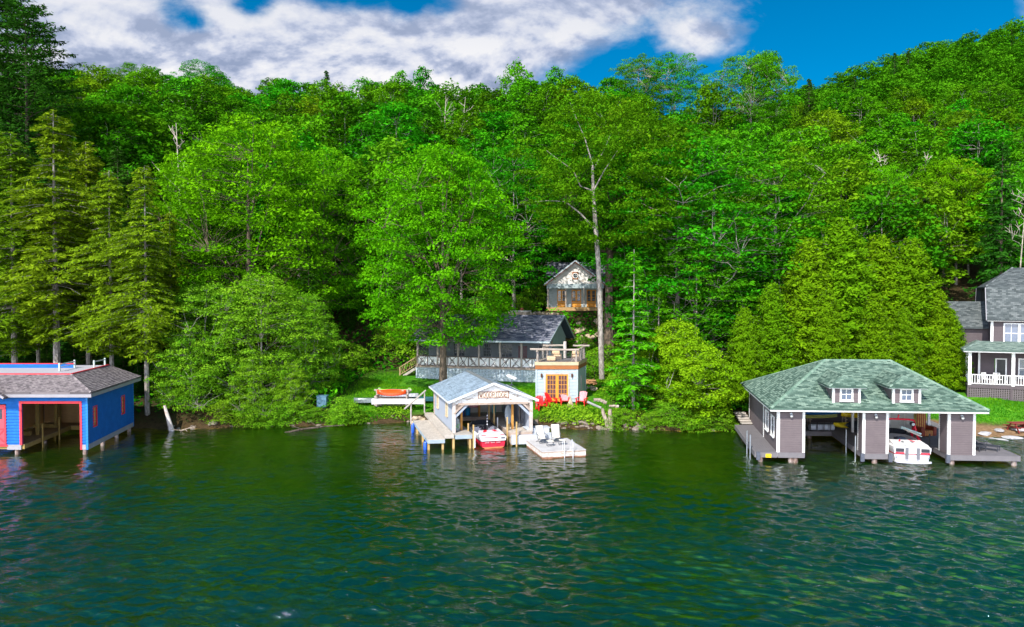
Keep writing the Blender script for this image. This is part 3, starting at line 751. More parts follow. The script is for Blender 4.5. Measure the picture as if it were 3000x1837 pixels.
# keep what the camera could see: tops above everything nearer in the same direction
cand.sort(key=lambda p: p[1])
hz = np.full(400, -1.0); keep = []
for x, y in cand:
    z = gz(x, y); h = 17*rng.uniform(.82, 1.22)
    if y > 205 and x < .22*y and gz(x, y) < 58: pass
    a0 = int((x/y + 1)*200); w = max(1, int(4.4/y*200))
    e_ = (z + h - CAMZ)/y; seg = hz[max(0, a0-w):a0+w+1]
    if len(seg) == 0: continue
    if e_ < np.percentile(seg, 35) + .004: continue
    hz[max(0, a0-w):a0+w+1] = np.maximum(seg, e_ - .012)
    keep.append((x, y, z, h))
print('forest candidates', len(cand), 'kept', len(keep))
def zones(x, y):
    h = ('at the foot of the slope' if y < 105 else 'halfway up the slope' if y < 140 else 'near the crest')
    s = ('behind the hemlocks' if x < -.42*y else 'behind the huge tree and the maple' if x < -.08*y else 'behind the upper cabin and the beech' if x < .2*y else 'behind the cedars' if x < .48*y else 'above the dark house')
    return 'green tree ' + s + ', ' + h
fp = []
for i, (me_, H0) in enumerate(FOR):
    fp.append([None, me_, H0])
nind = 0; NMAX = 232
for i, (x, y, z, h) in enumerate(keep[:NMAX]):
    k = rng.randint(0, 6); s = h/18.
    w = s*rng.uniform(1.0, 1.25)
    lab = zones(x, y)
    grp = 'forest trees' + lab[10:]
    if fp[k][0] is None:
        fp[k][0] = tree_proto('forest_tree', fp[k][1], (x, y, z), lab, 'tree', grp, rng.uniform(0, 6), (w, w, s))
    else: copy_tree(fp[k][0], (x, y, z), rng.uniform(0, 6.28), (w, w, s), label=lab, group=grp)
    nind += 1
print('forest individuals', nind)
rest = keep[NMAX:]
if rest:
    lv = Leaves(); data = {}
    for x, y, z, h in rest:
        k = rng.randint(0, 6)
        if k not in data:
            me_ = FOR[k][0][1]; V = np.empty(len(me_.vertices)*3, np.float32); me_.vertices.foreach_get('co', V); V = V.reshape(-1, 4, 3)
            T = np.empty(len(me_.polygons), np.float32); me_.attributes['tone'].data.foreach_get('value', T)
            data[k] = (V, T)
        V, T = data[k]; s = h/18.; w = s*rng.uniform(1.0, 1.25); a_ = rng.uniform(0, 6.28); c_, s_ = math.cos(a_), math.sin(a_)
        sel = rng.rand(len(V)) < .62
        V = V[sel]; T = T[sel]
        ctr = V.mean(1, keepdims=True); V = ctr + (V-ctr)*1.22
        Q = np.empty_like(V); Q[..., 0] = (V[..., 0]*c_ - V[..., 1]*s_)*w + x; Q[..., 1] = (V[..., 0]*s_ + V[..., 1]*c_)*w + y; Q[..., 2] = V[..., 2]*s + z
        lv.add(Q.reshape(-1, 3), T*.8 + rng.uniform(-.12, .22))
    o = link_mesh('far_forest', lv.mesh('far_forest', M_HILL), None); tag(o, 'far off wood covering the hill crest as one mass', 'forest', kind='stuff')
    print('far forest trees', len(rest))
# trees of the skyline whose crowns stand clear of the hill
LS = ['tree with open crown standing clear above the skyline, left under the clouds', 'tall open tree on the left skyline with bare branch tips', 'low round tree just right of the tall open skyline tree',
      'rounded skyline tree in the middle of the ridge', 'wide skyline tree where clouds meet blue sky', 'open skyline tree left of the big one against blue sky', 'dense skyline tree beside the open one against blue sky',
      'biggest dark skyline tree against the blue sky', 'dark tree leaning on the biggest skyline tree', 'small spiky tree on the middle skyline', 'short skyline tree left of the middle', 'low skyline tree between the two dark groups', 'skyline tree right of the white pines']
for (X, d, top), lab in zip(sky_trees, LS):
    x = ray(X, 300).x*d; z = gz(x, d); H = CAMZ + (870-top)/2000.*d - z
    H = min(H, 27); z = CAMZ + (870-top)/2000.*d - H
    k = K_BEECH if X in (405, 590, 1870, 2200, 1975) else FOR[int(X) % 6]
    z0 = gz(x, d)
    if z > z0: H += z - z0; z = z0
    s = H/k[1]
    tree_proto('forest_tree', k[0], (x, d, z), lab, 'tree', None, rng.uniform(0, 6), (s*(.95 if k is K_BEECH else .8), s*(.95 if k is K_BEECH else .8), s))
for i, (X, d, top, lab) in enumerate([(957, 160, 212, 'pointed spruce on the skyline left of the middle'), (2620, 215, 160, 'pair of dark spruces on the right ridge, left one'), (2660, 217, 152, 'pair of dark spruces on the right ridge, right one'), (2503, 200, 225, 'small dark spruce where the right ridge begins'),
                                      (2960, 235, 95, 'dark spruce at the top of the right ridge'), (790, 150, 260, 'small spruce on the skyline left of the pointed one'), (2370, 180, 235, 'pointed spruce in the skyline dip left of the right ridge')]):
    x = ray(X, 300).x*d; z0 = gz(x, d); H = CAMZ + (870-top)/2000.*d - z0
    s = max(H, 10)/15.
    tree_proto('spruce_tree', K_SPR[i % 2][0], (x, d, CAMZ + (870-top)/2000.*d - s*15), lab, 'tree', None, rng.uniform(0, 6), (s*.9, s*.9, s))

# --- dead trees and bare limbs
def dead_tree(loc, H, seed, label, r=.16, nb=9, lean=(0, 0), spread=.3):
    rg = np.random.RandomState(seed); mb = MB()
    mb.tube([(0, 0, -.3 if H > 6 else H*.3), (lean[0]*.4, lean[1]*.4, H*.5), (lean[0], lean[1], H)], [r, r*.7, .03], 6, cap=False)
    for k in range(nb):
        h = H*rg.uniform(.35, .95); th = rg.uniform(0, 6.28); L = H*spread*rg.uniform(.5, 1)*(1.2-h/H)
        s = h/H; p = (lean[0]*s, lean[1]*s, h); q = (p[0]+L*math.cos(th), p[1]+L*math.sin(th)*.7, h + L*rg.uniform(.3, 1.3))
        pp = limb(mb, p, q, r*.35, .02, -.05, 4, 4, rg, .15)
        for j in (2, 3):
            limb(mb, pp[j], (pp[j][0]+rg.normal()*L*.25, pp[j][1]+rg.normal()*L*.2, pp[j][2]+L*.35), .03, .012, 0, 3, 2, rg, .1)
    o = mb.build('dead_tree', B_DEAD); o.location = loc; tag(o, label, 'tree'); return o
for i, (X, Yt, d, H, ln, lab) in enumerate([(1297, 280, 128, 15, (.6, 0), 'bare bleached snag on the upper slope above the maple'), (1345, 285, 130, 14, (1.2, 0), 'thin bare snag right of the bleached snag'),
        (530, 360, 84, 17, (-.6, 0), 'bare grey stems between hemlocks and the huge tree'), (540, 250, 140, 16, (-1.5, 0), 'bare topped dead tree on the left skyline'), (2610, 440, 104, 10, (-2, 0), 'bleached bare twigs on top of the yellow green tree'),
        (2690, 450, 103, 9, (1.5, 0), 'bleached bare twigs right of the other bare top'), (2990, 520, 76, 12, (1, 0), 'bare reddish grey dead tree at the right edge')]):
    p = at(X, Yt, d); dead_tree((p.x, d, p.z - H), H, 200+i, lab, nb=12, lean=ln, spread=.35, r=.07 if X > 2900 else .16)
# limbs of the tall beech, seen against the foliage
mb = MB(); b0 = at(1763, 1100, 66.5)
rb = np.random.RandomState(8)
def L_(pts, r): mb.tube([tuple(at(X, Y, 66.3+dd) - Vector((b0.x, 66.5, 0)) ) for X, Y, dd in pts], r, 6, cap=False)
zb = gz(b0.x, 66.5)
L_([(1763, 1110, 0), (1758, 900, 0), (1752, 760, 0), (1745, 670, 0), (1738, 560, 0), (1735, 470, 0)], [.30, .27, .25, .23, .18, .10])
L_([(1745, 675, 0), (1700, 625, -.6), (1655, 590, -1), (1600, 588, -1.4), (1560, 592, -1.6)], [.11, .08, .06, .045, .02])
L_([(1738, 560, 0), (1700, 545, .2), (1680, 500, .4), (1640, 470, .5), (1600, 440, .5)], [.09, .07, .05, .03, .015])
L_([(1735, 480, 0), (1715, 410, .2), (1690, 350, .3), (1670, 300, .4)], [.08, .06, .035, .015])
L_([(1736, 500, 0), (1770, 440, .2), (1790, 390, .3)], [.07, .04, .015])
L_([(1738, 560, 0), (1770, 500, -.4), (1810, 440, -.8)], [.09, .05, .02])
o = mb.build('beech_trunk', B_GREY, smooth=True); o.location = (b0.x, 66.5, 0)
bt = [x for x in COL.objects if x.name == 'beech_tree'][0]
old = [c for c in bt.children if c.name.startswith('trunk')][0]; bpy.data.objects.remove(old)
o.name = 'trunk'; o.parent = bt; o.matrix_parent_inverse = Matrix.Identity(4)
sx, sy, sz = bt.scale
# undo the tree's own turn and scale so that the limbs keep their measured places
M = Matrix.Translation(bt.location) @ Matrix.Rotation(bt.rotation_euler.z, 4, 'Z') @ Matrix.Diagonal((sx, sy, sz, 1))
o.data.transform(M.inverted() @ Matrix.Translation(o.location)); o.location = (0, 0, 0)

# --- undergrowth, bank plants and grass: nobody could count them
def scatter(name, mat, area, n, size, hgt, label, cat, seed, up=.4, upright=False, wd=.5, tonef=None):
    rg = np.random.RandomState(seed); x0, x1, y0, y1, fn = area
    x = rg.uniform(x0, x1, n*3); y = rg.uniform(y0, y1, n*3); m = fn(x, y, rg); x = x[m][:n]; y = y[m][:n]; k = len(x)
    cl = bumpf(x*9, y*9)*2.2 + bumpf(x*23+5, y*23)*1.5
    hh = np.clip(.55 + .8*cl, .12, 1.3)*hgt
    z = ground_z(x, y) + (rg.rand(k)**.6)*hh if not upright else ground_z(x, y) + size*.42*np.clip(.8+cl, .4, 1.4)
    C = np.stack([x, y, z], 1)
    lv = Leaves()
    if upright:
        N = rg.normal(size=(k, 3)); N[:, 2] *= .15; ax = np.zeros((k, 3)); ax[:, 2] = 1; ax += rg.normal(size=(k, 3))*.3
        V = leaf_quads(rg, C, N, size, size*wd, ax)
    else:
        N = rg.normal(size=(k, 3))*.5 + np.array([0, -.25, up+.5]); V = leaf_quads(rg, C, N, size, size*.6)
    tone = np.clip(.5 + .35*rg.normal(size=k)*.7 + .5*cl, 0, 1)
    lv.add(V, tone)
    o = link_mesh(name, lv.mesh(name, mat), None); tag(o, label, cat, kind='stuff'); return o
def houses_free(x, y):
    return ~(((x > -11.5) & (x < 4.5) & (y > 69) & (y < 81)) | ((x > 2.3) & (x < 7.6) & (y > 60.6) & (y < 65.2)) | ((x > 3.6) & (x < 12.6) & (y > 83) & (y < 92)) | ((x > 38) & (y > 60) & (y < 75)))
scatter('undergrowth', M_MID, (-60, 60, 58, 128, lambda x, y, r: (lawn_mask(x, y) < .3) & (y - shore(x) > 1.5) & ((x > -24) | (r.rand(len(x)) < .25)) & houses_free(x, y)), 110000, .38, 1.1, 'low leafy undergrowth covering the forest floor on the slope', 'undergrowth', 5)
scatter('bank_plants', M_BUSH, (-24, 19, 55.5, 62, lambda x, y, r: (y - shore(x) > .08) & (y - shore(x) < np.where(x > 1, 2.6, 1.6)) & ((x < -9.0) | (x > 2.4)) ), 15000, .18, .42, 'lush bright weeds and ferns hanging over the stony bank', 'weeds', 6)
M_GRASS = leaf_mat('grass_blades', (.025, .15, .003), (.16, .40, .010), .3, .0, .0)
scatter('lawn_grass', M_GRASS, (-18, 48, 56, 80, lambda x, y, r: (lawn_mask(x, y) > .45*r.rand(len(x))+.2) & houses_free(x, y) & ~((x > 16) & (x < 30))), 52000, .16, .1, 'mown green grass of the lawns behind the shore', 'grass', 7, upright=True, wd=.35)
# ================================================================== BUILDING HELPERS
WHITE = plain('white_trim_paint', (.80, .79, .77), .5, var=.06, scale=3)
GLASS, _t, _b, _o = mat_base('window_glass'); _b.inputs['Base Color'].default_value = (.035, .045, .06, 1); _b.inputs['Roughness'].default_value = .06; _b.inputs['Specular IOR Level'].default_value = .9
DARK = plain('dark_interior', (.03, .028, .026), .9, var=.3)
GALV = plain('galvanised_pipe', (.42, .45, .48), .35, .8, var=.2)
BLACK = plain('black_rubber', (.03, .032, .036), .6, var=.3)
PILE = plain('steel_pile', (.30, .26, .24), .6, .2, var=.5, scale=4, col2=(.16, .07, .04))

def siding(mb, A, B, z0, z1, row=.15, out=.03, lo=None, hi=None, wavy=0, seed=0):
    """real lapped boards on the wall line A->B (outward side on the right of A->B)"""
    A = Vector(A); B = Vector(B); d = B-A; L = d.length; d.normalize(); n = Vector((d.y, -d.x))
    lo = lo or (lambda z: 0.0); hi = hi or (lambda z: L); rg = random.Random(seed)
    def p(s, o, z): return (A.x + d.x*s + n.x*o, A.y + d.y*s + n.y*o, z)
    k0 = int(math.floor(z0/row+1e-6)); z = k0*row
    while z < z1-1e-4:
        a = max(z, z0); b = min(z+row, z1)
        ob = out*(1-(a-z)/row); ot = out*(1-(b-z)/row)
        la, ha, lb, hb = lo(a), hi(a), lo(b), hi(b)
        if ha-la < .02: z += row; continue
        if wavy:
            m = max(2, int((ha-la)/.35)); ss = [i/m for i in range(m+1)]
            zz = [a + rg.uniform(-.5, .35)*wavy for _ in ss]
            for i in range(m):
                s0, s1 = la+(ha-la)*ss[i], la+(ha-la)*ss[i+1]; t0, t1 = lb+(hb-lb)*ss[i], lb+(hb-lb)*ss[i+1]
                mb.face((p(s0, ob, zz[i]), p(s1, ob, zz[i+1]), p(t1, ot, b+.01), p(t0, ot, b+.01)))
                mb.face((p(s0, 0, zz[i]), p(s1, 0, zz[i+1]), p(s1, ob, zz[i+1]), p(s0, ob, zz[i])))
        else:
            mb.face((p(la, ob, a), p(ha, ob, a), p(hb, ot, b), p(lb, ot, b)))
            mb.face((p(la, 0, a), p(ha, 0, a), p(ha, ob, a), p(la, ob, a)))
        z += row
    # solid core behind the boards
    th = .09
    def q(s, z, o): return p(s, o, z)
    zs = [z0, z1]
    c = [q(lo(z0), z0, -.002), q(hi(z0), z0, -.002), q(hi(z1), z1, -.002), q(lo(z1), z1, -.002)]
    e = [q(lo(z0), z0, -th), q(hi(z0), z0, -th), q(hi(z1), z1, -th), q(lo(z1), z1, -th)]
    mb.face(c); mb.face(e[::-1])
    for i in range(4):
        j = (i+1) % 4; mb.face((c[i], e[i], e[j], c[j]))
def walls(mb, A, B, z0, z1, holes=(), **kw):
    """siding split round rectangular holes (s0, s1, z0, z1)"""
    A = Vector(A); B = Vector(B); L = (B-A).length; d = (B-A)/L
    xs = sorted({0, L, *[h[0] for h in holes], *[h[1] for h in holes]})
    for s0, s1 in zip(xs, xs[1:]):
        if s1-s0 < 1e-3: continue
        m = (s0+s1)/2; hs = sorted([(h[2], h[3]) for h in holes if h[0] < m < h[1]]); z = z0
        for a, b in hs + [(z1, z1)]:
            if a-z > .01: siding(mb, A+d*s0, A+d*s1, z, a, **kw)
            z = b
def window(fr, parent, A, B, s, z0, w, h, nx=2, ny=2, fm=None, bar=.035, case=.09, out=.045, mull=0, sash=False, pm=None, name='window', sill=True):
    """window > frame, pane on the wall line A->B centred at s"""
    A = Vector(A); B = Vector(B); d = (B-A).normalized(); n = Vector((d.y, -d.x))
    f = Frame((0, 0, 0)); fm = fm or WHITE
    def P(u, o, z): c = A + d*u + n*o; return (c.x, c.y, z)
    def bx(mb, u0, u1, o0, o1, a, b):
        c = [P(u0, o0, a), P(u1, o0, a), P(u1, o1, a), P(u0, o1, a), P(u0, o0, b), P(u1, o0, b), P(u1, o1, b), P(u0, o1, b)]
        i = [mb.pt(x) for x in c]
        for q in ((0,1,2,3),(7,6,5,4),(4,5,1,0),(5,6,2,1),(6,7,3,2),(7,4,0,3)): mb.fi([i[k] for k in q])
    m = MB(fr); x0, x1 = s-w/2, s+w/2
    bx(m, x0-case, x0, -.06, out, z0-case, z0+h+case); bx(m, x1, x1+case, -.06, out, z0-case, z0+h+case)
    bx(m, x0, x1, -.06, out-.003, z0-case, z0); bx(m, x0, x1, -.06, out-.003, z0+h, z0+h+case)
    if sill: bx(m, x0-case-.03, x1+case+.03, out+.001, out+.05, z0-case-.03, z0-case+.03)
    wf = m.build(name, fm, parent)
    g = MB(fr)
    for i in range(1, nx): u = x0 + w*i/nx; bx(g, u-bar/2, u+bar/2, -.035, -.012, z0+.001, z0+h-.001)
    for i in range(1, ny):
        z = z0 + h*i/ny; bb = bar*(1.8 if sash and i == ny//2 else 1); bx(g, x0+.001, x1-.001, -.037, -.010, z-bb/2, z+bb/2)
    if g.v: g.build('glazing_bars', fm, wf)
    p = MB(fr); bx(p, x0-.005, x1+.005, -.055, -.04, z0-.005, z0+h+.005); p.build('pane', pm or GLASS, wf)
    return wf

class Roof:
    """roof planes in real overlapping courses, UV in metres along the slope"""
    def __init__(s, f): s.f = f; s.v = []; s.q = []; s.uv = []
    def plane(s, e0, e1, r1, r0, row=.15, step=.018, thick=.12):
        """eave e0->e1 (left to right seen from outside), ridge r1, r0 (may coincide)"""
        e0, e1, r0, r1 = map(Vector, (e0, e1, r0, r1))
        dirn = (e1-e0).normalized(); nrm = dirn.cross(((r0+r1)/2-(e0+e1)/2)).normalized()
        if nrm.z < 0: nrm = -nrm
        H = ((r0-e0) - dirn*(r0-e0).dot(dirn)).length; n = max(1, int(H/row))
        for k in range(n):
            a, b = k/n, (k+1)/n
            p0 = e0.lerp(r0, a); p1 = e1.lerp(r1, a); p2 = e1.lerp(r1, b); p3 = e0.lerp(r0, b)
            up = nrm*step
            q = [p0+up, p1+up, p2, p3]
            s.quad(q, [((x-e0).dot(dirn), a*H if i < 2 else b*H) for i, x in enumerate(q)])
            s.quad([p0, p1, p1+up, p0+up], [((x-e0).dot(dirn), a*H) for x in (p0, p1, p1, p0)])
        # underside
        dn = Vector((0, 0, -thick))
        s.quad([e0+dn, r0+dn, r1+dn, e1+dn], [(0, 0)]*4)
        s.quad([e0+dn, e1+dn, e1, e0], [(0, 0), (1, 0), (1, .1), (0, .1)])
        s.quad([e0+dn, e0, r0, r0+dn], [(0, 0), (1, 0), (1, .1), (0, .1)]); s.quad([e1, e1+dn, r1+dn, r1], [(0, 0), (1, 0), (1, .1), (0, .1)])
    def quad(s, p, uv):
        i0 = len(s.v)
        for x in p: s.v.append(tuple(s.f(x)))
        s.q.append((i0, i0+1, i0+2, i0+3)); s.uv += uv
    def cap(s, p, q, w=.28, h=.03):
        """ridge or hip cap in overlapping pieces"""
        p = Vector(p); q = Vector(q); d = q-p; L = d.length; d.normalize(); sd = d.cross(Vector((0, 0, 1))).normalized()*w/2
        n = max(1, int(L/.3))
        for k in range(n):
            a = p + d*(L*k/n); b = p + d*(L*(k+1)/n); up = Vector((0, 0, h+.03)); dn = Vector((0, 0, h*.2))
            s.quad([a+sd+dn-Vector((0, 0, w*.12)), b+sd+dn-Vector((0, 0, w*.12)), b+up, a+up+Vector((0, 0, .01))], [(k*.3+.1, 50), (k*.3+.3, 50), (k*.3+.3, 50.1), (k*.3+.1, 50.1)])
            s.quad([a+up+Vector((0, 0, .01)), b+up, b-sd+dn-Vector((0, 0, w*.12)), a-sd+dn-Vector((0, 0, w*.12))], [(k*.3+.1, 50), (k*.3+.3, 50), (k*.3+.3, 50.1), (k*.3+.1, 50.1)])
    def build(s, name, mat, parent):
        me = bpy.data.meshes.new(name); me.from_pydata(s.v, [], s.q)
        l = me.uv_layers.new(name='UVMap'); l.data.foreach_set('uv', np.array(s.uv, np.float32).ravel())
        me.materials.append(mat); me.update()
        o = bpy.data.objects.new(name, me); COL.objects.link(o); o.parent = parent; return o
def posts(fr, parent, pts, z0, z1, w, mat, name='post'):
    for u, v in pts: MB(fr).box((u-w/2, v-w/2, z0), (u+w/2, v+w/2, z1)).build(name, mat, parent)
def deck(fr, parent, u0, u1, v0, v1, z, mat, along='u', bw=.14, name='deck', th=.04, fascia=None, fh=.25):
    """planks with real gaps, plus rim joists"""
    m = MB(fr)
    if along == 'u':
        n = max(1, int((v1-v0)/bw))
        for k in range(n): a = v0 + (v1-v0)*k/n; m.box((u0, a+.006, z-th), (u1, a+(v1-v0)/n-.006, z))
    else:
        n = max(1, int((u1-u0)/bw))
        for k in range(n): a = u0 + (u1-u0)*k/n; m.box((a+.006, v0, z-th), (a+(u1-u0)/n-.006, v1, z))
    o = m.build(name, mat, parent)
    r = MB(fr); zt = z-th-.002; zb = z-fh
    r.box((u0+.01, v0+.01, zb), (u1-.01, v0+.06, zt)); r.box((u0+.01, v1-.06, zb), (u1-.01, v1-.01, zt))
    r.box((u0+.01, v0+.061, zb), (u0+.06, v1-.061, zt)); r.box((u1-.06, v0+.061, zb), (u1-.01, v1-.061, zt))
    r.build('rim_board', fascia or mat, o)
    return o
def pile(fr, parent, u, v, z1, r=.14, mat=None, name='pile', z0=-2.5):
    MB(fr).tube([(u, v, z0), (u, v, z1)], r, 10).build(name, mat or PILE, parent, smooth=False)

# ================================================================== GREY BOATHOUSE (right)
S_GREY = wood('grey_clapboard', (.155, .125, .130), (.115, .092, .098), axis=0)
S_GREYD = wood('grey_deck', (.20, .185, .195), (.13, .12, .13), axis=1)
R_GREEN = shingle('green_shingles', [(.045, .085, .065), (.115, .185, .145), (.24, .33, .26)])
def grey_boathouse():
    fr = Frame((17.73, 45.4, 0), (1, -.07), (.19, 1))
    root = empty('boathouse', fr.O, 'grey clapboard boathouse with green hipped roof and two dormers over two slips', 'boathouse')
    zd, ze = .65, 3.5; Wd, D = 12.6, 11.8
    # decks
    deck(fr, root, -1.5, -.02, -.15, 9.7, zd, S_GREYD, 'v', name='side_dock', fascia=S_GREYD, fh=.34)
    deck(fr, root, 0, 1.76, -.15, 8.4, zd, S_GREYD, 'u', name='dock', fascia=S_GREYD, fh=.34)
    deck(fr, root, 5.5, 7.1, -.15, 7.3, zd, S_GREYD, 'u', name='dock', fascia=S_GREYD, fh=.34)
    deck(fr, root, 1.77, 10.89, 7.31, D-.2, zd-.005, S_GREYD, 'u', name='dock', fascia=S_GREYD, fh=.34)
    deck(fr, root, 10.9, 15.4, -.15, 4.2, zd, S_GREYD, 'u', name='dock', fascia=S_GREYD, fh=.34)
    deck(fr, root, 10.9, 15.0, 4.21, 12.6, zd+.004, S_GREYD, 'u', name='walkway', fascia=S_GREYD, fh=.34)
    # wall pillars at the front, 1.7 m wide, closed boxes of clapboard
    for (a, b, dep) in ((0, 1.76, D), (5.5, 7.12, 1.0), (10.9, 12.6, 1.3)):
        m = MB(fr); siding(m, (a+.12, 0), (b-.12, 0), zd-.02, ze, out=.04)
        if a > 0:
            siding(m, (a, dep-.1), (a, .1), zd, ze); siding(m, (b, .1), (b, dep-.1), zd, ze); siding(m, (b-.1, dep), (a+.1, dep), zd, ze)
        m.build('wall', S_GREY, root)
        t = MB(fr)
        for u in (a, b):
            t.box((u-.02 if u == a else u-.15, -.045, zd-.30), (u+.15 if u == a else u+.02, .1, ze))
            if a > 0: t.box((u-.02 if u == a else u-.09, dep-.12, zd), (u+.09 if u == a else u+.02, dep+.03, ze))
        t.build('corner_board', WHITE, root)
        # lamp on each pillar
        l = MB(fr); c = (a+b)/2
        l.tube([(c, -.02, 3.22), (c, -.05, 3.22)], .09, 10); l.tube([(c, -.04, 3.22), (c, -.16, 3.22), (c, -.16, 3.16)], .018, 6)
        lo_ = l.build('wall_lamp', GALV, root)
        g = MB(fr); ring = []
        for k in range(6):
            ph = PI*k/5; r = max(.004, .11*math.sin(ph)); ring.append([(c+r*math.cos(2*PI*j/10), -.16+r*math.sin(2*PI*j/10), 3.10+.11*math.cos(ph)) for j in range(10)])
        g.loft(ring); g.build('globe', plain('lamp_globe', (.5, .5, .48), .15, var=.1, spec=.8), lo_, smooth=True)
    # left wall with two windows and the back wall
    A, B = (0, D), (0, 0)
    m = MB(fr); hl = [(D-3.6-.45, D-3.6+.45, 1.55, 2.75), (D-1.5-.45, D-1.5+.45, 1.55, 2.75)]
    walls(m, A, B, zd, ze, hl); m.build('wall', S_GREY, root)
    for h in hl: window(fr, root, A, B, (h[0]+h[1])/2, h[2], .9, 1.2, 2, 2, case=.13, out=.07)
    t = MB(fr); t.box((-.045, -.02, zd-.02), (.1, .13, ze)); t.box((-.045, 4.9, zd), (-.002, 5.15, ze)); t.box((-.045, D-.12, zd), (.1, D+.03, ze)); t.build('corner_board', WHITE, root)
    m = MB(fr); siding(m, (9.6, D), (0, D), zd, ze); m.build('wall', S_GREY, root)
    posts(fr, root, [(12.52, 7.0), (12.52, 4.2), (12.52, D-.1), (7.1-.1, 7.2), (9.55, 11.6)], zd, ze, .17, WHITE)
    # header beam and boxed eaves
    zt = 3.66; ov = .58; e = dict(l=-ov, r=Wd+ov, f=-ov, b=D+ov)
    t = MB(fr); zb = 3.47
    t.box((e['l'], e['f'], zb), (e['r'], e['f']+.03, zt+.02)); t.box((e['l'], e['b']-.03, zb), (e['r'], e['b'], zt+.02))
    t.box((e['l'], e['f']+.031, zb), (e['l']+.03, e['b']-.031, zt+.02)); t.box((e['r']-.03, e['f']+.031, zb), (e['r'], e['b']-.031, zt+.02))
    t.build('fascia', WHITE, root)
    t = MB(fr); t.box((e['l']+.035, e['f']+.035, zb+.02), (e['r']-.035, e['b']-.035, zb+.05)); t.build('soffit', plain('white_soffit', (.6, .6, .58), .6, var=.05), root)
    # roof
    r = Roof(fr); rz = 6.3; v = D/2; ul, ur = 4.5, 9.3; EL, ER, EF, EB = e['l']-.03, e['r']+.03, e['f']-.04, e['b']+.04
    zt += .04
    FL, FRt, BR, BL = (EL, EF, zt), (ER, EF, zt), (ER, EB, zt), (EL, EB, zt); RL, RR = (ul, v, rz), (ur, v, rz)
    r.plane(FL, FRt, RR, RL); r.plane(BR, BL, RL, RR); r.plane(BL, FL, RL, RL); r.plane(FRt, BR, RR, RR)
    ro = r.build('roof', R_GREEN, root)
    c = Roof(fr); c.cap(RL, RR)
    for p, q in ((FL, RL), (FRt, RR), (BR, RR), (BL, RL)): c.cap(p, q, .34)
    c.build('ridge_cap', shingle('green_cap', [(.12, .20, .15), (.17, .27, .20), (.24, .34, .26)], .3, .1), ro)
    # dormers: front wall stands on the slope
    sl = (rz-zt)/(v-EF)
    for uc in (4.46, 8.3):
        vf = .12; zf = zt + sl*(vf-EF); h = .98; w = 1.75
        m = MB(fr)
        walls(m, (uc-w/2+.1, vf), (uc+w/2-.1, vf), zf-.02, zf+h, [(w/2-.1-.31, w/2-.1+.31, zf+.22, zf+.88)], row=.11)
        zr = lambda s: zf + sl*s
        back = (zf+h-zt)/sl + EF
        for sx in (-1, 1):
            u = uc + sx*w/2
            m.face([(u, vf, zf), (u, back, zf+h), (u, vf, zf+h)] if sx > 0 else [(u, vf, zf), (u, vf, zf+h), (u, back, zf+h)])
        dm = m.build('dormer', S_GREY, root)
        t = MB(fr); t.box((uc-w/2-.03, vf-.045, zf-.06), (uc-w/2+.12, vf+.1, zf+h)); t.box((uc+w/2-.12, vf-.045, zf-.06), (uc+w/2+.03, vf+.1, zf+h))
        t.box((uc-w/2-.33, vf-.33, zf+h), (uc+w/2+.33, vf-.30, zf+h+.13)); 
        t.bar((uc-w/2-.32, vf-.29, zf+h+.065), (uc-w/2-.32, back+.1, zf+h+.065), .03, .13); t.bar((uc+w/2+.32, vf-.29, zf+h+.065), (uc+w/2+.32, back+.1, zf+h+.065), .03, .13)
        t.box((uc-w/2-.30, vf-.299, zf+h+.01), (uc+w/2+.30, back, zf+h+.03))
        t.build('dormer_trim', WHITE, dm)
        wf = window(fr, dm, (uc-w/2, vf), (uc+w/2, vf), w/2, zf+.22, .62, .66, 2, 2, case=.12, out=.05, pm=plain('bright_pane', (.10, .13, .19), .08, var=.2, spec=.9))
        rr = Roof(fr); ez = zf+h+.15; pk = .62; uL, uR, vF = uc-w/2-.36, uc+w/2+.36, vf-.36
        yb = lambda z: (z-zt)/sl + EF
        P = (uc, vf+.62, ez+pk); Q = (uc, yb(ez+pk), ez+pk)
        bl, br = (uL, yb(ez), ez), (uR, yb(ez), ez)
        rr.plane((uL, vF, ez), (uR, vF, ez), P, P, row=.13); rr.plane(bl, (uL, vF, ez), P, Q, row=.13); rr.plane((uR, vF, ez), br, Q, P, row=.13)
        for a_, b_ in (((uL, vF, ez), P), ((uR, vF, ez), P), (P, Q)): rr.cap(a_, b_, .2, .01)
        rr.build('dormer_roof', R_GREEN, dm)
    # piles, bumpers, mooring poles, name board
    for u, v_ in ((-1.1, 0), (.9, .1), (1.2, .1), (6.3, .1), (11.2, .1), (15.1, .1), (-1.1, 4), (-1.1, 8), (6.3, 3.6), (6.3, 7), (15.1, 3.9), (11.2, 4), (11.2, 8), (1.5, 4), (4, 8), (9, 8)): pile(fr, root, u, v_, zd-.34, .17)
    for u in (-1.28, 5.42, 7.2, 10.82): MB(fr).box((u-.12, -.32, zd-.48), (u+.12, -.16, zd+.05)).build('dock_bumper', plain('grey_bumper', (.09, .10, .13), .5, var=.3), root)
    for u, v_ in ((-1.62, .9), (-1.62, 2.3), (5.38, 1.1), (5.38, 3.2)): MB(fr).tube([(u, v_, -2), (u, v_, zd+.95)], .05, 8).build('mooring_pole', GALV, root)
    MB(fr).tube([(10.8, 2.6, -2), (10.8, 2.6, 1.5)], .05, 8).build('mooring_pole', BLACK, root)
    sb = MB(fr).box((-.78, -.20, .32), (-.42, -.165, .56)).build('yellow_sign', plain('yellow_sign_paint', (.85, .62, .01), .5, var=.05), root)
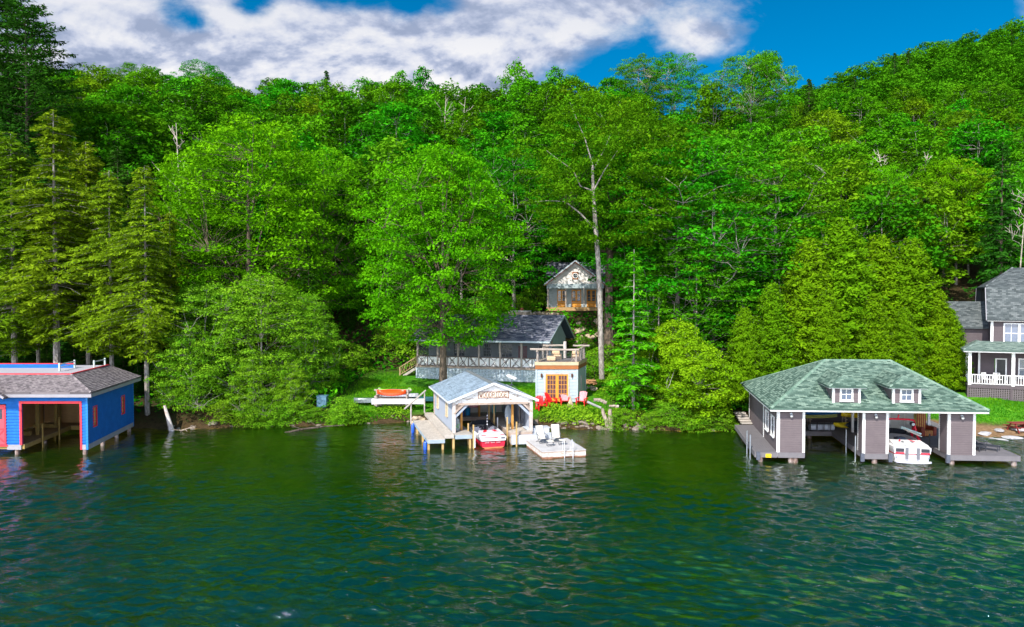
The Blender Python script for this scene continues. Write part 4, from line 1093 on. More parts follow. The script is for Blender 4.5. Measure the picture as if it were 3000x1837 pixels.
    s = MB(fr); s.bar((-.70, -.203, .46), (-.58, -.203, .40), .012, .03); s.bar((-.58, -.203, .40), (-.50, -.203, .47), .012, .03); s.bar((-.70, -.203, .40), (-.62, -.203, .38), .012, .03); s.build('sign_marks', BLACK, sb)
    return fr, root
RBF, RB = grey_boathouse()

# ================================================================== BLUE BOATHOUSE (left)
S_BLUE = wood('blue_clapboard', (.012, .16, .55), (.004, .085, .33), axis=0)
RED = plain('red_trim_paint', (.74, .035, .055), .5, var=.08, scale=3)
R_BROWN = shingle('weathered_grey_shingles', [(.10, .085, .09), (.20, .17, .175), (.29, .25, .25)], .2, .14)
Y_WOOD = wood('new_yellow_timber', (.42, .30, .09), (.26, .17, .05), axis=2)
Y_DECK = wood('new_timber_deck', (.36, .26, .13), (.22, .15, .07), axis=1)
GREYB = plain('grey_fascia_paint', (.33, .31, .34), .6, var=.15, scale=2)
PLY = wood('plywood', (.66, .42, .19), (.46, .27, .10), axis=0)
def blue_boathouse():
    fr = Frame((-29.6, 47.4, 0), (1, 0), (-.186, 1))
    root = empty('boathouse', fr.O, 'royal blue clapboard boathouse with red trim and a railed roof deck', 'boathouse')
    zb, zw, ze = .37, .72, 4.05; D = 8.6; Lf = -13.0
    holes = [(-Lf-4.55, -Lf-.5, zw-.01, 3.62)]; A, B = (Lf, 0), (0, 0)
    m = MB(fr); o0 = -Lf-4.55
    hl = [(o0, -Lf-.5, zw-.5, 3.60), (-Lf-6.85, -Lf-5.65, zw-.5, 3.55), (-Lf-11.9, -Lf-7.9, zw-.5, 3.60)]
    walls(m, A, B, zw, ze, hl, row=.21, out=.06); m.build('wall', S_BLUE, root)
    A2, B2 = (0, 0), (0, D)
    m = MB(fr); hs = [(.95, 1.45, 1.85, 3.15), (6.15, 6.65, 1.85, 3.15)]
    walls(m, A2, B2, zw, ze, hs, row=.21, out=.06); m.build('wall', S_BLUE, root)
    LITP = plain('pane_painted_sunlit_wood', (.90, .62, .26), .15, var=.2, scale=4, spec=.6)  # pane colour painted bright to stand for sunlit plywood inside
    for h in hs: window(fr, root, A2, B2, (h[0]+h[1])/2, h[2], .5, 1.3, 3, 4, fm=RED, bar=.02, case=.1, out=.055, pm=LITP, sill=False)
    m = MB(fr); walls(m, (0, D), (Lf, D), zw, ze, row=.21, out=.06); m.build('wall', S_BLUE, root)
    t = MB(fr); t.box((-.1, -.045, zb), (.045, .1, ze)); t.box((-.1, D-.1, zb), (.045, D+.045, ze)); t.build('corner_board', plain('blue_trim', (.01, .20, .58), .5, var=.05), root)
    # plinth boards
    t = MB(fr); t.box((-.48, -.06, zb), (-.101, .0, zw-.005)); t.box((-5.6, -.06, zb), (-4.62, 0, zw-.005)); t.box((-7.8, -.06, zb), (-6.8, 0, zw-.005))
    t.box((.005, .05, zb), (.05, D-.11, zw-.005)); t.build('plinth', GREYB, root)
    # red frames round the openings
    for (a, b, top) in ((-4.55, -.5, 3.60), (-11.9, -7.9, 3.6)):
        t = MB(fr); t.box((a-.16, -.075, zw-.02), (a, .12, top+.16)); t.box((b, -.075, zb), (b+.13, .12, top+.16)); t.box((a+.001, -.075, top), (b-.001, .12, top+.16)); t.build('opening_trim', RED, root)
    t = MB(fr); a, b = -6.85, -5.65
    t.box((a, -.075, zw), (a+.12, .05, 3.5)); t.box((b-.12, -.075, zw), (b, .05, 3.5)); t.box((a+.12, -.075, 3.38), (b-.12, .05, 3.5)); t.box((a-.2, -.1, zw-.12), (b+.1, .2, zw)); t.build('door_frame', RED, root)
    dm = MB(fr); dm.box((a+.13, -.03, zw+.01), (b-.13, .02, 3.37)); dr = dm.build('door', plain('door_red', (.70, .07, .10), .5, var=.08), root)
    dm = MB(fr)
    for i in range(3): dm.box((a+.22+i*.26, -.045, 2.5), (a+.40+i*.26, -.031, 3.2))
    dm.build('pane', GLASS, dr)
    dm = MB(fr); dm.bar((a+.2, -.04, zw+.2), (b-.2, -.04, 1.7), .02, .08); dm.bar((b-.2, -.045, zw+.2), (a+.2, -.045, 1.7), .02, .08); dm.box((a+.2, -.05, 1.75), (b-.2, -.031, 1.85)); dm.build('door_braces', RED, dr)
    # fascia, soffit
    ov = .5; z0, z1 = 4.09, 4.43; L, Rr, Fv, Bv = Lf-ov, ov, -ov, D+ov
    t = MB(fr); t.box((L, Fv, z0), (Rr, Fv+.04, z1)); t.box((Rr-.04, Fv+.041, z0), (Rr, Bv, z1)); t.box((L, Bv+.001, z0), (Rr, Bv+.04, z1)); t.build('fascia', GREYB, root)
    t = MB(fr); t.box((L, Fv+.045, z0+.01), (Rr-.045, Bv, z0+.04)); t.build('soffit', PLY, root)
    # roof: front and right slopes up to the deck
    dz = 5.38; ud, vd = -2.15, 2.3
    r = Roof(fr); zz = z1+.02; fl, fr_, br = (L, Fv-.03, zz), (Rr+.03, Fv-.03, zz), (Rr+.03, Bv, zz)
    r.plane(fl, fr_, (ud, vd, dz), (L, vd, dz)); r.plane(fr_, br, (ud, Bv, dz), (ud, vd, dz), row=.2, step=.03)
    r.cap(fr_, (ud, vd, dz), .26); ro = r.build('roof', R_BROWN, root)
    bk = MB(fr); bk.face([(Rr, Bv, zz-.05), (ud, Bv, dz-.02), (L, Bv, dz-.02), (L, Bv, zz-.05)]); bk.build('gable', S_BLUE, root)
    t = MB(fr); t.box((L, vd-.06, dz-.03), (ud+.02, vd+.06, dz+.07)); t.box((ud-.04, vd+.061, dz-.03), (ud+.08, Bv, dz+.07)); t.build('roof_edge_trim', RED, ro)
    deck(fr, root, L, ud-.05, vd+.07, Bv, dz-.02, plain('grey_deck_boards', (.42, .40, .43), .7, var=.12), 'u', name='roof_deck')
    t = MB(fr); t.box((L, 6.9, dz-.01), (-4.05, 7.0, dz+.30)); pr = t.build('parapet', S_BLUE, root)
    t = MB(fr); t.box((L, 6.86, dz+.301), (-4.0, 7.04, dz+.35)); t.build('parapet_cap', RED, pr)
    RG = plain('pale_grey_rail', (.42, .50, .48), .5, var=.1)
    rl = MB(fr)
    for u, v in ((-4.0, 4.4), (-4.0, 6.95), (-2.3, 6.6), (-2.3, 8.7)): rl.box((u-.06, v-.06, dz-.01), (u+.06, v+.06, dz+.62))
    rl.bar((-4.0, 4.4, dz+.5), (-4.0, 6.95, dz+.5), .05, .08); rl.bar((-2.3, 6.6, dz+.5), (-2.3, 8.7, dz+.5), .05, .08); rl.bar((-4.0, 4.4, dz+.28), (-4.0, 6.95, dz+.28), .04, .06)
    rl.build('deck_railing', RG, root)
    # small gable over the door
    g = Roof(fr); pz = 5.0; c = -6.7; w = 1.45; vg = -1.0
    g.plane((c-w, Bv*0+2.0, 4.15), (c-w, vg, 4.15), (c, vg, pz), (c, 2.6, pz)); g.plane((c+w, vg, 4.15), (c+w, 2.0, 4.15), (c, 2.6, pz), (c, vg, pz)); g.build('porch_roof', R_BROWN, root)
    t = MB(fr); t.bar((c-w, vg-.03, 4.12), (c, vg-.03, pz-.03), .04, .16); t.bar((c, vg-.03, pz-.03), (c+w, vg-.03, 4.12), .04, .16); t.build('barge_board', GREYB, root)
    t = MB(fr); t.face([(c-w+.2, vg+.1, 4.1), (c+w-.2, vg+.1, 4.1), (c, vg+.1, pz-.12)]); t.build('gable', S_BLUE, root)
    # interior: new timber docks round the slip
    deck(fr, root, -6.9, -4.42, .02, D-.2, zw, Y_DECK, 'v', name='dock', fascia=Y_WOOD, fh=.32)
    deck(fr, root, -4.41, -.12, 7.0, D-.2, zw-.005, Y_DECK, 'u', name='dock', fascia=Y_WOOD, fh=.32)
    # walkway along the inner side narrows towards the back: diagonal edge board
    t = MB(fr); t.box((-7.2, D-.25, zw), (-.9, D-.2, ze-.05)); t.build('plywood_wall', PLY, root)
    t = MB(fr); t.box((-.88, D-.27, zw+.3), (-.12, D-.21, ze-.05)); t.build('white_panel', plain('pale_panel', (.62, .64, .68), .6, var=.05), root)
    for u, v, w_ in ((-5.2, 3.4, .24), (-5.2, 6.3, .24), (-4.0, 8.2, .1), (-3.0, 8.2, .1), (-1.9, 8.2, .1), (-5.8, 8.2, .1)): posts(fr, root, [(u, v)], zw, 4.05, w_, Y_WOOD)
    for u, v, zt in ((-4.34, 2.4, 1.76), (-4.34, 4.96, 1.75), (-6.4, 3.2, 1.3), (-5.6, 6.9, 1.7)): MB(fr).box((u-.05, v-.05, -2), (u+.05, v+.05, zt)).build('mooring_post', Y_WOOD, root)
    for q in (((-6.9, 3.0, zw+.02), (-5.6, 3.25, zw+.3)), ((-6.9, 6.0, zw+.02), (-5.05, 6.3, zw+.32)), ((-.9, 6.0, zw-.2), (-.12, 6.9, zw+.2))): MB(fr).box(*q).build('timber_beam', Y_WOOD, root)
    m = MB(fr); m.box((-7.4, .3, zw), (-7.3, D, ze)); m.build('partition', PLY, root)
    for u, v in ((-.25, .15), (-5.0, .15), (-7.3, .2), (-.2, 3), (-.2, 5.6), (-.2, 8.2), (-5, 4), (-12, .2)): pile(fr, root, u, v, zb, .16)
    return fr, root
LBF, LB = blue_boathouse()
# ================================================================== WOODRIDGE BOATHOUSE
def birch(name='birch_bark', base=(.80, .78, .76), dark=(.10, .07, .05), amt=.60, scale=1.6):
    if name in MATS: return MATS[name]
    m, t, b, o = mat_base(name)
    tc = t.new('ShaderNodeTexCoord'); P = tc.outputs['Object']
    v = t.vmath('MULTIPLY', P, (1, 1, 2.6))
    big = t.noise(v, scale, 3, .5, .8); fine = t.noise(t.vmath('MULTIPLY', P, (1, 1, 3.5)), 6, 6, .75, 1.2)
    f = t.math('ADD', t.math('MULTIPLY', big, .5), t.math('MULTIPLY', fine, .5))
    c = t.ramp(f, [(.42, base), (amt-.02, tuple(x*.93 for x in base)), (amt+.03, (.38, .28, .2)), (amt+.10, dark)])
    t.link(c, b.inputs['Base Color']); b.inputs['Roughness'].default_value = .8
    MATS[name] = m; return m
S_PALE = wood('blue_grey_boards', (.36, .43, .48), (.22, .27, .31), axis=0, contrast=.8)
S_PALEV = wood('blue_grey_wall', (.36, .40, .47), (.26, .29, .35), axis=2, contrast=.6)
W_OLD = wood('weathered_planks', (.52, .47, .42), (.27, .24, .21), axis=0)
W_OLDV = wood('weathered_planks_long', (.60, .53, .46), (.30, .26, .22), axis=1)
W_POST = wood('worn_white_post', (.66, .60, .56), (.34, .27, .24), axis=2)
W_ORANGE = wood('orange_post', (.62, .30, .07), (.40, .18, .04), axis=2)
W_TAN = wood('tan_pole', (.55, .38, .16), (.35, .22, .08), axis=2)
BEAM = wood('old_beam', (.50, .40, .33), (.22, .15, .12), axis=0)
def metal_roof(name, c1, c2):
    m, t, b, o = mat_base(name)
    uv = t.new('ShaderNodeUVMap'); uv.uv_map = 'UVMap'
    n = t.noise(t.vmath('MULTIPLY', uv.outputs[0], (.8, 7, 1)), 1.6, 5, .65, .6); n2 = t.noise(uv.outputs[0], 1.1, 5, .65)
    f = t.math('ADD', t.math('MULTIPLY', n, .6), t.math('MULTIPLY', n2, .4))
    t.link(t.ramp(f, [(.36, c2), (.52, c1), (.66, tuple(min(1, x*1.5) for x in c1))]), b.inputs['Base Color'])
    b.inputs['Roughness'].default_value = .55; b.inputs['Specular IOR Level'].default_value = .5
    return m
R_TAR = metal_roof('rolled_roofing', (.26, .33, .41), (.11, .14, .18))
def woodridge():
    fr = Frame((-4.33, 50.0, 0), (1, .16), (-.28, 1))
    root = empty('boathouse', fr.O, 'small weathered boathouse with WOODRIDGE on its birch bark gable', 'boathouse')
    zd = 1.03; Wd, D = 5.85, 8.3; ze = 3.45
    # walls
    m = MB(fr); A, B = (0, D), (0, 0)
    hs = [(1.6, 2.15, 1.95, 3.0), (5.6, 6.15, 1.95, 3.0)]
    walls(m, A, B, zd, ze, hs, row=.9, out=.004); m.build('wall', S_PALEV, root)
    YF = wood('cream_frame', (.62, .52, .36), (.42, .33, .2), axis=2)
    for h in hs: window(fr, root, A, B, (h[0]+h[1])/2, h[2], .55, 1.05, 2, 3, fm=YF, case=.12, out=.06, bar=.03)
    m = MB(fr); m.box((Wd-.08, .1, zd), (Wd, D-.1, ze)); m.build('wall', S_PALEV, root)
    m = MB(fr); m.box((.1, D-.09, zd), (Wd-.1, D, ze)); m.build('wall', plain('pale_inner_boards', (.62, .60, .57), .8, var=.3, stretch=(4, 4, .4)), root)
    t = MB(fr); t.box((-.06, D-.16, zd-.05), (.08, D+.03, ze)); t.build('corner_board', BEAM, root)
    for u in (0, Wd-.16): MB(fr).box((u-.05, -.08, zd-.05), (u+.17, .14, ze-.25)).build('post', W_POST, root)
    # gable, header, braces
    pk = 4.60; zg = 3.28
    m = MB(fr); m.face([(0, -.03, zg-.14), (Wd, -.03, zg-.14), (Wd+.02, -.03, ze), (Wd/2, -.03, pk-.05), (-.02, -.03, ze)][::1]); m.face([(0, .05, zg-.14), (-.02, .05, ze), (Wd/2, .05, pk-.05), (Wd+.02, .05, ze), (Wd, .05, zg-.14)])
    for a, b in (((0, zg-.14), (Wd, zg-.14)),): m.face([(a[0], -.03, a[1]), (a[0], .05, a[1]), (b[0], .05, b[1]), (b[0], -.03, b[1])])
    m.build('gable', birch('birch_bark', amt=.55, scale=2.0), root)
    t = MB(fr); t.bar((.35, -.08, zg-.15), (Wd-.35, -.08, zg-.15), .09, .16); t.build('header', BEAM, root)
    t = MB(fr)
    for s, u in ((1, .12), (-1, Wd-.12)):
        t.slab([(u, -.05, zg-.15), (u+s*.55, -.05, zg-.15), (u, -.05, zg-.75)], .001)
    for s, u in ((1, .05), (-1, Wd-.05)):
        t.bar((u, -.06, zg-.85), (u+s*.72, -.06, zg-.16), .06, .13)
    t.build('brace', BEAM, root)
    t = MB(fr)
    for s, u in ((1, .1), (-1, Wd-.1)): t.bar((u, .02, zg-1.15), (u+s*.95, .02, zg-.2), .08, .17)
    t.build('brace', S_PALEV, root)
    m = MB(fr)
    for s, u in ((1, 0.02), (-1, Wd-.02)): m.face([(u, -.035, zg-.9), (u+s*.10, -.035, zg-.9), (u+s*.75, -.035, zg-.2), (u+s*.75, -.035, zg-.1), (u, -.035, zg-.1)])
    m.build('gable_corner', birch(), root)
    # roof
    ov = .38; r = Roof(fr); zr = pk+.05; zel = zr - (pk-ze+.02)/(Wd/2)*(Wd/2+ov)
    vf, vb = -.26, D+.35
    for s in (-1, 1):
        ue = Wd/2 + s*(Wd/2+ov)
        e0, e1 = ((ue, vb, zel), (ue, vf, zel)) if s < 0 else ((ue, vf, zel), (ue, vb, zel))
        r0, r1 = (Wd/2, e0[1], zr), (Wd/2, e1[1], zr)
        r.plane(e0, e1, r1, r0, row=.9, step=.008, thick=.09)
    ro = r.build('roof', R_TAR, root)
    c = MB(fr)
    c.slab([(Wd/2-.22, vf, zr-.04), (Wd/2, vf, zr+.05), (Wd/2, vb, zr+.05), (Wd/2-.22, vb, zr-.04)], .02); c.slab([(Wd/2, vf, zr+.05), (Wd/2+.22, vf, zr-.04), (Wd/2+.22, vb, zr-.04), (Wd/2, vb, zr+.05)], .02)
    c.build('ridge_cap', plain('dark_ridge_felt', (.15, .165, .17), .8, var=.35), ro)
    t = MB(fr); ul, ur = Wd/2-(Wd/2+ov), Wd/2+(Wd/2+ov)
    t.bar((ul, vf-.03, zel-.02), (Wd/2, vf-.03, zr-.02), .05, .17); t.bar((Wd/2, vf-.03, zr-.02), (ur, vf-.03, zel-.02), .05, .17)
    t.bar((ul-.02, vf, zel-.03), (ul-.02, vb, zel-.03), .04, .12); t.bar((ur+.02, vf, zel-.03), (ur+.02, vb, zel-.03), .04, .12)
    t.build('barge_board', plain('pale_metal_edge', (.62, .64, .68), .5, var=.1), ro)
    # sign WOODRIDGE
    su0, su1, sz0, sz1 = 1.83, 4.05, 3.56, 4.01
    sg = MB(fr).box((su0, -.075, sz0), (su1, -.045, sz1)).build('sign_board', plain('cream_sign', (.72, .62, .50), .7, var=.15), root)
    f = MB(fr)
    for a, b in (((su0-.05, sz0), (su1+.05, sz0)), ((su0-.05, sz1), (su1+.05, sz1)), ((su0, sz0-.05), (su0, sz1+.05)), ((su1, sz0-.05), (su1, sz1+.05))):
        f.tube([(a[0], -.085, a[1]), (b[0], -.085, b[1])], .022, 6)
    f.build('sign_frame', plain('twig_brown', (.24, .09, .05), .8, var=.3), sg)
    GL = {'W': [(0,1,.12,0), (.12,0,.5,.55), (.5,.55,.5,.1), (.5,.1,.75,0), (.75,0,1,1)], 'O': [(.25,0,.75,0), (.75,0,1,.3), (1,.3,1,.7), (1,.7,.75,1), (.75,1,.25,1), (.25,1,0,.7), (0,.7,0,.3), (0,.3,.25,0)],
          'D': [(0,0,0,1), (0,1,.65,1), (.65,1,1,.7), (1,.7,1,.3), (1,.3,.65,0), (.65,0,0,0)], 'R': [(0,0,0,1), (0,1,.75,1), (.75,1,1,.8), (1,.8,.75,.5), (.75,.5,0,.5), (.4,.5,1,0)],
          'I': [(.5,0,.5,1), (.1,0,.9,0), (.1,1,.9,1)], 'G': [(1,.85,.7,1), (.7,1,.25,1), (.25,1,0,.7), (0,.7,0,.3), (0,.3,.25,0), (.25,0,1,0), (1,0,1,.45), (1,.45,.6,.45)], 'E': [(0,0,0,1), (0,1,1,1), (0,.5,.8,.5), (0,0,1,0)]}
    L = MB(fr); word = 'WOODRIDGE'; n = len(word); cw = (su1-su0-.16)/n
    for i, ch in enumerate(word):
        x = su0+.08 + i*cw + cw*.13; w = cw*.74; z0, h = sz0+.065, sz1-sz0-.13
        for a, b, c_, d in GL[ch]: L.tube([(x+a*w, -.088, z0+b*h), (x+c_*w, -.088, z0+d*h)], .0165, 5)
    L.build('sign_letters', plain('letter_brown', (.16, .05, .035), .8, var=.2), sg)
    # docks
    deck(fr, root, .0, 1.25, -.75, 3.0, zd, W_OLD, 'u', name='dock', fascia=S_PALE, fh=.32)
    deck(fr, root, .09, .8, 3.01, D-.2, zd, W_OLD, 'u', name='dock', fascia=S_PALE, fh=.3)
    deck(fr, root, 4.05, Wd-.09, -.35, D-.2, zd-.003, W_OLDV, 'u', name='dock', fascia=BEAM, fh=.38)
    deck(fr, root, .81, 4.04, 6.2, D-.2, zd-.006, W_OLD, 'u', name='dock', fascia=BEAM, fh=.3)
    deck(fr, root, -.75, -.06, -.75, D+.6, zd, W_OLDV, 'u', name='boardwalk', fascia=W_OLD, fh=.26, bw=.3)
    deck(fr, root, -2.0, -.76, -1.0, 6.6, .80, W_OLDV, 'u', name='low_dock', fascia=S_PALE, fh=.30, bw=.17)
    for u, v in ((-1.9, -.8), (-.9, -.8), (-.1, -.6), (1.1, -.6), (-1.9, 2), (-1.9, 5), (4.2, -.2), (4.2, 3), (5.6, -.2), (4.2, 6), (.7, 4)):
        MB(fr).box((u-.07, v-.07, -2), (u+.07, v+.07, zd-.28)).build('dock_leg', W_TAN, root)
    for u, v, zt, w, mt in ((.78, .9, 3.5, .15, W_ORANGE), (4.55, .7, 3.5, .15, W_ORANGE), (3.35, 6.3, 3.5, .16, W_ORANGE)): posts(fr, root, [(u, v)], zd, zt, w, mt)
    for u, v, zt, mt in ((1.28, -.9, 1.75, W_TAN), (1.2, .5, 1.6, W_TAN), (4.0, .1, 2.05, W_TAN), (4.45, -.75, 1.85, W_TAN), (4.2, .35, 1.5, W_TAN), (.55, 2.4, 2.05, W_TAN), (3.55, 3.8, 2.6, W_TAN), (3.75, 3.0, 2.65, W_TAN)):
        MB(fr).box((u-.045, v-.045, -2), (u+.045, v+.045, zt)).build('mooring_post', mt, root)
    MB(fr).tube([(1.36, -.98, .1), (1.36, -.98, 1.25)], .05, 8).build('white_pipe', WHITE, root)
    MB(fr).tube([(3.72, 1.8, -1), (3.72, 1.8, 1.75)], .06, 8).build('pale_pipe', GALV, root)
    # shore stairs behind: small sawhorse boards
    return fr, root
WBF, WB = woodridge()

# ================================================================== BATH HOUSE WITH ROOF DECK
S_WAVY = wood('blue_grey_wavy_board', (.46, .54, .56), (.30, .37, .40), axis=0)
S_WAVYR = S_WAVY
ORW = wood('orange_wood', (.76, .35, .05), (.58, .24, .03), axis=2)
CEDARB = wood('cedar_band', (.40, .15, .05), (.26, .09, .03), axis=0)
TANB = wood('tan_band', (.62, .47, .30), (.42, .30, .18), axis=0)
LOG = wood('grey_log', (.46, .39, .33), (.24, .19, .16), axis=0)
LOGV = wood('grey_log_upright', (.46, .39, .34), (.24, .20, .17), axis=2)
def logp(fr, pts, r, n=7, seed=0):
    rg = random.Random(seed); m = MB(fr); P = [Vector(p) for p in pts]; out = []
    for a, b in zip(P, P[1:]):
        for k in range(4): q = a.lerp(b, k/4); out.append(tuple(q + Vector((rg.uniform(-1, 1), rg.uniform(-1, 1), rg.uniform(-1, 1)))*r*.25))
    out.append(tuple(P[-1])); m.tube(out, [r*rg.uniform(.85, 1.12) for _ in out], n); return m
def bath_house():
    O = at(1571.5, 1174, 61); fr = Frame((O.x, 61, 0), (1, 0), (.30, 1)); z0 = 1.62
    root = empty('bath_house', (O.x, 61, z0), 'small blue grey bath house with orange double doors and a log railed roof deck', 'cabin')
    fr.O = Vector((O.x, 61, z0)); W_, D = 3.68, 3.7
    H = 4.55-z0
    fb = Frame(fr.O, fr.ex, fr.ey)
    zz = lambda z: z-z0
    A, B = (0, 0), (W_, 0); dc = 1.86; dw = 1.9; dh = 2.42
    m = MB(fb); walls(m, A, B, 0, H, [(dc-dw/2-.1, dc+dw/2+.1, -.1, dh+.1)], row=.29, out=.035, wavy=.07, seed=3); m.build('wall', S_WAVY, root)
    m = MB(fb); walls(m, (W_, 0), (W_, D), -.4, H, [(1.35, 1.75, .85, 2.1)], row=.29, out=.035, wavy=.09, seed=4); m.build('wall', S_WAVYR, root)
    window(fb, root, (W_, 0), (W_, D), 1.55, .85, .4, 1.25, 1, 2, fm=W_POST, case=.1)
    m = MB(fb); m.box((0, .1, -.5), (.08, D, H)); m.box((.081, D-.08, -.5), (W_-.1, D, H)); m.build('wall', S_WAVY, root)
    t = MB(fb); t.box((-.07, -.06, -.4), (.09, .1, H)); t.box((W_-.1, -.06, -.4), (W_+.06, .1, H)); t.box((W_-.04, D-.1, -.4), (W_+.06, D+.05, H)); t.build('corner_board', S_WAVY, root)
    # doors
    f = MB(fb); f.box((dc-dw/2-.17, -.08, -.05), (dc-dw/2-.06, .05, dh+.14)); f.box((dc+dw/2+.06, -.08, -.05), (dc+dw/2+.17, .05, dh+.14)); f.box((dc-dw/2-.059, -.08, dh+.06), (dc+dw/2+.059, .05, dh+.16)); f.build('door_frame', W_POST, root)
    for s in (-1, 1):
        a, b = (dc-dw/2-.05, dc-.004) if s < 0 else (dc+.004, dc+dw/2+.05)
        m = MB(fb); st = .13
        m.box((a, -.04, 0), (a+st, .02, dh+.05)); m.box((b-st, -.04, 0), (b, .02, dh+.05)); m.box((a+st, -.038, 0), (b-st, .018, .32)); m.box((a+st, -.038, dh-.06), (b-st, .018, dh+.05))
        for i in (1, 2): u = a+st+(b-a-2*st)*i/3; m.box((u-.018, -.036, .321), (u+.018, .0, dh-.061))
        for i in range(1, 5): z = .32+(dh-.38)*i/5; m.box((a+st, -.034, z-.018), (b-st, -.002, z+.018))
        d = m.build('door', ORW, root)
        p = MB(fb).box((a+st-.01, -.005, .31), (b-st+.01, .012, dh-.05)); p.build('pane', plain('door_pane', (.10, .035, .04), .08, var=.4, spec=.8), d)
        if s > 0: MB(fb).box((a+.03, -.09, 1.05), (a+.09, -.041, 1.1)).build('handle', plain('brass', (.6, .42, .12), .3, .9), d)
    for u in (.50, 3.22):
        l = MB(fb); l.tube([(u, -.13, 2.2), (u, -.13, 2.48)], [.06, .10], 6); l.box((u-.05, -.12, 2.4), (u+.05, -.02, 2.48)); l.tube([(u, -.13, 2.48), (u, -.13, 2.56)], [.11, .02], 6)
        l.build('lantern', plain('rusty_copper', (.22, .09, .05), .5, .6, var=.4), root)
    # bands and deck
    t = MB(fb); t.box((-.09, -.10, H), (W_+.09, .0, H+.36)); t.box((W_, .001, H), (W_+.09, D+.09, H+.36)); t.box((-.09, .001, H), (0, D+.09, H+.36)); t.build('cedar_band', CEDARB, root)
    t = MB(fb); t.box((-.12, -.15, H+.361), (W_+.12, -.02, H+.66)); t.box((W_+.02, -.019, H+.361), (W_+.12, D+.12, H+.66)); t.box((-.12, -.019, H+.361), (-.02, D+.12, H+.66)); t.build('deck_edge', TANB, root)
    zf = H+.66
    dk = deck(fb, root, -.015, W_+.015, -.015, D+.1, zf-.01, S_GREYD, 'v', name='roof_deck')
    # log railing
    rp = [(.1, .02), (W_-.1, .02), (W_-.05, D/2), (W_-.1, D-.1), (.1, D-.1)]
    for i, (u, v) in enumerate(rp): logp(fb, [(u, v, zf), (u, v, zf+1.15)], .10, seed=i).build('rail_post', LOGV, root)
    logp(fb, [(-.55, -.02, zf+1.12), (W_+.15, .0, zf+1.08)], .10, seed=11).build('top_rail', LOG, root)
    logp(fb, [(W_-.12, -.3, zf+.98), (W_-.05, D+.4, zf+1.12)], .10, seed=12).build('top_rail', LOG, root)
    logp(fb, [(.12, -.3, zf+.98), (.12, D+.3, zf+1.1)], .09, seed=13).build('top_rail', LOG, root)
    logp(fb, [(-.3, D-.1, zf+1.22), (1.7, D-.1, zf+1.22)], .09, seed=14).build('top_rail', LOG, root)
    logp(fb, [(2.5, D-.1, zf+1.2), (W_+.4, D-.1, zf+1.2)], .09, seed=15).build('top_rail', LOG, root)
    logp(fb, [(1.75, D-.1, zf), (1.75, D-.1, zf+1.6)], .14, seed=17).build('rail_post', birch('birch_pole', (.62, .55, .50), (.2, .15, .12), .62, 3), root)
    w = MB(fb)
    for k in range(1, 7):
        z = zf+.08+k*.13; w.tube([(.1, .02, z), (W_-.1, .02, z)], .008, 4); w.tube([(W_-.1, .02, z), (W_-.1, D-.1, z)], .008, 4); w.tube([(.1, .02, z), (.1, D-.1, z)], .008, 4)
    w.build('cable', GALV, root)
    for k in (1, 3): logp(fb, [(W_-.06, D*k/4, zf), (W_-.06, D*k/4, zf+1.05)], .05, seed=20+k).build('baluster', LOGV, root)
    # trunk of driftwood roots at the post feet
    m = MB(fb); rg = random.Random(4)
    for k in range(7): a_ = rg.uniform(0, 6.28); m.tube([(W_-.35, .02, zf+.35), (W_-.35+.2*math.cos(a_), .02+.06*math.sin(a_), zf+.1), (W_-.35+.34*math.cos(a_), .02+.08*math.sin(a_), zf)], [.03, .025, .012], 5)
    m.build('root_brace', LOGV, root)
    return fb, root
BHF, BH = bath_house()
def cushion(m, x0, x1, y0, y1, z0, z1, r=.05):
    m.loft([[(x0+r, y0+r, z0), (x1-r, y0+r, z0), (x1-r, y1-r, z0), (x0+r, y1-r, z0)], [(x0, y0, z0+r), (x1, y0, z0+r), (x1, y1, z0+r), (x0, y1, z0+r)],
            [(x0, y0, z1-r), (x1, y0, z1-r), (x1, y1, z1-r), (x0, y1, z1-r)], [(x0+r, y0+r, z1), (x1-r, y0+r, z1), (x1-r, y1-r, z1), (x0+r, y1-r, z1)]])
    return m
def patio_seat(loc, rz, label):
    e = empty('patio_chair', loc, label, 'chair', None, rz)
    c = plain('tan_cushion', (.66, .46, .28), .8, var=.1); f = plain('dark_rattan', (.16, .12, .09), .8, var=.3)
    m = MB(); m.box((-.42, -.40, .05), (.42, .36, .28))
    for x in (-.42, .34): m.box((x, -.42, .0), (x+.08, .42, .56))
    m.build('frame', f, e)
    cushion(MB(), -.33, .33, -.42, .30, .285, .45).build('seat', c, e); cushion(MB(), -.34, .34, .26, .44, .46, .98).build('backrest', c, e)
    return e
zf = 4.55-1.62+.66-.01
p = BHF.world((1.2, 2.5, zf)); patio_seat(p, .1, 'tan cushioned patio chair on the roof deck, left of the birch pole')
p = BHF.world((3.05, 2.3, zf)); patio_seat(p, -.1, 'tan cushioned patio chair on the roof deck at the right corner post')
p = BHF.world((.95, 1.45, zf)); o = cushion(MB(), -.38, .38, -.32, .32, 0, .40).build('ottoman', plain('tan_cushion', (.66, .46, .28)), None); o.location = p; tag(o, 'tan ottoman in front of the left patio chair on the roof deck', 'ottoman')

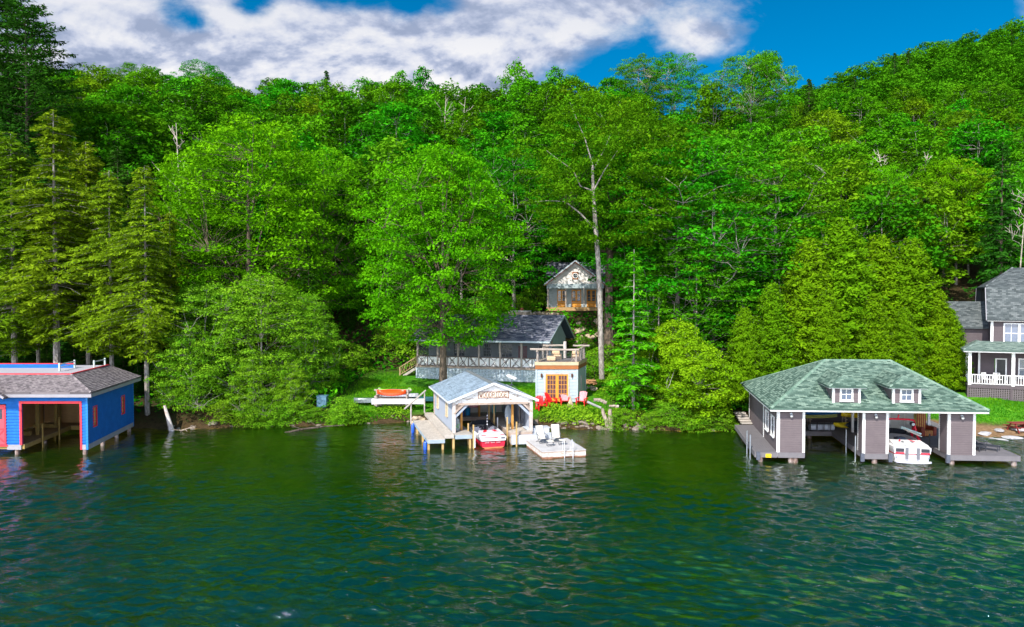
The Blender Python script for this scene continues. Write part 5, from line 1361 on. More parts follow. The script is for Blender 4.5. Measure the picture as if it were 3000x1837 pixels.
# ================================================================== LONG CABIN
R_SLATE = shingle('slate_blue_shingles', [(.055, .065, .10), (.13, .14, .19), (.32, .32, .36)], .42, .15)
SCREEN, _t, _b, _o = mat_base('porch_screen')
_b.inputs['Base Color'].default_value = (.05, .055, .065, 1); _b.inputs['Roughness'].default_value = .7; _b.inputs['Alpha'].default_value = .55
def lattice_mat(name, col):
    m, t, b, o = mat_base(name)
    tc = t.new('ShaderNodeTexCoord'); sp = t.new('ShaderNodeSeparateXYZ'); t.link(tc.outputs['Object'], sp.inputs[0])
    fx = t.math('FRACT', t.math('MULTIPLY', sp.outputs[0], 6.5)); fz = t.math('FRACT', t.math('MULTIPLY', sp.outputs[2], 6.5))
    hole = t.math('MULTIPLY', t.math('GREATER_THAN', fx, .5), t.math('GREATER_THAN', fz, .5))
    b.inputs['Base Color'].default_value = (*col, 1); b.inputs['Roughness'].default_value = .7
    t.link(t.math('SUBTRACT', 1.0, hole), b.inputs['Alpha']); return m
LAT = lattice_mat('pale_blue_lattice', (.54, .62, .68)); LATD = lattice_mat('dark_lattice', (.12, .10, .10))
def long_cabin():
    L0 = at(1221, 1070, 73.6); z0 = 2.3
    fr = Frame((L0.x, 73.6, 0), (1, -.25), (.38, 1))
    root = empty('cabin', (L0.x, 73.6, 0), 'long low cabin with dark shingled roof, screened porch and twig panel railing', 'cabin')
    zf = 3.65; zt = 6.42; Ln = 13.6; PD = 2.6; D = 7.2
    # lattice skirt, rim, posts
    m = MB(fr); m.box((0, -.01, 2.2), (Ln, .01, zf-.2)); m.box((-.01, .011, 2.2), (.01, PD+2, zf-.2)); m.build('lattice_skirt', LAT, root)
    m = MB(fr)
    for k in range(13):
        u = Ln*k/12
        if k % 2 == 0: m.box((u-.07, -.06, 2.2), (u+.07, -.012, zf-.2))
        if k < 12: m.bar((u, -.03, 2.35 if k % 2 == 0 else zf-.25), (Ln*(k+1)/12, -.03, zf-.25 if k % 2 == 0 else 2.35), .03, .1)
    m.build('skirt_boards', plain('pale_blue_board', (.42, .50, .56), .6, var=.1), root)
    MB(fr).box((-.1, -.10, zf-.2), (Ln+.1, .1, zf)).build('rim_beam', BEAM, root)
    MB(fr).box((0, .101, zf-.14), (Ln, D, zf)).build('floor', W_OLD, root)
    pu = [.1 + (Ln-.2)*k/6 for k in range(7)]
    for k, u in enumerate(pu): logp(fr, [(u, .0, zf), (u, .0, zt)], .11, seed=30+k).build('post', LOGV, root)
    # birch panels and twig work
    m = MB(fr); m.box((.1, -.015, zf+.02), (Ln-.1, .015, zf+1.0)); m.build('bark_panel', birch('bark_panel', (.84, .83, .82), (.2, .15, .12), .64, 2.2), root)
    m = MB(fr); rg = random.Random(9)
    m.tube([(.1, -.05, zf+1.02), (Ln-.1, -.05, zf+1.02)], .05, 6); m.tube([(.1, -.05, zf+.05), (Ln-.1, -.05, zf+.05)], .04, 6)
    for k in range(6):
        a, b = pu[k], pu[k+1]; c = (a+b)/2
        m.tube([(c, -.05, zf), (c, -.05, zf+1.02)], .045, 6)
        for x0, x1 in ((a, c), (c, b)):
            w_ = x1-x0
            for j in range(5):
                p = [(x0+w_*rg.uniform(0, .3), -.04, zf+rg.choice((.05, 1.0))), (x0+w_*rg.uniform(.35, .65), -.05, zf+rg.uniform(.3, .75)), (x0+w_*rg.uniform(.7, 1), -.04, zf+rg.choice((.05, 1.0)))]
                m.tube(p, [.03, .022, .016], 5)
    m.build('twig_railing', plain('dark_twig', (.15, .11, .09), .9, var=.3), root)
    sc = MB(fr)
    for k in range(6): sc.face([(pu[k]+.1, 0, zf+1.05), (pu[k+1]-.1, 0, zf+1.05), (pu[k+1]-.1, 0, zt-.12), (pu[k]+.1, 0, zt-.12)])
    sc.build('insect_screen', SCREEN, root)
    # inner wall with windows and a red door
    m = MB(fr); A, B = (0, PD), (Ln, PD); hl = [(2.9, 4.1, zf+.9, zf+2.2), (6.2, 7.0, zf+.9, zf+2.2), (8.2, 9.3, zf+.9, zf+2.2), (12.2, 13.2, zf+.9, zf+2.2)]
    walls(m, A, B, zf, zt+.4, hl, row=.25, out=.03); m.build('wall', S_WAVY, root)
    for h in hl: window(fr, root, A, B, (h[0]+h[1])/2, h[2], h[1]-h[0], 1.3, 3, 4, sash=True, fm=plain('grey_white_sash', (.5, .52, .54), .6), case=.08, pm=GLASS)
    MB(fr).box((10.0, PD-.08, zf+.02), (10.95, PD-.035, zf+2.1)).build('door', plain('barn_red', (.30, .03, .025), .5, var=.15), root)
    m = MB(fr); walls(m, (Ln, PD), (Ln, D), 2.2, zt, [], row=.27, out=.035, wavy=.08, seed=6)
    rz, uo = 9.05, .75; vr = 4.3; ve = -.65
    siding(m, (Ln, PD), (Ln, D+.3), zt, rz-.25, row=.27, out=.035, wavy=.08, seed=7, lo=lambda z: max(0, (z-zt)/(rz-.25-zt)*(vr-PD)), hi=lambda z: (D+.3-PD) - (z-zt)/(rz-.25-zt)*(D+.3-vr)); m.build('wall', S_WAVY, root)
    m = MB(fr); m.face([(0, 0, zt), (0, vr, rz-.2), (0, D, zt)]); m.box((0, PD, 2.2), (.08, D, zt)); m.box((.09, D-.08, zf), (Ln-.1, D, zt)); m.build('wall', S_WAVY, root)
    m = MB(fr); m.face([(Ln-.02, 0, zt-.05), (Ln-.02, PD, zt-.05), (Ln-.02, PD, zt+(rz-zt)*(PD-ve)/(vr-ve)-.25)]); m.build('porch_gable', CEDARB, root)
    posts(fr, root, [(Ln, PD-.05)], zf, zt, .13, LOGV)
    # roof
    r = Roof(fr); ul, ur = -.55, Ln+uo; zs = 6.50; vb = D+1.0; zbk = rz-(vb-vr)*.68
    r.plane((ul, ve, zs), (ur, ve, zs), (ur, vr, rz), (ul, vr, rz)); r.plane((ur, vb, zbk), (ul, vb, zbk), (ul, vr, rz), (ur, vr, rz))
    ro = r.build('roof', R_SLATE, root)
    t = MB(fr); t.box((ul, ve-.05, zs-.19), (ur, ve-.005, zs-.01)); t.build('fascia', plain('blue_grey_fascia', (.42, .50, .54), .5, var=.08), ro)
    t = MB(fr); t.bar((ur+.03, ve, zs-.12), (ur+.03, vr, rz-.10), .05, .2); t.bar((ur+.03, vr, rz-.10), (ur+.03, vb, zbk-.10), .05, .2); t.build('barge_board', plain('blue_grey_barge', (.36, .44, .48), .5), ro)
    t = MB(fr); t.bar((ur-.02, ve+.1, zs-.26), (ur-.02, vr, rz-.26), .05, .1); t.build('barge_trim', CEDARB, ro)
    # small bird emblem on the gable wall
    # chimney
    m = MB(fr); m.box((8.0, 5.3, 6), (9.9, 6.3, 9.32)); ch = m.build('chimney', plain('field_stone', (.50, .40, .30), .9, var=.5, scale=3, bump=.6), root)
    MB(fr).box((7.85, 5.2, 9.321), (10.05, 6.4, 9.5)).build('chimney_cap', plain('cap_stone', (.55, .50, .44), .8), ch)
    m = MB(fr); m.tube([(9.2, 5.8, 9.5), (9.2, 5.8, 9.8)], .2, 10); m.build('chimney_pot', plain('rust_pot', (.30, .10, .05), .7), ch)
    # outside stair with twig rail
    s = MB(fr)
    for k in range(7): s.box((-.28*(k+1), .25, zf-.18*(k+1)-.04), (-.28*k-.01, 1.35, zf-.18*(k+1)))
    s.bar((-.02, .24, zf-.2), (-2.0, .24, zf-1.48), .05, .25); s.build('stair', W_OLD, root)
    s = MB(fr); s.tube([(-2.0, .2, zf-1.6), (-2.0, .2, zf-.35)], .085, 7); s.tube([(-.05, .2, zf+.95), (-2.1, .2, zf-.35)], .05, 6); s.tube([(-.05, .2, zf+.1), (-2.0, .2, zf-1.1)], .035, 6)
    rg = random.Random(2)
    for k in range(8): x = -2.0+k*.25; zb_ = zf-1.1+k*.15; s.tube([(x, .2, zb_+.05), (x+rg.uniform(.1, .35), .2, zb_+.95)], .022, 5)
    s.build('stair_railing', wood('tan_twig', (.50, .36, .20), (.3, .2, .1), axis=2), root)
    return fr, root
LCF, LC = long_cabin()

# ================================================================== UPPER CABIN
def upper_cabin():
    d = 84.0; O = at(1603, 905, d); z0 = 9.65
    fr = Frame((O.x, d, 0), (1, 0), (.06, 1)); root = empty('cabin', (O.x, d, 0), 'small upper cabin with birch bark gable, round window and orange porch doors', 'cabin')
    W_ = 6.9; zb = 12.1; zt = 12.65; pk = 15.5; PD = 1.8; D = 6.5
    dk = deck(fr, root, -.1, W_+.1, -.1, PD+.2, z0+.1, wood('amber_deck', (.52, .36, .18), (.34, .22, .1), axis=0), 'u', name='porch_deck', fh=.42, fascia=wood('amber_rim', (.50, .33, .15), (.34, .2, .08), axis=0))
    for u in (.1, 2.3, 4.55, W_-.1): logp(fr, [(u, .1, z0+.1), (u, .1, zb)], .09, seed=int(u*9)).build('post', LOGV, root)
    for u in (.3, 3.4, W_-.3): MB(fr).box((u-.08, .5, z0-3), (u+.08, .66, z0-.3)).build('stilt', BEAM, root)
    for k in range(3):
        a = MB(fr); a.tube([(.1, .1, z0+.35+.33*k), (W_-.1, .1, z0+.35+.33*k)], .012 if k < 2 else .022, 5); a.build('railing_cable', GALV, root)
    A, B = (0, PD), (W_, PD); ds = [(1.25, 2.35), (3.05, 4.25), (4.95, 6.1)]
    m = MB(fr); walls(m, A, B, z0, zb+.3, [(a, b, z0-.1, z0+2.3) for a, b in ds], row=.27, out=.03, wavy=.05, seed=8); m.build('wall', S_WAVY, root)
    for a, b in ds:
        m = MB(fr); c = (a+b)/2
        for x0, x1 in ((a, c-.005), (c+.005, b)):
            m.box((x0, PD-.03, z0+.12), (x0+.1, PD+.03, z0+2.28)); m.box((x1-.1, PD-.03, z0+.12), (x1, PD+.03, z0+2.28)); m.box((x0+.1, PD-.028, z0+.12), (x1-.1, PD+.03, z0+.85)); m.box((x0+.1, PD-.028, z0+2.16), (x1-.1, PD+.03, z0+2.28))
            for i in (1, 2): z = z0+.85+1.31*i/3; m.box((x0+.1, PD-.026, z-.018), (x1-.1, PD, z+.018))
        dd = m.build('door', ORW, root)
        MB(fr).box((a+.09, PD+.001, z0+.84), (b-.09, PD+.02, z0+2.17)).build('pane', GLASS, dd)
    for u in (0, W_): m = MB(fr); m.box((u-.05, PD, z0-.3), (u+.05, D, zb+.3)); m.build('wall', S_WAVY, root)
    MB(fr).box((-.08, -.02, zb), (W_+.08, .16, zt)).build('beam', S_WAVY, root)
    m = MB(fr); m.face([(0, .04, zt), (W_, .04, zt), (W_/2, .04, pk-.25)]); m.face([(0, .10, zt), (W_/2, .10, pk-.25), (W_, .10, zt)]); m.build('gable', birch('birch_bark_upper', (.76, .73, .70), (.10, .06, .04), .56, 1.1), root)
    c = (W_/2, 13.65); fw = MB(fr)
    fw.box((c[0]-.36, .0, c[1]-.46), (c[0]+.36, .038, c[1]+.46)); wn = fw.build('window_surround', CEDARB, root)
    rr = MB(fr); ring = [[(c[0]+r_*math.cos(2*PI*j/20), y_, c[1]+r_*math.sin(2*PI*j/20)) for j in range(20)] for r_, y_ in ((.34, -.002), (.34, -.06), (.26, -.06), (.26, -.002))]
    rr.loft(ring, cap=False); rr.box((c[0]-.02, -.05, c[1]-.27), (c[0]+.02, -.02, c[1]+.27)); rr.box((c[0]-.27, -.048, c[1]-.02), (c[0]+.27, -.018, c[1]+.02)); rr.build('round_window', WHITE, wn)
    g = MB(fr); g.loft([[(c[0]+.27*math.cos(2*PI*j/20), y_, c[1]+.27*math.sin(2*PI*j/20)) for j in range(20)] for y_ in (-.004, -.015)]); g.build('pane', GLASS, wn)
    # front gable roof and the cross roof behind
    r = Roof(fr); vf = -.45; ov = .42; ez = zt-.12
    sl = (pk-ez)/(W_/2+ov)
    r.plane((-ov, D, ez), (-ov, vf, ez), (W_/2, vf, pk), (W_/2, D, pk)); r.plane((W_+ov, vf, ez), (W_+ov, D, ez), (W_/2, D, pk), (W_/2, vf, pk))
    r.plane((-.25, 2.2, 13.75), (W_+.6, 2.2, 13.75), (W_+.6, 5.0, 15.55), (-.0, 5.0, 15.55)); r.plane((W_+.6, 7.8, 13.75), (-.25, 7.8, 13.75), (0, 5.0, 15.55), (W_+.6, 5.0, 15.55))
    ro = r.build('roof', R_SLATE, root)
    m = MB(fr); m.face([(-.1, 2.5, 12.4), (-.1, 2.5, 13.8), (-.1, 5, 15.4), (-.1, 7.5, 13.8), (-.1, 7.5, 12.4)]); m.build('wall', S_WAVY, root)
    t = MB(fr)
    t.bar((-ov-.02, vf-.03, ez-.04), (W_/2, vf-.03, pk-.04), .05, .17); t.bar((W_/2, vf-.03, pk-.04), (W_+ov+.02, vf-.03, ez-.04), .05, .17); t.build('barge_board', plain('blue_grey_fascia', (.42, .50, .54)), ro)
    t = MB(fr); t.bar((-ov+.05, vf+.02, ez-.17), (W_/2, vf+.02, pk-.17), .05, .1); t.bar((W_/2, vf+.02, pk-.17), (W_+ov-.05, vf+.02, ez-.17), .05, .1); t.build('barge_trim', plain('red_brown_trim', (.38, .09, .04), .6), ro)
upper_cabin()
# retaining rocks below the cabins
def rock_mesh(seed, rough=.28, flat=.6):
    rg = np.random.RandomState(seed); me = bpy.data.meshes.new('rock')
    import bmesh
    bm = bmesh.new(); bmesh.ops.create_icosphere(bm, subdivisions=2, radius=1)
    ks = rg.normal(size=(5, 3)); ph = rg.uniform(0, 6, 5)
    cuts = [(Vector(rg.normal(size=3)).normalized(), rg.uniform(.55, .85)) for _ in range(7)]
    for v in bm.verts:
        for n, c in cuts:
            d = v.co.dot(n)
            if d > c: v.co -= n*(d-c)
        v.co *= 1 + rough*.35*sum(math.sin(v.co.dot(Vector(k))*2.2 + p_) for k, p_ in zip(ks, ph))/2
        v.co.z *= flat
    bm.to_mesh(me); bm.free(); return me
ROCKM = plain('shore_rock', (.24, .19, .15), .9, var=.5, scale=2.2, bump=.5, col2=(.14, .115, .10))
ROCKW = plain('warm_field_rock', (.50, .39, .27), .9, var=.5, scale=2.5, bump=.5, col2=(.22, .17, .12))
RM = [rock_mesh(i) for i in range(5)]
for m_ in RM: m_.materials.append(ROCKM)
RW = [rock_mesh(i+20, .2, .75) for i in range(4)]
for m_ in RW: m_.materials.append(ROCKW)
RF = [rock_mesh(i+40, .15, .28) for i in range(3)]
for m_ in RF: m_.materials.append(plain('flat_beach_stone', (.42, .41, .42), .85, var=.3, scale=2))
rr_ = random.Random(3)
def rock(mesh, loc, s, label, group, cat='rock', name='rock'):
    o = bpy.data.objects.new(name, mesh); COL.objects.link(o); o.location = loc; o.rotation_euler = (rr_.uniform(-.3, .3), rr_.uniform(-.3, .3), rr_.uniform(0, 6.28)); o.scale = s if isinstance(s, tuple) else (s, s*rr_.uniform(.7, 1.1), s*rr_.uniform(.7, 1)); tag(o, label, cat, group); return o
for k in range(110):
    x = rr_.uniform(-29, 17); 
    if k % 3 == 0: x = rr_.uniform(3, 12)
    if -8.6 < x < 2.0: continue
    y = float(shore(x)) + rr_.uniform(-.15, .5); rock(RM[k % 5], (x, y, gz(x, y)-.03), rr_.uniform(.12, .36), 'rough grey brown rock in the row along the waterline under the bank', 'rocks along the waterline')
for k in range(30):
    u = rr_.random(); X = 1690 + u*120; d = rr_.uniform(78, 81.5); x = ray(X, 930).x*d
    rock(RW[k % 4], (x, d, gz(x, d)+.1), rr_.uniform(.3, .6), 'tan field rock in the slope wall below the upper cabin', 'rocks below the upper cabin')
for k in range(14):
    x = -1.5 + k*.52; d = 80.6 - k*.05; rock(RW[k % 4], (x, d, 9.0 + rr_.uniform(-.1, .12)), (.42, .3, .32), 'tan stone of the low retaining wall behind the chimney', 'stones of the retaining wall')
for k in range(12):
    p = at(1690+rr_.uniform(0, 55), 1105+rr_.uniform(-6, 22), 66.5); rock(RW[k % 4], (p.x, 66.5+rr_.uniform(-.8, .8), gz(p.x, 66.5)+.15), rr_.uniform(.22, .42), 'tan rock in the heap between bath house and pale trunk', 'rock heap beside the bath house')
for i, (X, Y, s, lab) in enumerate([(2885, 1233, .62, 'flat grey stone on the lawn edge nearest the grey boathouse'), (2925, 1229, .55, 'flat grey stone behind the others on the lawn edge'), (2932, 1243, .5, 'flat grey stone nearest the sand, middle of the group'), (2966, 1241, .65, 'broad flat grey stone right of the group'), (2990, 1229, .6, 'flat pale stone at the right picture edge'), (2905, 1241, .45, 'small flat stone between the larger flat ones')]):
    p = onz(X, Y, 1.15); o = rock(RF[i % 3], (p.x, p.y, gz(p.x, p.y)+.03), (s*1.3, s*.8, s), lab, None, 'stone', 'flat_stone'); o.rotation_euler = (0, 0, rr_.uniform(0, 6))

# ================================================================== DARK HOUSE (right)
S_HOUSE = wood('dark_house_clapboard', (.115, .092, .098), (.075, .06, .065), axis=0)
R_DGREY = shingle('dark_green_grey_shingles', [(.05, .06, .062), (.085, .10, .102), (.15, .165, .165)], .3, .14)
def dark_house():
    d = 60.7; O = at(2836, 1127, d); fr = Frame((O.x, d, 0), (.95, -.38), (.50, .92))
    root = empty('house', (O.x, d, 0), 'dark two storey house with white trim, gambrel roof and wraparound porch', 'house')
    zf, zg = 3.2, 1.9; Ln = 9.7; PD = 2.3; D = 9; ze = 6.15
    m = MB(fr); m.box((0, -.01, zg), (Ln, .01, zf-.25)); m.box((-.01, .011, zg), (.01, 5, zf-.25)); m.build('lattice_skirt', LATD, root)
    t = MB(fr)
    for k in range(4): t.box((3.15*k-.07, -.05, zg), (3.15*k+.07, -.012, zf-.26))
    t.box((-.05, -.06, zf-.25), (Ln, .0, zf)); t.box((-.05, .001, zf-.25), (0, 5, zf)); t.box((0, -.05, zg-.02), (Ln, -.013, zg+.12)); t.build('porch_rim', S_HOUSE, root)
    MB(fr).box((0, .002, zf-.1), (Ln, D, zf-.003)).build('porch_floor', S_GREYD, root)
    for k in range(4): u = .12+3.15*k; MB(fr).box((u-.12, .02, zf), (u+.12, .26, ze)).build('porch_post', WHITE, root)
    MB(fr).box((0, 2.2, zf), (.2, 2.4, ze)).build('porch_post', WHITE, root)
    MB(fr).box((0, 4.6, zf), (.2, 4.8, ze)).build('porch_post', WHITE, root)
    b = MB(fr)
    for k in range(3):
        a, c = .24+3.15*k, 3.15*(k+1)
        b.box((a, .1, zf+.88), (c, .18, zf+.95)); b.box((a, .11, zf+.1), (c, .17, zf+.15)); n = 16
        for j in range(n): u = a+(c-a)*(j+.5)/n; b.box((u-.022, .12, zf+.15), (u+.022, .16, zf+.88))
    b.box((.05, .3, zf+.88), (.13, 4.6, zf+.95)); b.box((.06, .3, zf+.1), (.12, 4.6, zf+.15))
    for j in range(22): v = .3+4.3*(j+.5)/22; b.box((.07, v-.022, zf+.15), (.11, v+.022, zf+.88))
    b.build('balustrade', WHITE, root)
    # ground floor wall
    A, B = (1.0, PD), (Ln, PD); m = MB(fr); hl = [(3.05, 4.0, zf+.6, zf+2.2), (4.15, 5.1, zf+.6, zf+2.2), (6.2, 7.4, zf+.6, zf+2.2), (1.2-.0, 2.1, zf-.01, zf+2.2)]
    walls(m, A, B, zf, ze+.2, [(a-1*0, b, c, e) for a, b, c, e in hl], row=.13, out=.018); m.build('wall', S_HOUSE, root)
    for a, b_, c, e in hl[:3]: window(fr, root, A, B, (a+b_)/2, c, b_-a, e-c, 2, 2, sash=True, case=.10, pm=plain('bright_pane', (.10, .13, .19)))
    dr = MB(fr); dr.box((2.25, PD-.06, zf), (2.36, PD+.03, zf+2.25)); dr.box((3.0, PD-.06, zf), (3.11, PD+.03, zf+2.25)); dr.box((2.36, PD-.06, zf+2.15), (3.0, PD+.03, zf+2.25)); dr.build('door_frame', WHITE, root)
    MB(fr).box((2.36, PD-.01, zf), (3.0, PD+.04, zf+2.15)).build('door', plain('porch_door', (.03, .03, .03), .3), root)
    m = MB(fr); walls(m, (1.0, D), (1.0, PD), zf, ze+.2, [(3.2, 4.3, zf+.8, zf+2.1)], row=.13, out=.018); m.build('wall', S_HOUSE, root)
    window(fr, root, (1.0, D), (1.0, PD), 3.75, zf+.8, 1.1, 1.3, 2, 2, case=.1)
    t = MB(fr); t.box((.96, PD-.04, zf), (1.12, PD+.1, ze+.1)); t.build('corner_board', WHITE, root)
    # porch roof
    t = MB(fr); t.box((-.4, -.4, ze), (Ln, -.36, ze+.19)); t.box((-.4, -.359, ze), (-.36, 5.5, ze+.19)); t.box((-.36, -.36, ze+.01), (Ln, 5.4, ze+.04)); t.build('fascia', WHITE, root)
    r = Roof(fr); r.plane((-.45, -.45, ze+.2), (Ln, -.45, ze+.2), (Ln, 1.5, 7.05), (.9, 1.5, 7.05)); r.plane((-.45, 6.6, ze+.2), (-.45, -.45, ze+.2), (.9, 1.5, 7.05), (.9, 6.6, 7.05)); r.cap((-.45, -.45, ze+.2), (.9, 1.5, 7.05), .22)
    r.build('porch_roof', shingle('green_grey_porch_shingles', [(.08, .12, .10), (.14, .19, .165), (.22, .28, .24)], .3, .14), root)
    # upper floor
    z1 = 6.6; z2 = 8.9; uw = 1.8; vw = 1.45
    A, B = (uw, vw), (Ln, vw); m = MB(fr); hl = [(2.2, 3.15, z1+.35, z1+2.0), (3.35, 4.3, z1+.35, z1+2.0), (5.2, 6.2, z1+.35, z1+2.0)]
    hl = [(a-uw+.6, b_-uw+.6, c, e) for a, b_, c, e in hl]
    walls(m, A, B, z1, z2, hl, row=.13, out=.018); walls(m, (uw, D), (uw, vw), z1, z2, [], row=.13, out=.018)
    # gambrel end wall
    g = [(vw-.35, z2), (vw+.7, 11.8), (D-.5, 11.8), (D+.2, z2)]
    m.face([(uw, v, z) for v, z in g][::-1]); m.build('wall', S_HOUSE, root)
    for a, b_, c, e in hl: window(fr, root, A, B, (a+b_)/2, c, b_-a, e-c, 2, 2, sash=True, case=.1, pm=plain('bright_pane', (.10, .13, .19)))
    t = MB(fr); t.box((uw-.04, vw-.05, z1), (uw+.16, vw+.1, z2)); t.build('corner_board', WHITE, root)
    t = MB(fr); t.box((uw-.35, vw-.5, z2-.04), (Ln, vw-.45, z2+.12)); t.build('fascia', WHITE, root)
    window(fr, root, (uw, D), (uw, vw), D-vw-1.4, 9.6, .55, 1.7, 1, 2, case=.07, fm=plain('blue_grey_frame', (.30, .42, .50)))
    r = Roof(fr); ue = uw-.4
    r.plane((ue, vw-.5, z2+.1), (Ln, vw-.5, z2+.1), (Ln, vw+.65, 11.95), (ue, vw+.65, 11.95)); r.plane((ue-.0, vw+.65, 11.95), (Ln, vw+.65, 11.95), (Ln, 5.2, 13.75), (ue+2.4, 5.2, 13.75))
    r.plane((ue, D-.4, 11.95), (ue, vw+.65, 11.95), (ue+2.4, 5.2, 13.75), (ue+2.4, 5.2, 13.75)); r.plane((Ln, D-.4, 11.95), (ue, D-.4, 11.95), (ue+2.4, 5.2, 13.75), (Ln, 5.2, 13.75)); r.plane((Ln, D+.5, z2), (ue, D+.5, z2), (ue, D-.4, 11.95), (Ln, D-.4, 11.95))
    r.cap((ue, vw+.65, 11.98), (ue+2.4, 5.2, 13.78), .24)
    ro = r.build('roof', R_DGREY, root)
    t = MB(fr); t.bar((ue-.02, vw-.45, z2+.02), (ue-.02, vw+.65, 11.85), .05, .16); t.bar((ue-.02, D+.5, z2+.02), (ue-.02, D-.4, 11.85), .05, .16); t.build('barge_board', GREYB, ro)
    # lower wing to the left
    wl = -2.4; m = MB(fr); walls(m, (wl, 3.2), (uw, 3.2), zf, 8.15, [(.9, 1.9, 7.0, 8.0)], row=.13, out=.018); m.box((wl, 3.3, zf), (wl+.08, 8, 8.15)); m.build('wing_wall', S_HOUSE, root)
    window(fr, root, (wl, 3.2), (uw, 3.2), 1.4, 7.0, .9, 1.0, 1, 1, case=.12)
    r = Roof(fr); r.plane((wl-.4, 2.8, 8.2), (uw, 2.8, 8.2), (uw, 5.2, 10.6), (wl-.4, 5.2, 10.6)); r.plane((uw, 7.6, 8.2), (wl-.4, 7.6, 8.2), (wl-.4, 5.2, 10.6), (uw, 5.2, 10.6)); r.build('wing_roof', R_DGREY, root)
    # side deck with railing to the left of the porch
    deck(fr, root, -4.2, -.12, 2.2, 4.4, zf, S_GREYD, 'u', name='side_deck', fascia=S_HOUSE, fh=.45)
    b = MB(fr); b.box((-4.2, 2.22, zf+.88), (-.1, 2.30, zf+.95)); b.box((-4.2, 2.23, zf+.1), (-.1, 2.29, zf+.15))
    for j in range(24): u = -4.2+4.1*(j+.5)/24; b.box((u-.022, 2.24, zf+.15), (u+.022, 2.28, zf+.88))
    b.build('side_balustrade', WHITE, root)
    return fr, root
DHF, DH = dark_house()
for k, (u, v, a_) in enumerate(((1.5, 1.2, .3), (2.35, 1.3, -.2))):
    m = MB(); 
    for x in (-.25, .25): m.bar((x, -.22, 0), (x, -.22, .45), .04); m.bar((x, .22, 0), (x, .3, 1.0), .04)
    m.box((-.27, -.25, .42), (.27, .25, .46))
    for j in range(5): m.bar((-.18+j*.09, .24, .46), (-.18+j*.09, .3, .98), .025)
    m.bar((-.27, .3, .98), (.27, .3, .98), .05)
    o = m.build('porch_chair', WHITE, None); o.location = DHF.world((u, v, 3.2)); o.rotation_euler.z = a_; tag(o, ('white spindle chair on the dark house porch, left one', 'white spindle chair on the dark house porch, right one')[k], 'chair')
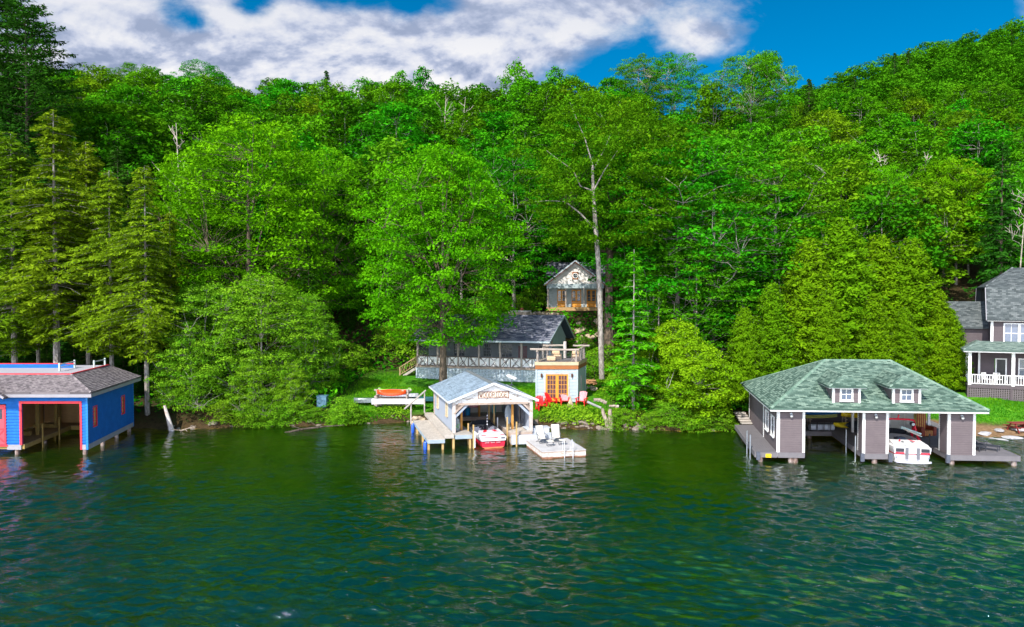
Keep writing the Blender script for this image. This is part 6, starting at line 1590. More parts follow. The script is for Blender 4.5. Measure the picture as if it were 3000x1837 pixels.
# ================================================================== BOATS
GEL = plain('white_gelcoat', (.80, .79, .80), .22, var=.04, scale=2, coat=.4)
GELR = plain('red_gelcoat', (.70, .02, .05), .25, var=.08, scale=2, coat=.4)
GELG = plain('grey_gelcoat', (.16, .16, .18), .3, var=.1, coat=.3)
GELO = plain('orange_boot_paint', (.75, .22, .08), .4, var=.15)
NAVY = plain('navy_stripe', (.03, .03, .06), .3, var=.1)
VINYL = plain('grey_vinyl', (.58, .58, .62), .5, var=.1)
VINR = plain('red_vinyl', (.66, .02, .04), .45, var=.1)
SMOKE = plain('smoked_screen', (.035, .04, .05), .08, var=.2, spec=.9)
def boat(loc, rz, L, Bm, label, fb=.85, cols=None, tower=None, fr_=(0, 1)):
    e = empty('motorboat', loc, label, 'motorboat', None, rz); S = [0, .12, .3, .5, .65, .78, .88, .95, 1.0]
    def hb(s): return Bm/2*(.86+.14*min(1, s/.35))*(1 - max(0, (s-.5)/.5)**2.3*.93)
    def zs(s): return fb*(1 + .22*max(0, s-.3)**1.5)
    rows = []
    nm = 7
    for s in S:
        y = L*s; b = hb(s); z1 = zs(s); zc = .08 + .55*max(0, s-.45)**1.7*1.6; zk = -.30 + .95*max(0, s-.6)**1.6*1.9
        bc = b*.86
        pr = [(0, zk), (bc, zc), (bc+(b-bc)*.35, zc+(z1-zc)*.28), (bc+(b-bc)*.62, zc+(z1-zc)*.52), (bc+(b-bc)*.70, zc+(z1-zc)*.60), (b*.995, zc+(z1-zc)*.84), (b, z1)]
        rows.append([(x, y - (.10 if s == 0 and i > 3 else 0), z) for i, (x, z) in enumerate(pr)])
    cols = cols or [GELO, GELR, GELR, NAVY, GEL, GEL]
    mats = []; [mats.append(c) for c in cols if c not in mats]
    m = MB()
    for sx in (1, -1):
        idx = [[m.pt((sx*x, y, z)) for x, y, z in r] for r in rows]
        for k in range(len(S)-1):
            for j in range(nm-1):
                m.mi = mats.index(cols[j]); q = (idx[k][j], idx[k+1][j], idx[k+1][j+1], idx[k][j+1]); m.fi(q if sx > 0 else q[::-1])
    # transom, banded the same way
    r0 = rows[0]
    for j in range(nm-1):
        m.mi = mats.index(cols[j]); a, b = r0[j], r0[j+1]
        m.face([(-a[0], a[1]-.002, a[2]), (a[0], a[1]-.002, a[2]), (b[0], b[1]-.002, b[2]), (-b[0], b[1]-.002, b[2])])
    h = m.build('hull', mats, e, smooth=False)
    # gunwale and deck
    d = MB(); ins = .2
    for sx in (1, -1):
        o = [d.pt((sx*hb(s), L*s-(.10 if s == 0 else 0), zs(s)+.002)) for s in S]; i1 = [d.pt((sx*max(0, hb(s)-.10), min(L*s, L-.12), zs(s)+.06)) for s in S]; i2 = [d.pt((sx*max(0, hb(s)-ins), min(L*s, L-.25), zs(s)+.03)) for s in S]
        i3 = [d.pt((sx*max(0, hb(s)-ins-.02), min(L*s, L-.3), .30+.25*max(0, s-.5))) for s in S]
        for k in range(len(S)-1):
            for a, b in ((o, i1), (i1, i2), (i2, i3)):
                q = (a[k], a[k+1], b[k+1], b[k]); d.fi(q if sx < 0 else q[::-1])
    d.build('deck', GEL, h)
    f = MB()
    for k in range(len(S)-1):
        s0, s1 = S[k], S[k+1]; a, b = hb(s0)-.2, max(.0, hb(s1)-.2); f.face([(-a, L*s0, .30), (a, L*s0, .30), (b, min(L*s1, L-.3), .30+.2*max(0, s1-.5)), (-b, min(L*s1, L-.3), .30+.2*max(0, s1-.5))])
    f.build('cockpit_floor', VINYL, h)
    # engine cover / sun pad, sloping aft
    w = Bm*.40; zt = fb
    p = MB(); p.loft([[(-w, -.06, zt-.02), (w, -.06, zt-.02), (w, -.06, zt+.04), (-w, -.06, zt+.04)], [(-w*1.02, .25, zt-.1), (w*1.02, .25, zt-.1), (w, .25, zt+.12), (-w, .25, zt+.12)], [(-w, 1.35, .3), (w, 1.35, .3), (w*.92, 1.35, zt+.22), (-w*.92, 1.35, zt+.22)], [(-w*.8, 1.62, .3), (w*.8, 1.62, .3), (w*.7, 1.58, zt+.14), (-w*.7, 1.58, zt+.14)]]).build('sun_pad', VINYL if tower is None else GEL, e)
    def onpad(x, y): return zt + (.04 + (y+.06)/.31*.08 if y < .25 else .12 + (y-.25)/1.1*.10)
    for sx in (-1, 1):
        q = MB()
        if tower is None:
            pts = [(sx*.55, .0), (sx*.85, .05), (sx*.42, 1.3), (sx*.18, 1.3)]
        else: pts = [(sx*.28, .0), (sx*.48, .0), (sx*.34, 1.0), (sx*.20, 1.0)]
        q.face([(x, y, onpad(x, y)+.012) for x, y in pts]); q.slab([(x, y, onpad(x, y)+.014) for x, y in (pts if sx > 0 else pts[::-1])], .03)
        q.build('pad_stripe', VINR if tower is None else GELG, e)
        if tower is not None:
            g = MB(); g.box((sx*.52, -.16, zt-.30), (sx*1.02, -.11, zt-.07)); g.build('vent_grille', plain('black_mesh', (.04, .04, .05), .5, var=.4, scale=40), e)
            g = MB(); g.box((sx*.50, -.165, zt-.40), (sx*1.04, -.11, zt-.33)); g.build('red_stripe', GELR, e)
            g = MB(); g.box((sx*.24, -.15, .34), (sx*.44, -.11, zt-.02)); g.build('grey_stripe', GELG, e)
            g = MB(); g.slab([(sx*.40, .9, onpad(0, .9)+.03), (sx*.52, .9, onpad(0, .9)+.03), (sx*.30, 1.35, onpad(0, 1.3)+.03), (sx*.26, 1.35, onpad(0, 1.3)+.03)], .03); g.build('red_stripe', GELR, e)
    # swim platform
    if tower is not None:
        g = MB(); n = 10; pl = [(Bm*.43*math.sin(PI*(k/n-.5)), -.14-.42*math.cos(PI*(k/n-.5))**.6 if 0 < k < n else -.14) for k in range(n+1)]
        g.prism(pl, .16, .24); g.build('swim_platform', VINYL, e)
        for sx in (-1, 1): g = MB(); g.tube([(sx*.98, -.13, .46), (sx*.98, -.10, .46)], .06, 10); g.build('exhaust', GALV, e)
    # seats
    for x in (-.55, .55):
        cushion(MB(), x-.27, x+.27, 2.9, 3.4, .35, .62).build('seat', VINYL if tower is None else VINR, e); cushion(MB(), x-.25, x+.25, 2.82, 2.95, .6, 1.05).build('seat_back', VINYL, e)
    cushion(MB(), -w, w, 1.65, 2.1, .35, .62).build('bench', VINR if tower is None else VINYL, e)
    if tower is not None: cushion(MB(), -.35, .3, 1.62, 2.2, .4, 1.42, .12).build('driver_seat', plain('navy_vinyl', (.05, .07, .11), .35), e)
    m = MB(); m.box((.25, 3.7, .35), (.85, 4.1, 1.0)); m.build('helm_console', plain('dark_console', (.05, .05, .06), .5), e)
    ring = [(.55+.17*math.cos(2*PI*j/12), 3.62, .98+.17*math.sin(2*PI*j/12)) for j in range(13)]; m = MB(); m.tube(ring, .018, 5); m.bar((.38, 3.62, .98), (.72, 3.62, .98), .03); m.build('steering_wheel', BLACK, e)
    # windscreen: frame and glass
    zw = zs(.6)+.05; pts = [(-hb(.5)+.12, 3.4, zw), (-hb(.62)+.25, 4.15, zw), (-.25, 4.45, zw), (.25, 4.45, zw), (hb(.62)-.25, 4.15, zw), (hb(.5)-.12, 3.4, zw)]
    tp = [(x*.86, y-.22, zw+.38) for x, y, z in pts]; tp[0] = (pts[0][0]*.93, 3.35, zw+.1); tp[-1] = (pts[-1][0]*.93, 3.35, zw+.1)
    m = MB(); m.tube(tp, .028, 5); m.tube(pts, .022, 5)
    for a, b in zip(pts[1:-1], tp[1:-1]): m.tube([a, b], .022, 5)
    ws = m.build('windscreen_frame', BLACK, e)
    m = MB()
    for k in range(5): m.face([pts[k], pts[k+1], tp[k+1], tp[k]])
    m.build('windscreen', SMOKE, ws)
    if tower is None:
        m = MB(); m.tube([(0, 1.9, .35), (0, 1.9, 2.25)], .04, 8); py = m.build('tow_pylon', BLACK, e)
        m = MB()
        for k in range(4): m.tube([(0, 1.9, 1.35+.22*k), (0, 1.9, 1.45+.22*k)], .044, 8)
        m.build('pylon_bands', plain('pale_band', (.6, .6, .65), .3), py)
        rg = random.Random(3); 
        m = MB(); m.tube([(-.6+.1*k, 3.0+.15*math.sin(k*2.1), .95+.14*math.cos(k*1.7)) for k in range(13)], .05, 6); m.tube([(.5-.1*k, 2.7+.15*math.sin(k*1.4), 1.05+.12*math.cos(k*2.3)) for k in range(10)], .05, 6); m.build('bundled_cover', plain('black_cover', (.05, .05, .06), .35, var=.6), e)
        # cleats, stripe and name plate on the transom
        m = MB()
        for x in (-.85, .85): m.bar((x, -.02, fb+.09), (x, .22, fb+.09), .04)
        m.build('cleat', GALV, e)
        MB().box((.55, -.125, fb-.17), (.85, -.101, fb-.08)).build('registration_plate', NAVY, e)
        m = MB(); m.slab([(-.75, -.13, fb-.04), (.35, -.13, fb-.06), (.15, -.13, fb-.13), (.05, -.13, fb-.08)], .001); m.bar((-.75, -.118, fb-.03), (.2, -.118, fb-.06), .02, .02); m.bar((.0, -.118, fb-.06), (.35, -.118, fb-.12), .02, .04); m.build('swoosh', VINR, e)
        m = MB()
        for k in range(12): x = -.62+.105*k; m.box((x, -.115, .40), (x+.07, -.012, .46)) if k % 4 != 3 else None
        m.build('faded_transom_letters', plain('pale_pink', (.72, .32, .36), .4), e)
    else:
        T = GELR; zt_ = 2.55; y0, y1 = 3.5, 2.5; b = hb(.45)-.06
        m = MB(); path = [(-b, y0+.2, zs(.5)), (-b*.99, y0-.1, 1.5), (-b*.93, y1+.3, 2.25), (-b*.80, y1, zt_-.06), (-b*.5, y1-.05, zt_), (b*.5, y1-.05, zt_), (b*.80, y1, zt_-.06), (b*.93, y1+.3, 2.25), (b*.99, y0-.1, 1.5), (b, y0+.2, zs(.5))]
        m.tube(path, [.14, .09, .07, .065, .06, .06, .065, .07, .09, .14], 8); m.bar((-.06, y1-.05, zt_), (.02, y1-.05, zt_+.32), .07, .07)
        for sx in (-1, 1): m.tube([(sx*b*.98, y1-.4, zs(.4)), (sx*b*.97, y1+.1, 1.5), (sx*b*.93, y1+.3, 2.2)], [.11, .06, .04], 7)
        tw = m.build('wakeboard_tower', T, e)
        for sx in (-1, 1):
            m = MB(); m.tube([(sx*b*.74, y1-.1, 2.22), (sx*b*.74, y1+.18, 2.22)], .14, 12); sp = m.build('tower_speaker', BLACK, tw); m = MB(); m.tube([(sx*b*.74, y1-.112, 2.22), (sx*b*.74, y1-.101, 2.22)], [.10, .08], 12); m.build('speaker_cone', GALV, sp)
        m = MB(); m.bar((.10, y1-.25, 2.02), (b*1.02, y1-.5, 1.62), .10, .16); m.bar((.15, y1-.42, 1.95), (b*1.0, y1-.7, 1.50), .06, .05); m.build('board_rack', plain('rack_metal', (.35, .5, .5), .3, .6), tw)
        m = MB(); m.slab([(.1, y1-.3, 2.05), (.16, y1-.75, 1.96), (b*.9, y1-1.0, 1.58), (b*.96, y1-.5, 1.66)], .03); m.build('wakeboard', plain('board_pattern', (.35, .18, .10), .3, var=.6, scale=9, col2=(.6, .6, .55)), tw)
        m = MB(); m.tube([(-b*.80, y1-.05, 1.92), (-b*.80, y1+.16, 1.92)], .12, 10); m.build('tower_light', GALV, tw)
    return e
hd = math.atan2(.28, 1)
boat((-1.36, 49.55, 0), hd, 6.1, 2.2, 'white and red ski boat with a black tow pylon under the WOODRIDGE gable', fb=.86)
boat((26.35, 44.75, 0), -math.atan2(.19, 1), 6.5, 2.62, 'white ski boat with a red arched tower in the grey boathouse slip', fb=1.12, cols=[GELG, GEL, GEL, GELR, GEL, GEL], tower=1)

# ================================================================== RAFT AND ITS FURNITURE
def raft():
    fr = Frame((2.04, 46.2, 0), (.975, .20), (-.25, .97)); e = empty('swim_raft', fr.O, 'weathered white floating raft with two sun chairs and a ladder', 'raft')
    deck(fr, e, 0, 3.15, 0, 4.0, .5, wood('bleached_planks', (.62, .60, .60), (.33, .31, .31), axis=0), 'u', name='deck', bw=.16, fascia=BEAM, fh=.12)
    m = MB(fr); m.box((.02, .0, .10), (3.13, .05, .375)); m.box((.02, 3.95, .10), (3.13, 4.0, .375)); m.box((.02, .051, .10), (.07, 3.949, .375)); m.box((3.08, .051, .10), (3.13, 3.949, .375)); m.build('float_side', plain('worn_white_paint', (.68, .64, .60), .8, var=.3, scale=4, col2=(.34, .24, .18), stretch=(1, 1, 3)), e)
    m = MB(fr); m.box((.04, .02, -.3), (3.11, 3.98, .095)); m.build('float', plain('rusty_float', (.32, .15, .09), .9, var=.4), e)
    m = MB(fr)
    for u in (1.55, 2.15): m.tube([(u, .28, .5), (u, .20, 1.12), (u, .02, 1.22), (u, -.16, 1.12), (u, -.16, -.6)], .026, 7)
    for z in (.28, -.02, -.3): m.tube([(1.55, -.16, z), (2.15, -.16, z)], .022, 6)
    m.build('ladder', plain('pale_aluminium', (.72, .73, .76), .3, .3), e)
    return fr
RF_ = raft()
CREAM = plain('cream_sling', (.74, .69, .60), .8, var=.06)
DFR = plain('dark_chair_frame', (.12, .13, .15), .4, .3)
def sling(loc, rz, label):
    e = empty('sling_chair', loc, label, 'chair', None, rz); m = MB()
    for x in (-.30, .30):
        m.tube([(x, .62, 1.15), (x, .12, .30), (x*.98, -.32, .34)], .018, 6); m.tube([(x, .45, 0), (x, -.30, .36)], .016, 6); m.tube([(x, -.30, 0), (x, .30, .55)], .016, 6); m.tube([(x*1.05, -.28, .56), (x*1.05, .36, .62)], .02, 6); m.tube([(x*1.05, -.26, .34), (x*1.05, -.28, .56)], .014, 5)
    for y, z in ((.62, 1.15), (-.32, .34), (.45, .03), (-.30, .03)): m.tube([(-.30, y, z), (.30, y, z)], .016, 6)
    m.build('frame', DFR, e)
    s = MB(); P = [(.63, 1.16), (.50, .92), (.36, .66), (.22, .44), (.08, .29), (-.12, .29), (-.32, .35)]; W_ = .27
    for (a, b), (c, d) in zip(P, P[1:]): s.face([(-W_, a, b), (W_, a, b), (W_, c, d), (-W_, c, d)]); s.face([(-W_, a, b-.012), (-W_, c, d-.012), (W_, c, d-.012), (W_, a, b-.012)])
    s.build('sling', CREAM, e)
    return e
def stool(loc, rz, label):
    e = empty('footstool', loc, label, 'footstool', None, rz); m = MB()
    for x in (-.24, .24):
        m.tube([(x, -.18, 0), (x, .18, .32)], .014, 5); m.tube([(x, .18, 0), (x, -.18, .32)], .014, 5); m.tube([(x, -.20, .33), (x, .20, .33)], .016, 5)
    for y, z in ((-.18, .02), (.18, .02)): m.tube([(-.24, y, z), (.24, y, z)], .013, 5)
    m.build('frame', DFR, e); m = MB(); m.slab([(-.23, -.2, .35), (.23, -.2, .35), (.23, .2, .35), (-.23, .2, .35)], .02); m.build('seat', CREAM, e); return e
p = RF_.world((.85, 2.75, .5)); sling(p, .35, 'cream sling chair on the raft, the one nearer the boathouse')
p = RF_.world((1.95, 2.95, .5)); c = sling(p, .05, 'cream sling chair with a head pillow on the raft, farther from the boathouse')
cushion(MB(), -.2, .2, .50, .60, .96, 1.10, .03).build('pillow', CREAM, c)
p = RF_.world((1.1, 1.65, .5)); stool(p, .3, 'cream topped footstool on the raft, left one')
p = RF_.world((2.05, 1.85, .5)); stool(p, .05, 'cream topped footstool by the raft ladder, right one')
# grey steps behind the raft
fr = Frame(WBF.world((5.55, -.6, 0)), (1, .2), (-.25, 1)); e = empty('step_dock', fr.O, 'pale grey plywood landing with a step between boathouse and raft', 'dock')
GP = plain('grey_painted_ply', (.50, .53, .58), .7, var=.12, scale=2)
MB(fr).box((-1.4, .0, .15), (1.9, .7, .80)).build('landing', GP, e); MB(fr).box((-.1, .71, .15), (1.6, 1.5, 1.12)).build('step', GP, e); MB(fr).box((-.2, .701, 1.125), (1.7, 1.6, 1.16)).build('step_top', GP, e)

# ================================================================== FENDERS, ROPE
def fender(p, label):
    e = empty('fender', p, label, 'fender'); m = MB(); m.loft([[(r*math.cos(2*PI*j/10), r*math.sin(2*PI*j/10), z) for j in range(10)] for r, z in ((.02, .42), (.06, .36), (.135, .26), (.14, -.3), (.10, -.42), (.03, -.48))]); m.build('body', plain('royal_blue_vinyl', (.01, .09, .60), .3, var=.1, coat=.3), e, smooth=True)
    m = MB(); m.tube([(0, 0, .4), (.03, .02, .62)], .012, 5); m.build('rope', BLACK, e)
p = WBF.world((-2.15, 5.6, .35)); fender(p, 'blue fender hanging at the shore end of the low dock')
p = WBF.world((-2.1, -.6, .22)); fender(p, 'blue fender hanging at the outer corner of the low dock')
# ================================================================== THINGS INSIDE THE SMALL BOATHOUSE
def inb(mb, name, mat, u, v, w, label, cat, rz=0):
    o = mb.build(name, mat, None); p = WBF.world((u, v, w)); o.location = p; o.rotation_euler.z = rz; tag(o, label, cat); return o
def bucket(h=.38, r=.17):
    m = MB(); m.loft([[(q*math.cos(2*PI*j/14), q*math.sin(2*PI*j/14), z) for j in range(14)] for q, z in ((r*.82, 0), (r, h), (r*1.07, h), (r*1.07, h+.03), (r*.9, h+.03), (r*.8, .05))]); return m
m = MB(); m.loft([[(-.28, -.18, 0), (.28, -.18, 0), (.28, .18, 0), (-.28, .18, 0)], [(-.32, -.22, .36), (.32, -.22, .36), (.32, .22, .36), (-.32, .22, .36)]]); m.box((-.34, -.24, .365), (.34, .24, .43)); inb(m, 'cooler', plain('blue_white_cooler', (.03, .10, .42), .4), 1.95, 6.9, 1.03, 'blue cooler on the back dock of the WOODRIDGE boathouse', 'cooler')
inb(bucket(.62, .24), 'barrel', plain('azure_plastic', (.01, .25, .55), .4), 2.55, 7.0, 1.03, 'azure plastic barrel beside the blue cooler', 'barrel')
m = MB(); m.box((-.16, -.08, 0), (.16, .08, .9)); m.bar((-.1, 0, .2), (-.75, -.1, -.05), .07, .05); m.tube([(.1, 0, .85), (.4, 0, 1.0), (.75, 0, .9), (.9, 0, .75)], .02, 5); inb(m, 'life_jacket', plain('yellow_jacket', (.75, .48, .02), .6), 1.25, 6.8, 1.15, 'yellow life jacket hanging left of the blue cooler', 'life jacket')
def vest(): 
    m = MB(); cushion(m, -.24, -.02, -.07, .07, 0, .55, .03); cushion(m, .02, .24, -.07, .07, 0, .55, .03); m.box((-.18, -.05, .5), (.18, .09, .66)); m.box((-.25, -.09, .2), (.25, -.072, .25)); return m
inb(vest(), 'life_jacket', plain('orange_jacket', (.80, .16, .05), .7, var=.2), 2.45, 5.5, 2.35, 'orange life jacket hanging above the ski boat, left one', 'life jacket', .3)
inb(vest(), 'life_jacket', plain('coral_jacket', (.78, .20, .12), .7, var=.2), 2.95, 5.6, 2.4, 'orange life jacket hanging above the ski boat, right one', 'life jacket', -.3)
inb(cushion(MB(), -.45, .45, -.2, .2, 0, .32), 'tow_tube', plain('crimson_tube', (.50, .02, .07), .4, var=.3, scale=5, col2=(.6, .5, .55)), 3.1, 6.9, 1.7, 'crimson tow tube on a shelf below the orange jackets', 'tow tube')
m = MB(); m.box((-.55, -.06, 0), (.55, .02, 1.3)); inb(m, 'white_board', plain('white_panel_board', (.66, .68, .70), .5), 4.1, 8.1, 1.75, 'white panel on the back wall of the small boathouse', 'panel')
def surf(L=1.6, w=.28): return MB().loft([[(w*math.sin(PI*min(1, .02+k/10*.96))**.5*sx, y, L*k/10) for sx, y in ((-1, 0), (0, -.035), (1, 0), (0, .03))] for k in range(11)])
o = inb(surf(1.5, .3), 'bodyboard', plain('pale_blue_board', (.42, .50, .56), .4), 4.75, 2.4, 1.05, 'pale blue board leaning by the orange post', 'board', .5); o.rotation_euler.x = -.12
o = inb(surf(1.7, .26), 'water_ski', plain('steel_blue_board', (.16, .26, .42), .4), 5.05, 3.2, 1.05, 'steel blue board behind the pale blue board', 'board', .2); o.rotation_euler.x = -.1
o = inb(surf(1.1, .16), 'bodyboard', plain('teal_board', (.02, .30, .32), .4), 4.4, 5.6, 1.2, 'small teal board at the back right of the small boathouse', 'board', .2)
for k, (u, v, h, c, lb) in enumerate([(5.6, 1.6, 1.5, (.10, .10, .12), 'dark wetsuit hanging on the right wall of the small boathouse'), (5.65, 2.6, 1.5, (.20, .16, .13), 'brown jacket hanging on the right wall of the small boathouse'), (5.55, 4.2, 1.2, (.28, .03, .04), 'dark red towel hanging at the back right')]):
    m = MB(); m.loft([[(-.08, -.20, 0), (.05, -.18, 0), (.05, .18, 0), (-.08, .20, 0)], [(-.05, -.12, h*.5), (.05, -.13, h*.5), (.05, .13, h*.5), (-.05, .12, h*.5)], [(-.07, -.22, h*.85), (.04, -.2, h*.85), (.04, .2, h*.85), (-.07, .22, h*.85)], [(-.02, -.05, h), (.03, -.05, h), (.03, .05, h), (-.02, .05, h)]]); inb(m, 'hanging_garment', plain('garment%d' % k, c, .8, var=.5), u, v, 1.25, lb, 'garment')
m = MB(); rg = np.random.RandomState(2); m.loft([[((.30+.03*rg.normal())*q*math.cos(2*PI*j/10), (.26+.03*rg.normal())*q*math.sin(2*PI*j/10), z) for j in range(10)] for q, z in ((.7, 0), (1.05, .2), (1, .5), (.7, .8), (.25, .95))]); o = inb(m, 'mesh_bag', plain('grey_mesh_bag', (.38, .42, .42), .7, var=.5, scale=7), .42, .9, 1.03, 'grey mesh bag with a green rope on the left dock inside the small boathouse', 'bag')
g = MB(); g.tube([(-.18, -.28, .15), (0, -.31, .35), (.2, -.26, .2), (.1, -.3, .45), (.25, -.2, .5)], .03, 5); g.build('green_rope', plain('lime_rope', (.15, .62, .12), .6), o)
m = MB(); m.tube([(0, 0, 0), (.1, .25, 1.2)], .02, 5); m.box((-.09, -.02, -.25), (.09, .0, .1)); m.tube([(.25, .1, 0), (.2, .3, 1.3)], .02, 5); inb(m, 'fishing_gear', plain('dark_gear', (.09, .08, .08), .6, var=.5), 5.2, 1.2, 1.25, 'paddle and rod leaning inside the right wall of the small boathouse', 'gear')
# white dish on the roof
p = WBF.world((4.75, 1.6, 4.1)); e = empty('dish', p, 'white rectangular internet dish on a tripod on the blue roof', 'dish')
m = MB(); m.tube([(0, 0, .05), (0, 0, .62)], .03, 6)
for a_ in (0, 2.1, 4.2): m.tube([(0, 0, .22), (.42*math.cos(a_), .42*math.sin(a_), -.16*math.cos(a_)-.0)], .02, 5)
m.build('mount', DFR, e)
m = MB(); m.slab([(-.42, -.12, .92), (.26, -.36, .62), (.44, .18, .66), (-.24, .40, .96)], .05); m.build('panel', WHITE, e)

# ================================================================== RED CHAIRS
def adirondack():
    e = empty('adirondack_chair', (0, 0, 0), 'x', 'chair'); C1 = plain('red_chair_paint', (.76, .012, .018), .45, var=.08)
    m = MB()
    for x in (-.30, .30): m.bar((x, -.34, .36), (x, .46, .04), .05, .13)
    for j in range(5): y = -.32+.13*j; m.box((-.33, y-.055, .40-.0-.15*(y+.32)), (.33, y+.055, .425-.15*(y+.32)))
    m.build('seat', C1, e)
    for x in (-.36, .36): m = MB(); m.box((x-.035, -.36, 0), (x+.035, -.24, .60)); m.build('leg', C1, e)
    for x in (-.36, .36): m = MB(); m.bar((x, .36, 0), (x, .30, .58), .05, .10); m.build('leg', C1, e)
    for x in (-.40, .40):
        m = MB(); m.prism([(x-.08, -.46), (x+.08, -.46), (x+.07, .40), (x-.05, .40)], .60, .63); m.build('armrest', C1, e)
    b = MB(); 
    for j in range(-2, 3):
        x = j*.125; h = 1.14-.015*abs(j)**2
        b.bar((x*.82, .16, .30), (x*1.12, .16+(h-.3)*.42, h), .11, .022)
    b.bar((-.28, .24, .45), (.28, .24, .45), .04, .06); b.bar((-.33, .40, .85), (.33, .40, .85), .04, .06)
    bk = b.build('backrest', C1, e)
    return e
a0 = adirondack(); PINK = plain('faded_red_paint', (.78, .30, .32), .6, var=.2, scale=4)
specs = [(1586, 1192, 60.0, .35, 'red adirondack chair turned sideways, partly behind the boathouse post'), (1614, 1187, 60.6, .6, 'red adirondack chair left of the orange doors'),
         (1655, 1187, 60.6, .05, 'red adirondack chair with a faded pink back in front of the doors'), (1704, 1192, 60.2, -.45, 'red adirondack chair with a faded back, right of the kindling')]
for i, (X, Y, d, rz, lab) in enumerate(specs):
    p = at(X, Y, d); z = gz(p.x, d)
    if i == 0: o = a0; o.location = (p.x, d, z); o.rotation_euler.z = rz; o['label'] = lab
    else: o = copy_tree(a0, (p.x, d, z), rz, None, lab)
    o.scale = (1.05,)*3
    if i >= 2:
        for c in o.children:
            if c.name.startswith('backrest'):
                c.data = c.data.copy(); c.data.materials.clear(); c.data.materials.append(PINK); c['label'] = 'faded pink slatted backrest'
p = at(1671, 1197, 59.7); z = gz(p.x, 59.7); m = MB()
for k in range(9): a_ = 2*PI*k/9; m.bar((.36*math.cos(a_), .30*math.sin(a_), 0), (-.03*math.cos(a_), -.03*math.sin(a_), 1.02+.04*math.sin(k*2)), .085, .05)
o = m.build('kindling_stack', wood('split_wood', (.66, .54, .40), (.40, .28, .18), axis=2)); o.location = (p.x, 59.7, z); tag(o, 'tepee of split logs standing among the red chairs', 'firewood')

# ================================================================== CANOE RACK
def canoe(L, B, H, n=12, kayak=False):
    m = MB(); rings = []
    for k in range(n+1):
        s = k/n; x = L*(s-.5); w = max(.012, B/2*math.sin(PI*s)**.62); r = .10*(abs(s-.5)*2)**3
        if kayak: pr = [(0, -H*.45), (w*.75, -H*.3), (w, 0), (w*.7, H*.28), (0, H*.42), (-w*.7, H*.28), (-w, 0), (-w*.75, -H*.3)]
        else: pr = [(0, H*.5-r*.0), (w*.62, H*.44), (w*.92, H*.15), (w, -H*.5-r), (w*.93, -H*.5-r), (0, H*.40), (-w*.93, -H*.5-r), (-w, -H*.5-r), (-w*.92, H*.15), (-w*.62, H*.44)]
        rings.append([(x, y, z + (r if kayak else 0)) for y, z in pr])
    m.loft(rings); return m
p0 = at(1105, 1172, 61.5); zr = gz(p0.x, 61.5); e = empty('canoe_rack', (p0.x, 61.5, zr), 'rustic log rack on the lawn carrying kayaks and canoes', 'rack')
m = MB()
for x in (0, 2.75):
    for y in (0, 1.0): logp(IDF, [(x, y, -.1), (x+.02, y, 1.6)], .13, seed=int(x*7+y)).build('post', LOGV, e)
for z in (.32, 1.05): 
    for x in (0, 2.75): logp(IDF, [(x, -.75, z), (x, 1.3, z)], .11, seed=int(z*9+x)).build('cross_log', LOG, e)
for z in (.14, .90, 1.5): logp(IDF, [(-.3, .15, z), (3.1, .15, z)], .09, seed=int(z*10)).build('rail_log', LOG, e)
def onrack(mb, name, mat, x, y, z, label, cat, rz=0, rx=0): o = mb.build(name, mat, None, smooth=False); o.location = (p0.x+x, 61.5+y, zr+z); o.rotation_euler = (rx, 0, rz); tag(o, label, cat); return o
onrack(canoe(4.8, .82, .42), 'canoe', plain('white_canoe', (.66, .66, .64), .35, var=.08), 2.0, -.5, .62, 'white canoe upside down on the lower arms of the log rack', 'canoe', .0)
onrack(canoe(5.0, .85, .38), 'canoe', plain('dull_aluminium', (.20, .24, .24), .45, .5, var=.3), .35, .3, .60, 'aluminium canoe upside down, its bow jutting left behind the white canoe', 'canoe', .03)
onrack(canoe(5.0, .8, .34), 'canoe', plain('dark_teal_hull', (.02, .10, .12), .4), 2.8, 1.1, .60, 'dark teal canoe at the back of the log rack', 'canoe', 0)
onrack(canoe(2.6, .80, .52, kayak=True), 'kayak', plain('orange_plastic', (.85, .07, .005), .35, var=.15, scale=1.5), 1.35, -.25, 1.34, 'bright orange kayak on top of the log rack', 'kayak', .04, .5)
onrack(canoe(3.0, .62, .30, kayak=True), 'kayak', plain('lime_plastic', (.25, .75, .03), .35), 1.5, .5, 1.40, 'lime green kayak behind the orange kayak', 'kayak', 0)
onrack(canoe(3.6, .7, .26), 'rowing_shell', plain('silver_hull', (.52, .52, .55), .35, .3), 1.9, .2, 1.08, 'silver grey hull lying under the orange kayak', 'boat', 0)

# ================================================================== HANDRAIL, STUMPS, LOGS, BOX
b = at(1207, 1238, 59.0); m = MB(Frame((0, 0, 0))); e = empty('handrail', (b.x, 59.0, 0), 'plain timber handrail slanting up the bank beside the low dock', 'handrail')
MB().tube([(-.6, -.3, 1.35), (1.05, 1.2, 2.75)], .075, 6).build('rail', W_OLD, e); MB().tube([(-.1, .15, 0), (-.1, .15, 1.80)], .06, 6).build('post', W_POST, e); MB().tube([(.95, 1.1, .8), (.95, 1.1, 2.65)], .06, 6).build('post', W_POST, e)
for k in range(5):
    p = at(1205+rr_.uniform(0, 45), 1240-6*k, 58.6); rock(RW[k % 4], (p.x, 58.2+rr_.uniform(0, .6), .15+.12*k), rr_.uniform(.25, .45), 'tan rock piled beside the low dock landing', 'rocks at the low dock landing')
p = onz(1783, 1255, .05); e = empty('driftwood_stump', p, 'bleached forked stump leaning over the water right of the red chairs', 'stump')
WH = bark_mat('silver_driftwood', (.46, .38, .31), (.16, .11, .08), 7)
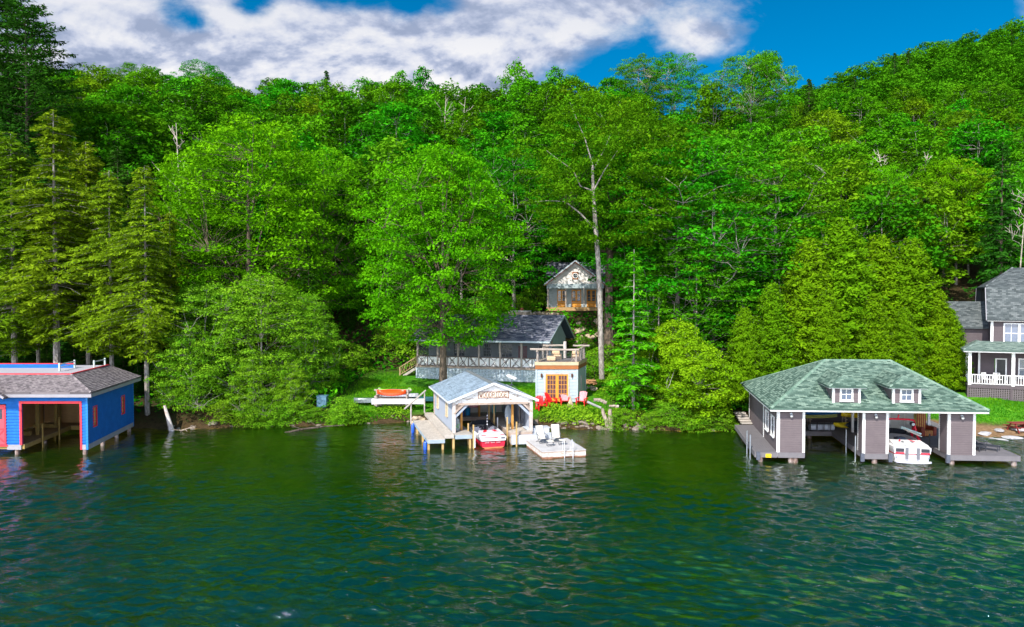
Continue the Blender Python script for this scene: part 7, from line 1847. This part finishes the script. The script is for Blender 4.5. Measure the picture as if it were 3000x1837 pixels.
m = MB(); m.tube([(.0, .1, -.3), (-.12, .05, .5), (-.42, .1, 1.2), (-.52, .1, 1.65)], [.26, .19, .15, .11], 9); m.tube([(.16, .1, -.3), (.20, .1, .6), (.12, .1, 1.25), (.14, .1, 1.6)], [.27, .21, .17, .13], 9); m.tube([(.1, 0, 0), (-.5, -.3, -.1)], [.1, .03], 5); m.build('trunk', WH, e)
logp(IDF, [(-1.75, .3, 2.2), (-.6, .25, 1.68)], .10, seed=3).build('plank_log', wood('grey_plank', (.42, .41, .40), (.2, .19, .18)), e); logp(IDF, [(.1, .3, 1.85), (.88, .4, 1.78)], .11, seed=4).build('birch_log', birch('birch_log', (.50, .42, .36), (.12, .08, .06), .5, 3), e)
logp(IDF, [(-1.2, .45, 2.28), (-.65, .5, 2.32), (-.1, .5, 2.05)], .15, seed=5).build('rotten_log', WH, e)
p = onz(505, 1262, .0); m = MB(); m.tube([(0, 0, -.2), (-.35, .1, .9), (-.75, .25, 2.05)], [.22, .17, .10], 8); o = m.build('leaning_snag', bark_mat('white_dead_trunk', (.80, .74, .70), (.45, .34, .28), 4)); o.location = p; tag(o, 'white barkless trunk leaning out of the water near the hemlock', 'dead trunk')
p = onz(530, 1262, .05); m = MB(); m.tube([(0, 0, 0), (.5, -.3, .18), (1.3, -.1, .42)], [.07, .06, .02], 6); m.tube([(.5, -.3, .18), (.9, -.8, .1)], [.04, .015], 5); m.tube([(.2, -.1, .05), (-.6, -.5, .2)], [.05, .015], 5); o = m.build('driftwood_branch', WH); o.location = p; tag(o, 'pale forked branch floating at the foot of the white trunk', 'branch')
p = onz(850, 1262, .02); m = MB(); m.tube([(-.3, -.5, -.1), (1.0, .1, .12), (2.6, .5, .25), (4.2, .9, .3)], [.10, .09, .07, .03], 6); m.tube([(1.0, .1, .1), (-.3, .7, .35)], [.05, .02], 5); m.tube([(2.2, .4, .2), (1.4, 1.1, .5)], [.04, .015], 5); o = m.build('sunken_log', B_DARK); o.location = p; tag(o, 'dark fallen tree lying half in the water below the bushes', 'log')
p = at(945, 1187, 61.0); z = gz(p.x, 61.0); e = empty('utility_box', (p.x, 61.0, z), 'ribbed blue grey utility box beside the bright bushes', 'utility box')
m = MB(); m.box((-.42, -.35, 0), (.42, .35, .95)); m.box((-.46, -.39, .951), (.46, .39, 1.02)); m.build('cabinet', plain('blue_grey_box', (.10, .22, .32), .5, .2), e)
m = MB()
for k in range(7): m.box((-.38+.115*k, -.375, .08), (-.34+.115*k, -.351, .88))
m.build('ribs', plain('pale_rib', (.20, .36, .46), .5), e)
m = MB(); rg = random.Random(5)
for k in range(26):
    a_ = rg.uniform(0, 6.28); x0, y0, z0_ = rg.uniform(-1, 1), rg.uniform(-.4, .4), rg.uniform(.1, .5); m.tube([(x0-.4*math.cos(a_), y0-.3*math.sin(a_), z0_), (x0+.4*math.cos(a_), y0+.3*math.sin(a_), z0_+rg.uniform(-.1, .1))], rg.uniform(.07, .12), 6)
p = at(1712, 1090, 68.5); o = m.build('log_pile', wood('fresh_logs', (.48, .26, .12), (.25, .12, .06), axis=0)); o.location = (p.x, 68.5, gz(p.x, 68.5)); tag(o, 'heap of cut logs behind the bath house', 'log pile')

# ================================================================== IN AND ON THE GREY BOATHOUSE
def inr(mb, name, mat, u, v, w, label, cat, rz=0, rx=0, ry=0, smooth=False):
    o = mb.build(name, mat, None, smooth=smooth); o.location = RBF.world((u, v, w)); o.rotation_euler = (rx, ry, rz); tag(o, label, cat); return o
fr = Frame(RBF.world((1.9, 8.2, .65)), RBF.ex, RBF.ey); e = empty('kayak_rack', fr.O, 'dark wooden rack against the back wall of the left slip', 'rack')
for u in (.2, 2.2, 4.9): m = MB(fr); m.box((u-.04, 0, 0), (u+.04, .08, 2.4)); m.box((u-.04, .9, 0), (u+.04, .98, 2.4)); m.bar((u, -.4, .85), (u, .95, .85), .05); m.build('upright', BEAM, e)
inr(canoe(4.0, .7, .36, kayak=True), 'kayak', plain('blue_plastic', (.01, .13, .42), .35), 4.5, 8.1, 1.98, 'blue kayak on the top of the rack in the left slip', 'kayak')
inr(canoe(3.8, .7, .36, kayak=True), 'kayak', plain('olive_plastic', (.42, .42, .12), .35), 4.3, 8.2, 1.68, 'olive kayak directly under the blue kayak', 'kayak')
inr(canoe(3.6, .72, .40, kayak=True), 'kayak', plain('yellow_plastic', (.80, .55, .01), .35), 8.1, 7.95, 1.85, 'yellow kayak on the rack right of the blue kayak', 'kayak', 0, .3)
inr(canoe(2.4, .6, .4, kayak=True), 'kayak', plain('lemon_plastic', (.78, .60, .02), .35), 6.9, 7.85, 1.08, 'short yellow kayak lying left of the black board', 'kayak', 0, .5)
inr(canoe(4.2, .95, .16, kayak=True), 'paddleboard', plain('black_board', (.02, .028, .04), .3, coat=.3), 8.5, 7.6, 1.12, 'big black paddleboard standing on edge in the left slip', 'paddleboard', 0, 1.15)
for k in range(4):
    m = MB(); x = .25+.62*k; m.tube([(0, 0, 0), (.42, 0, 0)], .23, 12); inr(m, 'rolled_mat', plain('white_foam', (.62, .66, .74), .6, var=.12), 3.95+.46*k, 7.75, .90, 'rolled white foam mat, %s in the row under the kayaks' % ('leftmost', 'second from left', 'third from left', 'rightmost')[k], 'mat')
fr2 = RBF; m2 = MB(Frame((0, 0, 0), RBF.ex, RBF.ey))
for k in range(4): x = .5*k; m2.bar((x, 0, 0), (x, 0, .66), .04)
m2.bar((-.02, 0, .66), (1.55, 0, .66), .05); o = m2.build('mat_crate', plain('dark_rail', (.05, .04, .04), .6)); o.location = RBF.world((3.95, 7.42, .68)); tag(o, 'dark low railing holding the rolled mats', 'rail')
fr = Frame(RBF.world((9.9, 7.4, .65)), RBF.ex, RBF.ey); e = empty('closet', fr.O, 'white closet with panelled doors at the back of the right slip', 'closet')
m = MB(fr); m.box((-.2, 0, 0), (2.2, .4, 2.75)); m.build('carcass', WHITE, e)
for k in range(2): m = MB(fr); x = .0+1.05*k; m.box((x, -.04, .1), (x+.98, -.002, 2.6)); m.box((x+.1, -.055, .3), (x+.42, -.041, 1.2)); m.box((x+.55, -.055, .3), (x+.88, -.041, 1.2)); m.box((x+.1, -.055, 1.35), (x+.42, -.041, 2.45)); m.box((x+.55, -.055, 1.35), (x+.88, -.041, 2.45)); m.build('door', plain('warm_white_door', (.62, .61, .56), .5, var=.05), e)
def striped():
    m, t, b, o = mat_base('striped_fabric'); tc = t.new('ShaderNodeTexCoord'); s = t.new('ShaderNodeSeparateXYZ'); t.link(tc.outputs['Object'], s.inputs[0]); f = t.math('FRACT', t.math('MULTIPLY', s.outputs[0], 5.5))
    t.link(t.ramp(f, [(0, (.25, .03, .02)), (.3, (.50, .18, .04)), (.55, (.55, .40, .12)), (.8, (.30, .06, .03))], 'CONSTANT'), b.inputs['Base Color']); b.inputs['Roughness'].default_value = .9; return m
e = empty('armchair', RBF.world((11.75, 5.9, .65)), 'striped orange and brown armchair behind the ski boat', 'chair', None, .25); ST = striped()
cushion(MB(), -.42, .42, -.42, .40, .1, .5).build('seat', ST, e); cushion(MB(), -.42, .42, .25, .55, .4, 1.75, .12).build('backrest', ST, e)
for x in (-.55, .55): cushion(MB(), x-.13, x+.13, -.45, .45, .1, .78).build('armrest', plain('oxblood_leather', (.24, .04, .02), .5), e)
def deckchair(loc, rz, label):
    e = empty('sun_lounger', loc, label, 'sun lounger', None, rz); K = plain('black_weave', (.045, .048, .06), .6, var=.3)
    m = MB(); 
    for x in (-.31, .27): m.box((x, -1.0, .28), (x+.04, .35, .34))
    for j in range(9): y = -.98+.15*j; m.box((-.27, y, .30), (.27, y+.12, .325))
    m.build('seat', K, e)
    b = MB()
    for j in range(7): t_ = j/7; b.bar((-.3, .36+.62*t_*.8, .34+.62*t_), (.3, .36+.62*t_*.8, .34+.62*t_), .12, .03)
    for x in (-.3, .3): b.bar((x, .34, .32), (x, .36+.5, .34+.62), .04)
    b.build('backrest', K, e)
    for x, y in ((-.29, -.95), (.29, -.95), (-.29, .3), (.29, .3)): MB().box((x-.025, y-.025, 0), (x+.025, y+.025, .28)).build('leg', K, e)
    for x in (-.36, .36): m = MB(); m.bar((x, -.25, .52), (x, .42, .52), .06, .03); m.bar((x, -.2, .3), (x, -.2, .51), .03); m.build('armrest', K, e)
deckchair(RBF.world((13.15, 2.0, .65)), .35, 'black sun lounger on the right deck, half hidden by the pillar')
deckchair(RBF.world((13.95, 1.9, .65)), .75, 'black sun lounger on the right deck, farther from the pillar')
# picnic table
p = onz(2975, 1203, 1.9); e = empty('picnic_table', (p.x+.4, p.y, gz(p.x, p.y)), 'dark red picnic table cut by the right picture edge', 'table', None, .1); RW_ = plain('dark_red_wood', (.25, .03, .03), .6, var=.25)
m = MB(); [m.box((-.9, -.36+.148*j, .72), (.9, -.36+.148*j+.135, .76)) for j in range(5)]; m.build('tabletop', RW_, e)
for y in (-.75, .61): m = MB(); m.box((-.9, y, .43), (.9, y+.14, .47)); m.build('bench', RW_, e)
for x in (-.62, .62): m = MB(); m.bar((x, -.62, 0), (x, -.18, .72), .05, .1); m.bar((x, .62, 0), (x, .18, .72), .05, .1); m.bar((x+.03, -.7, .40), (x+.03, .7, .40), .04, .09); m.build('leg', RW_, e)
# post stairs down to the shore beside the grey boathouse
m = MB(); [m.box((0, .42*k, .14*k), (.9, .42*k+.44, .14*k+.1)) for k in range(5)]; o = m.build('plank_steps', W_OLD); q = at(2163, 1240, 56.5); o.location = (q.x, 55.6, .62); tag(o, 'weathered plank steps from the bank to the grey side dock', 'steps')
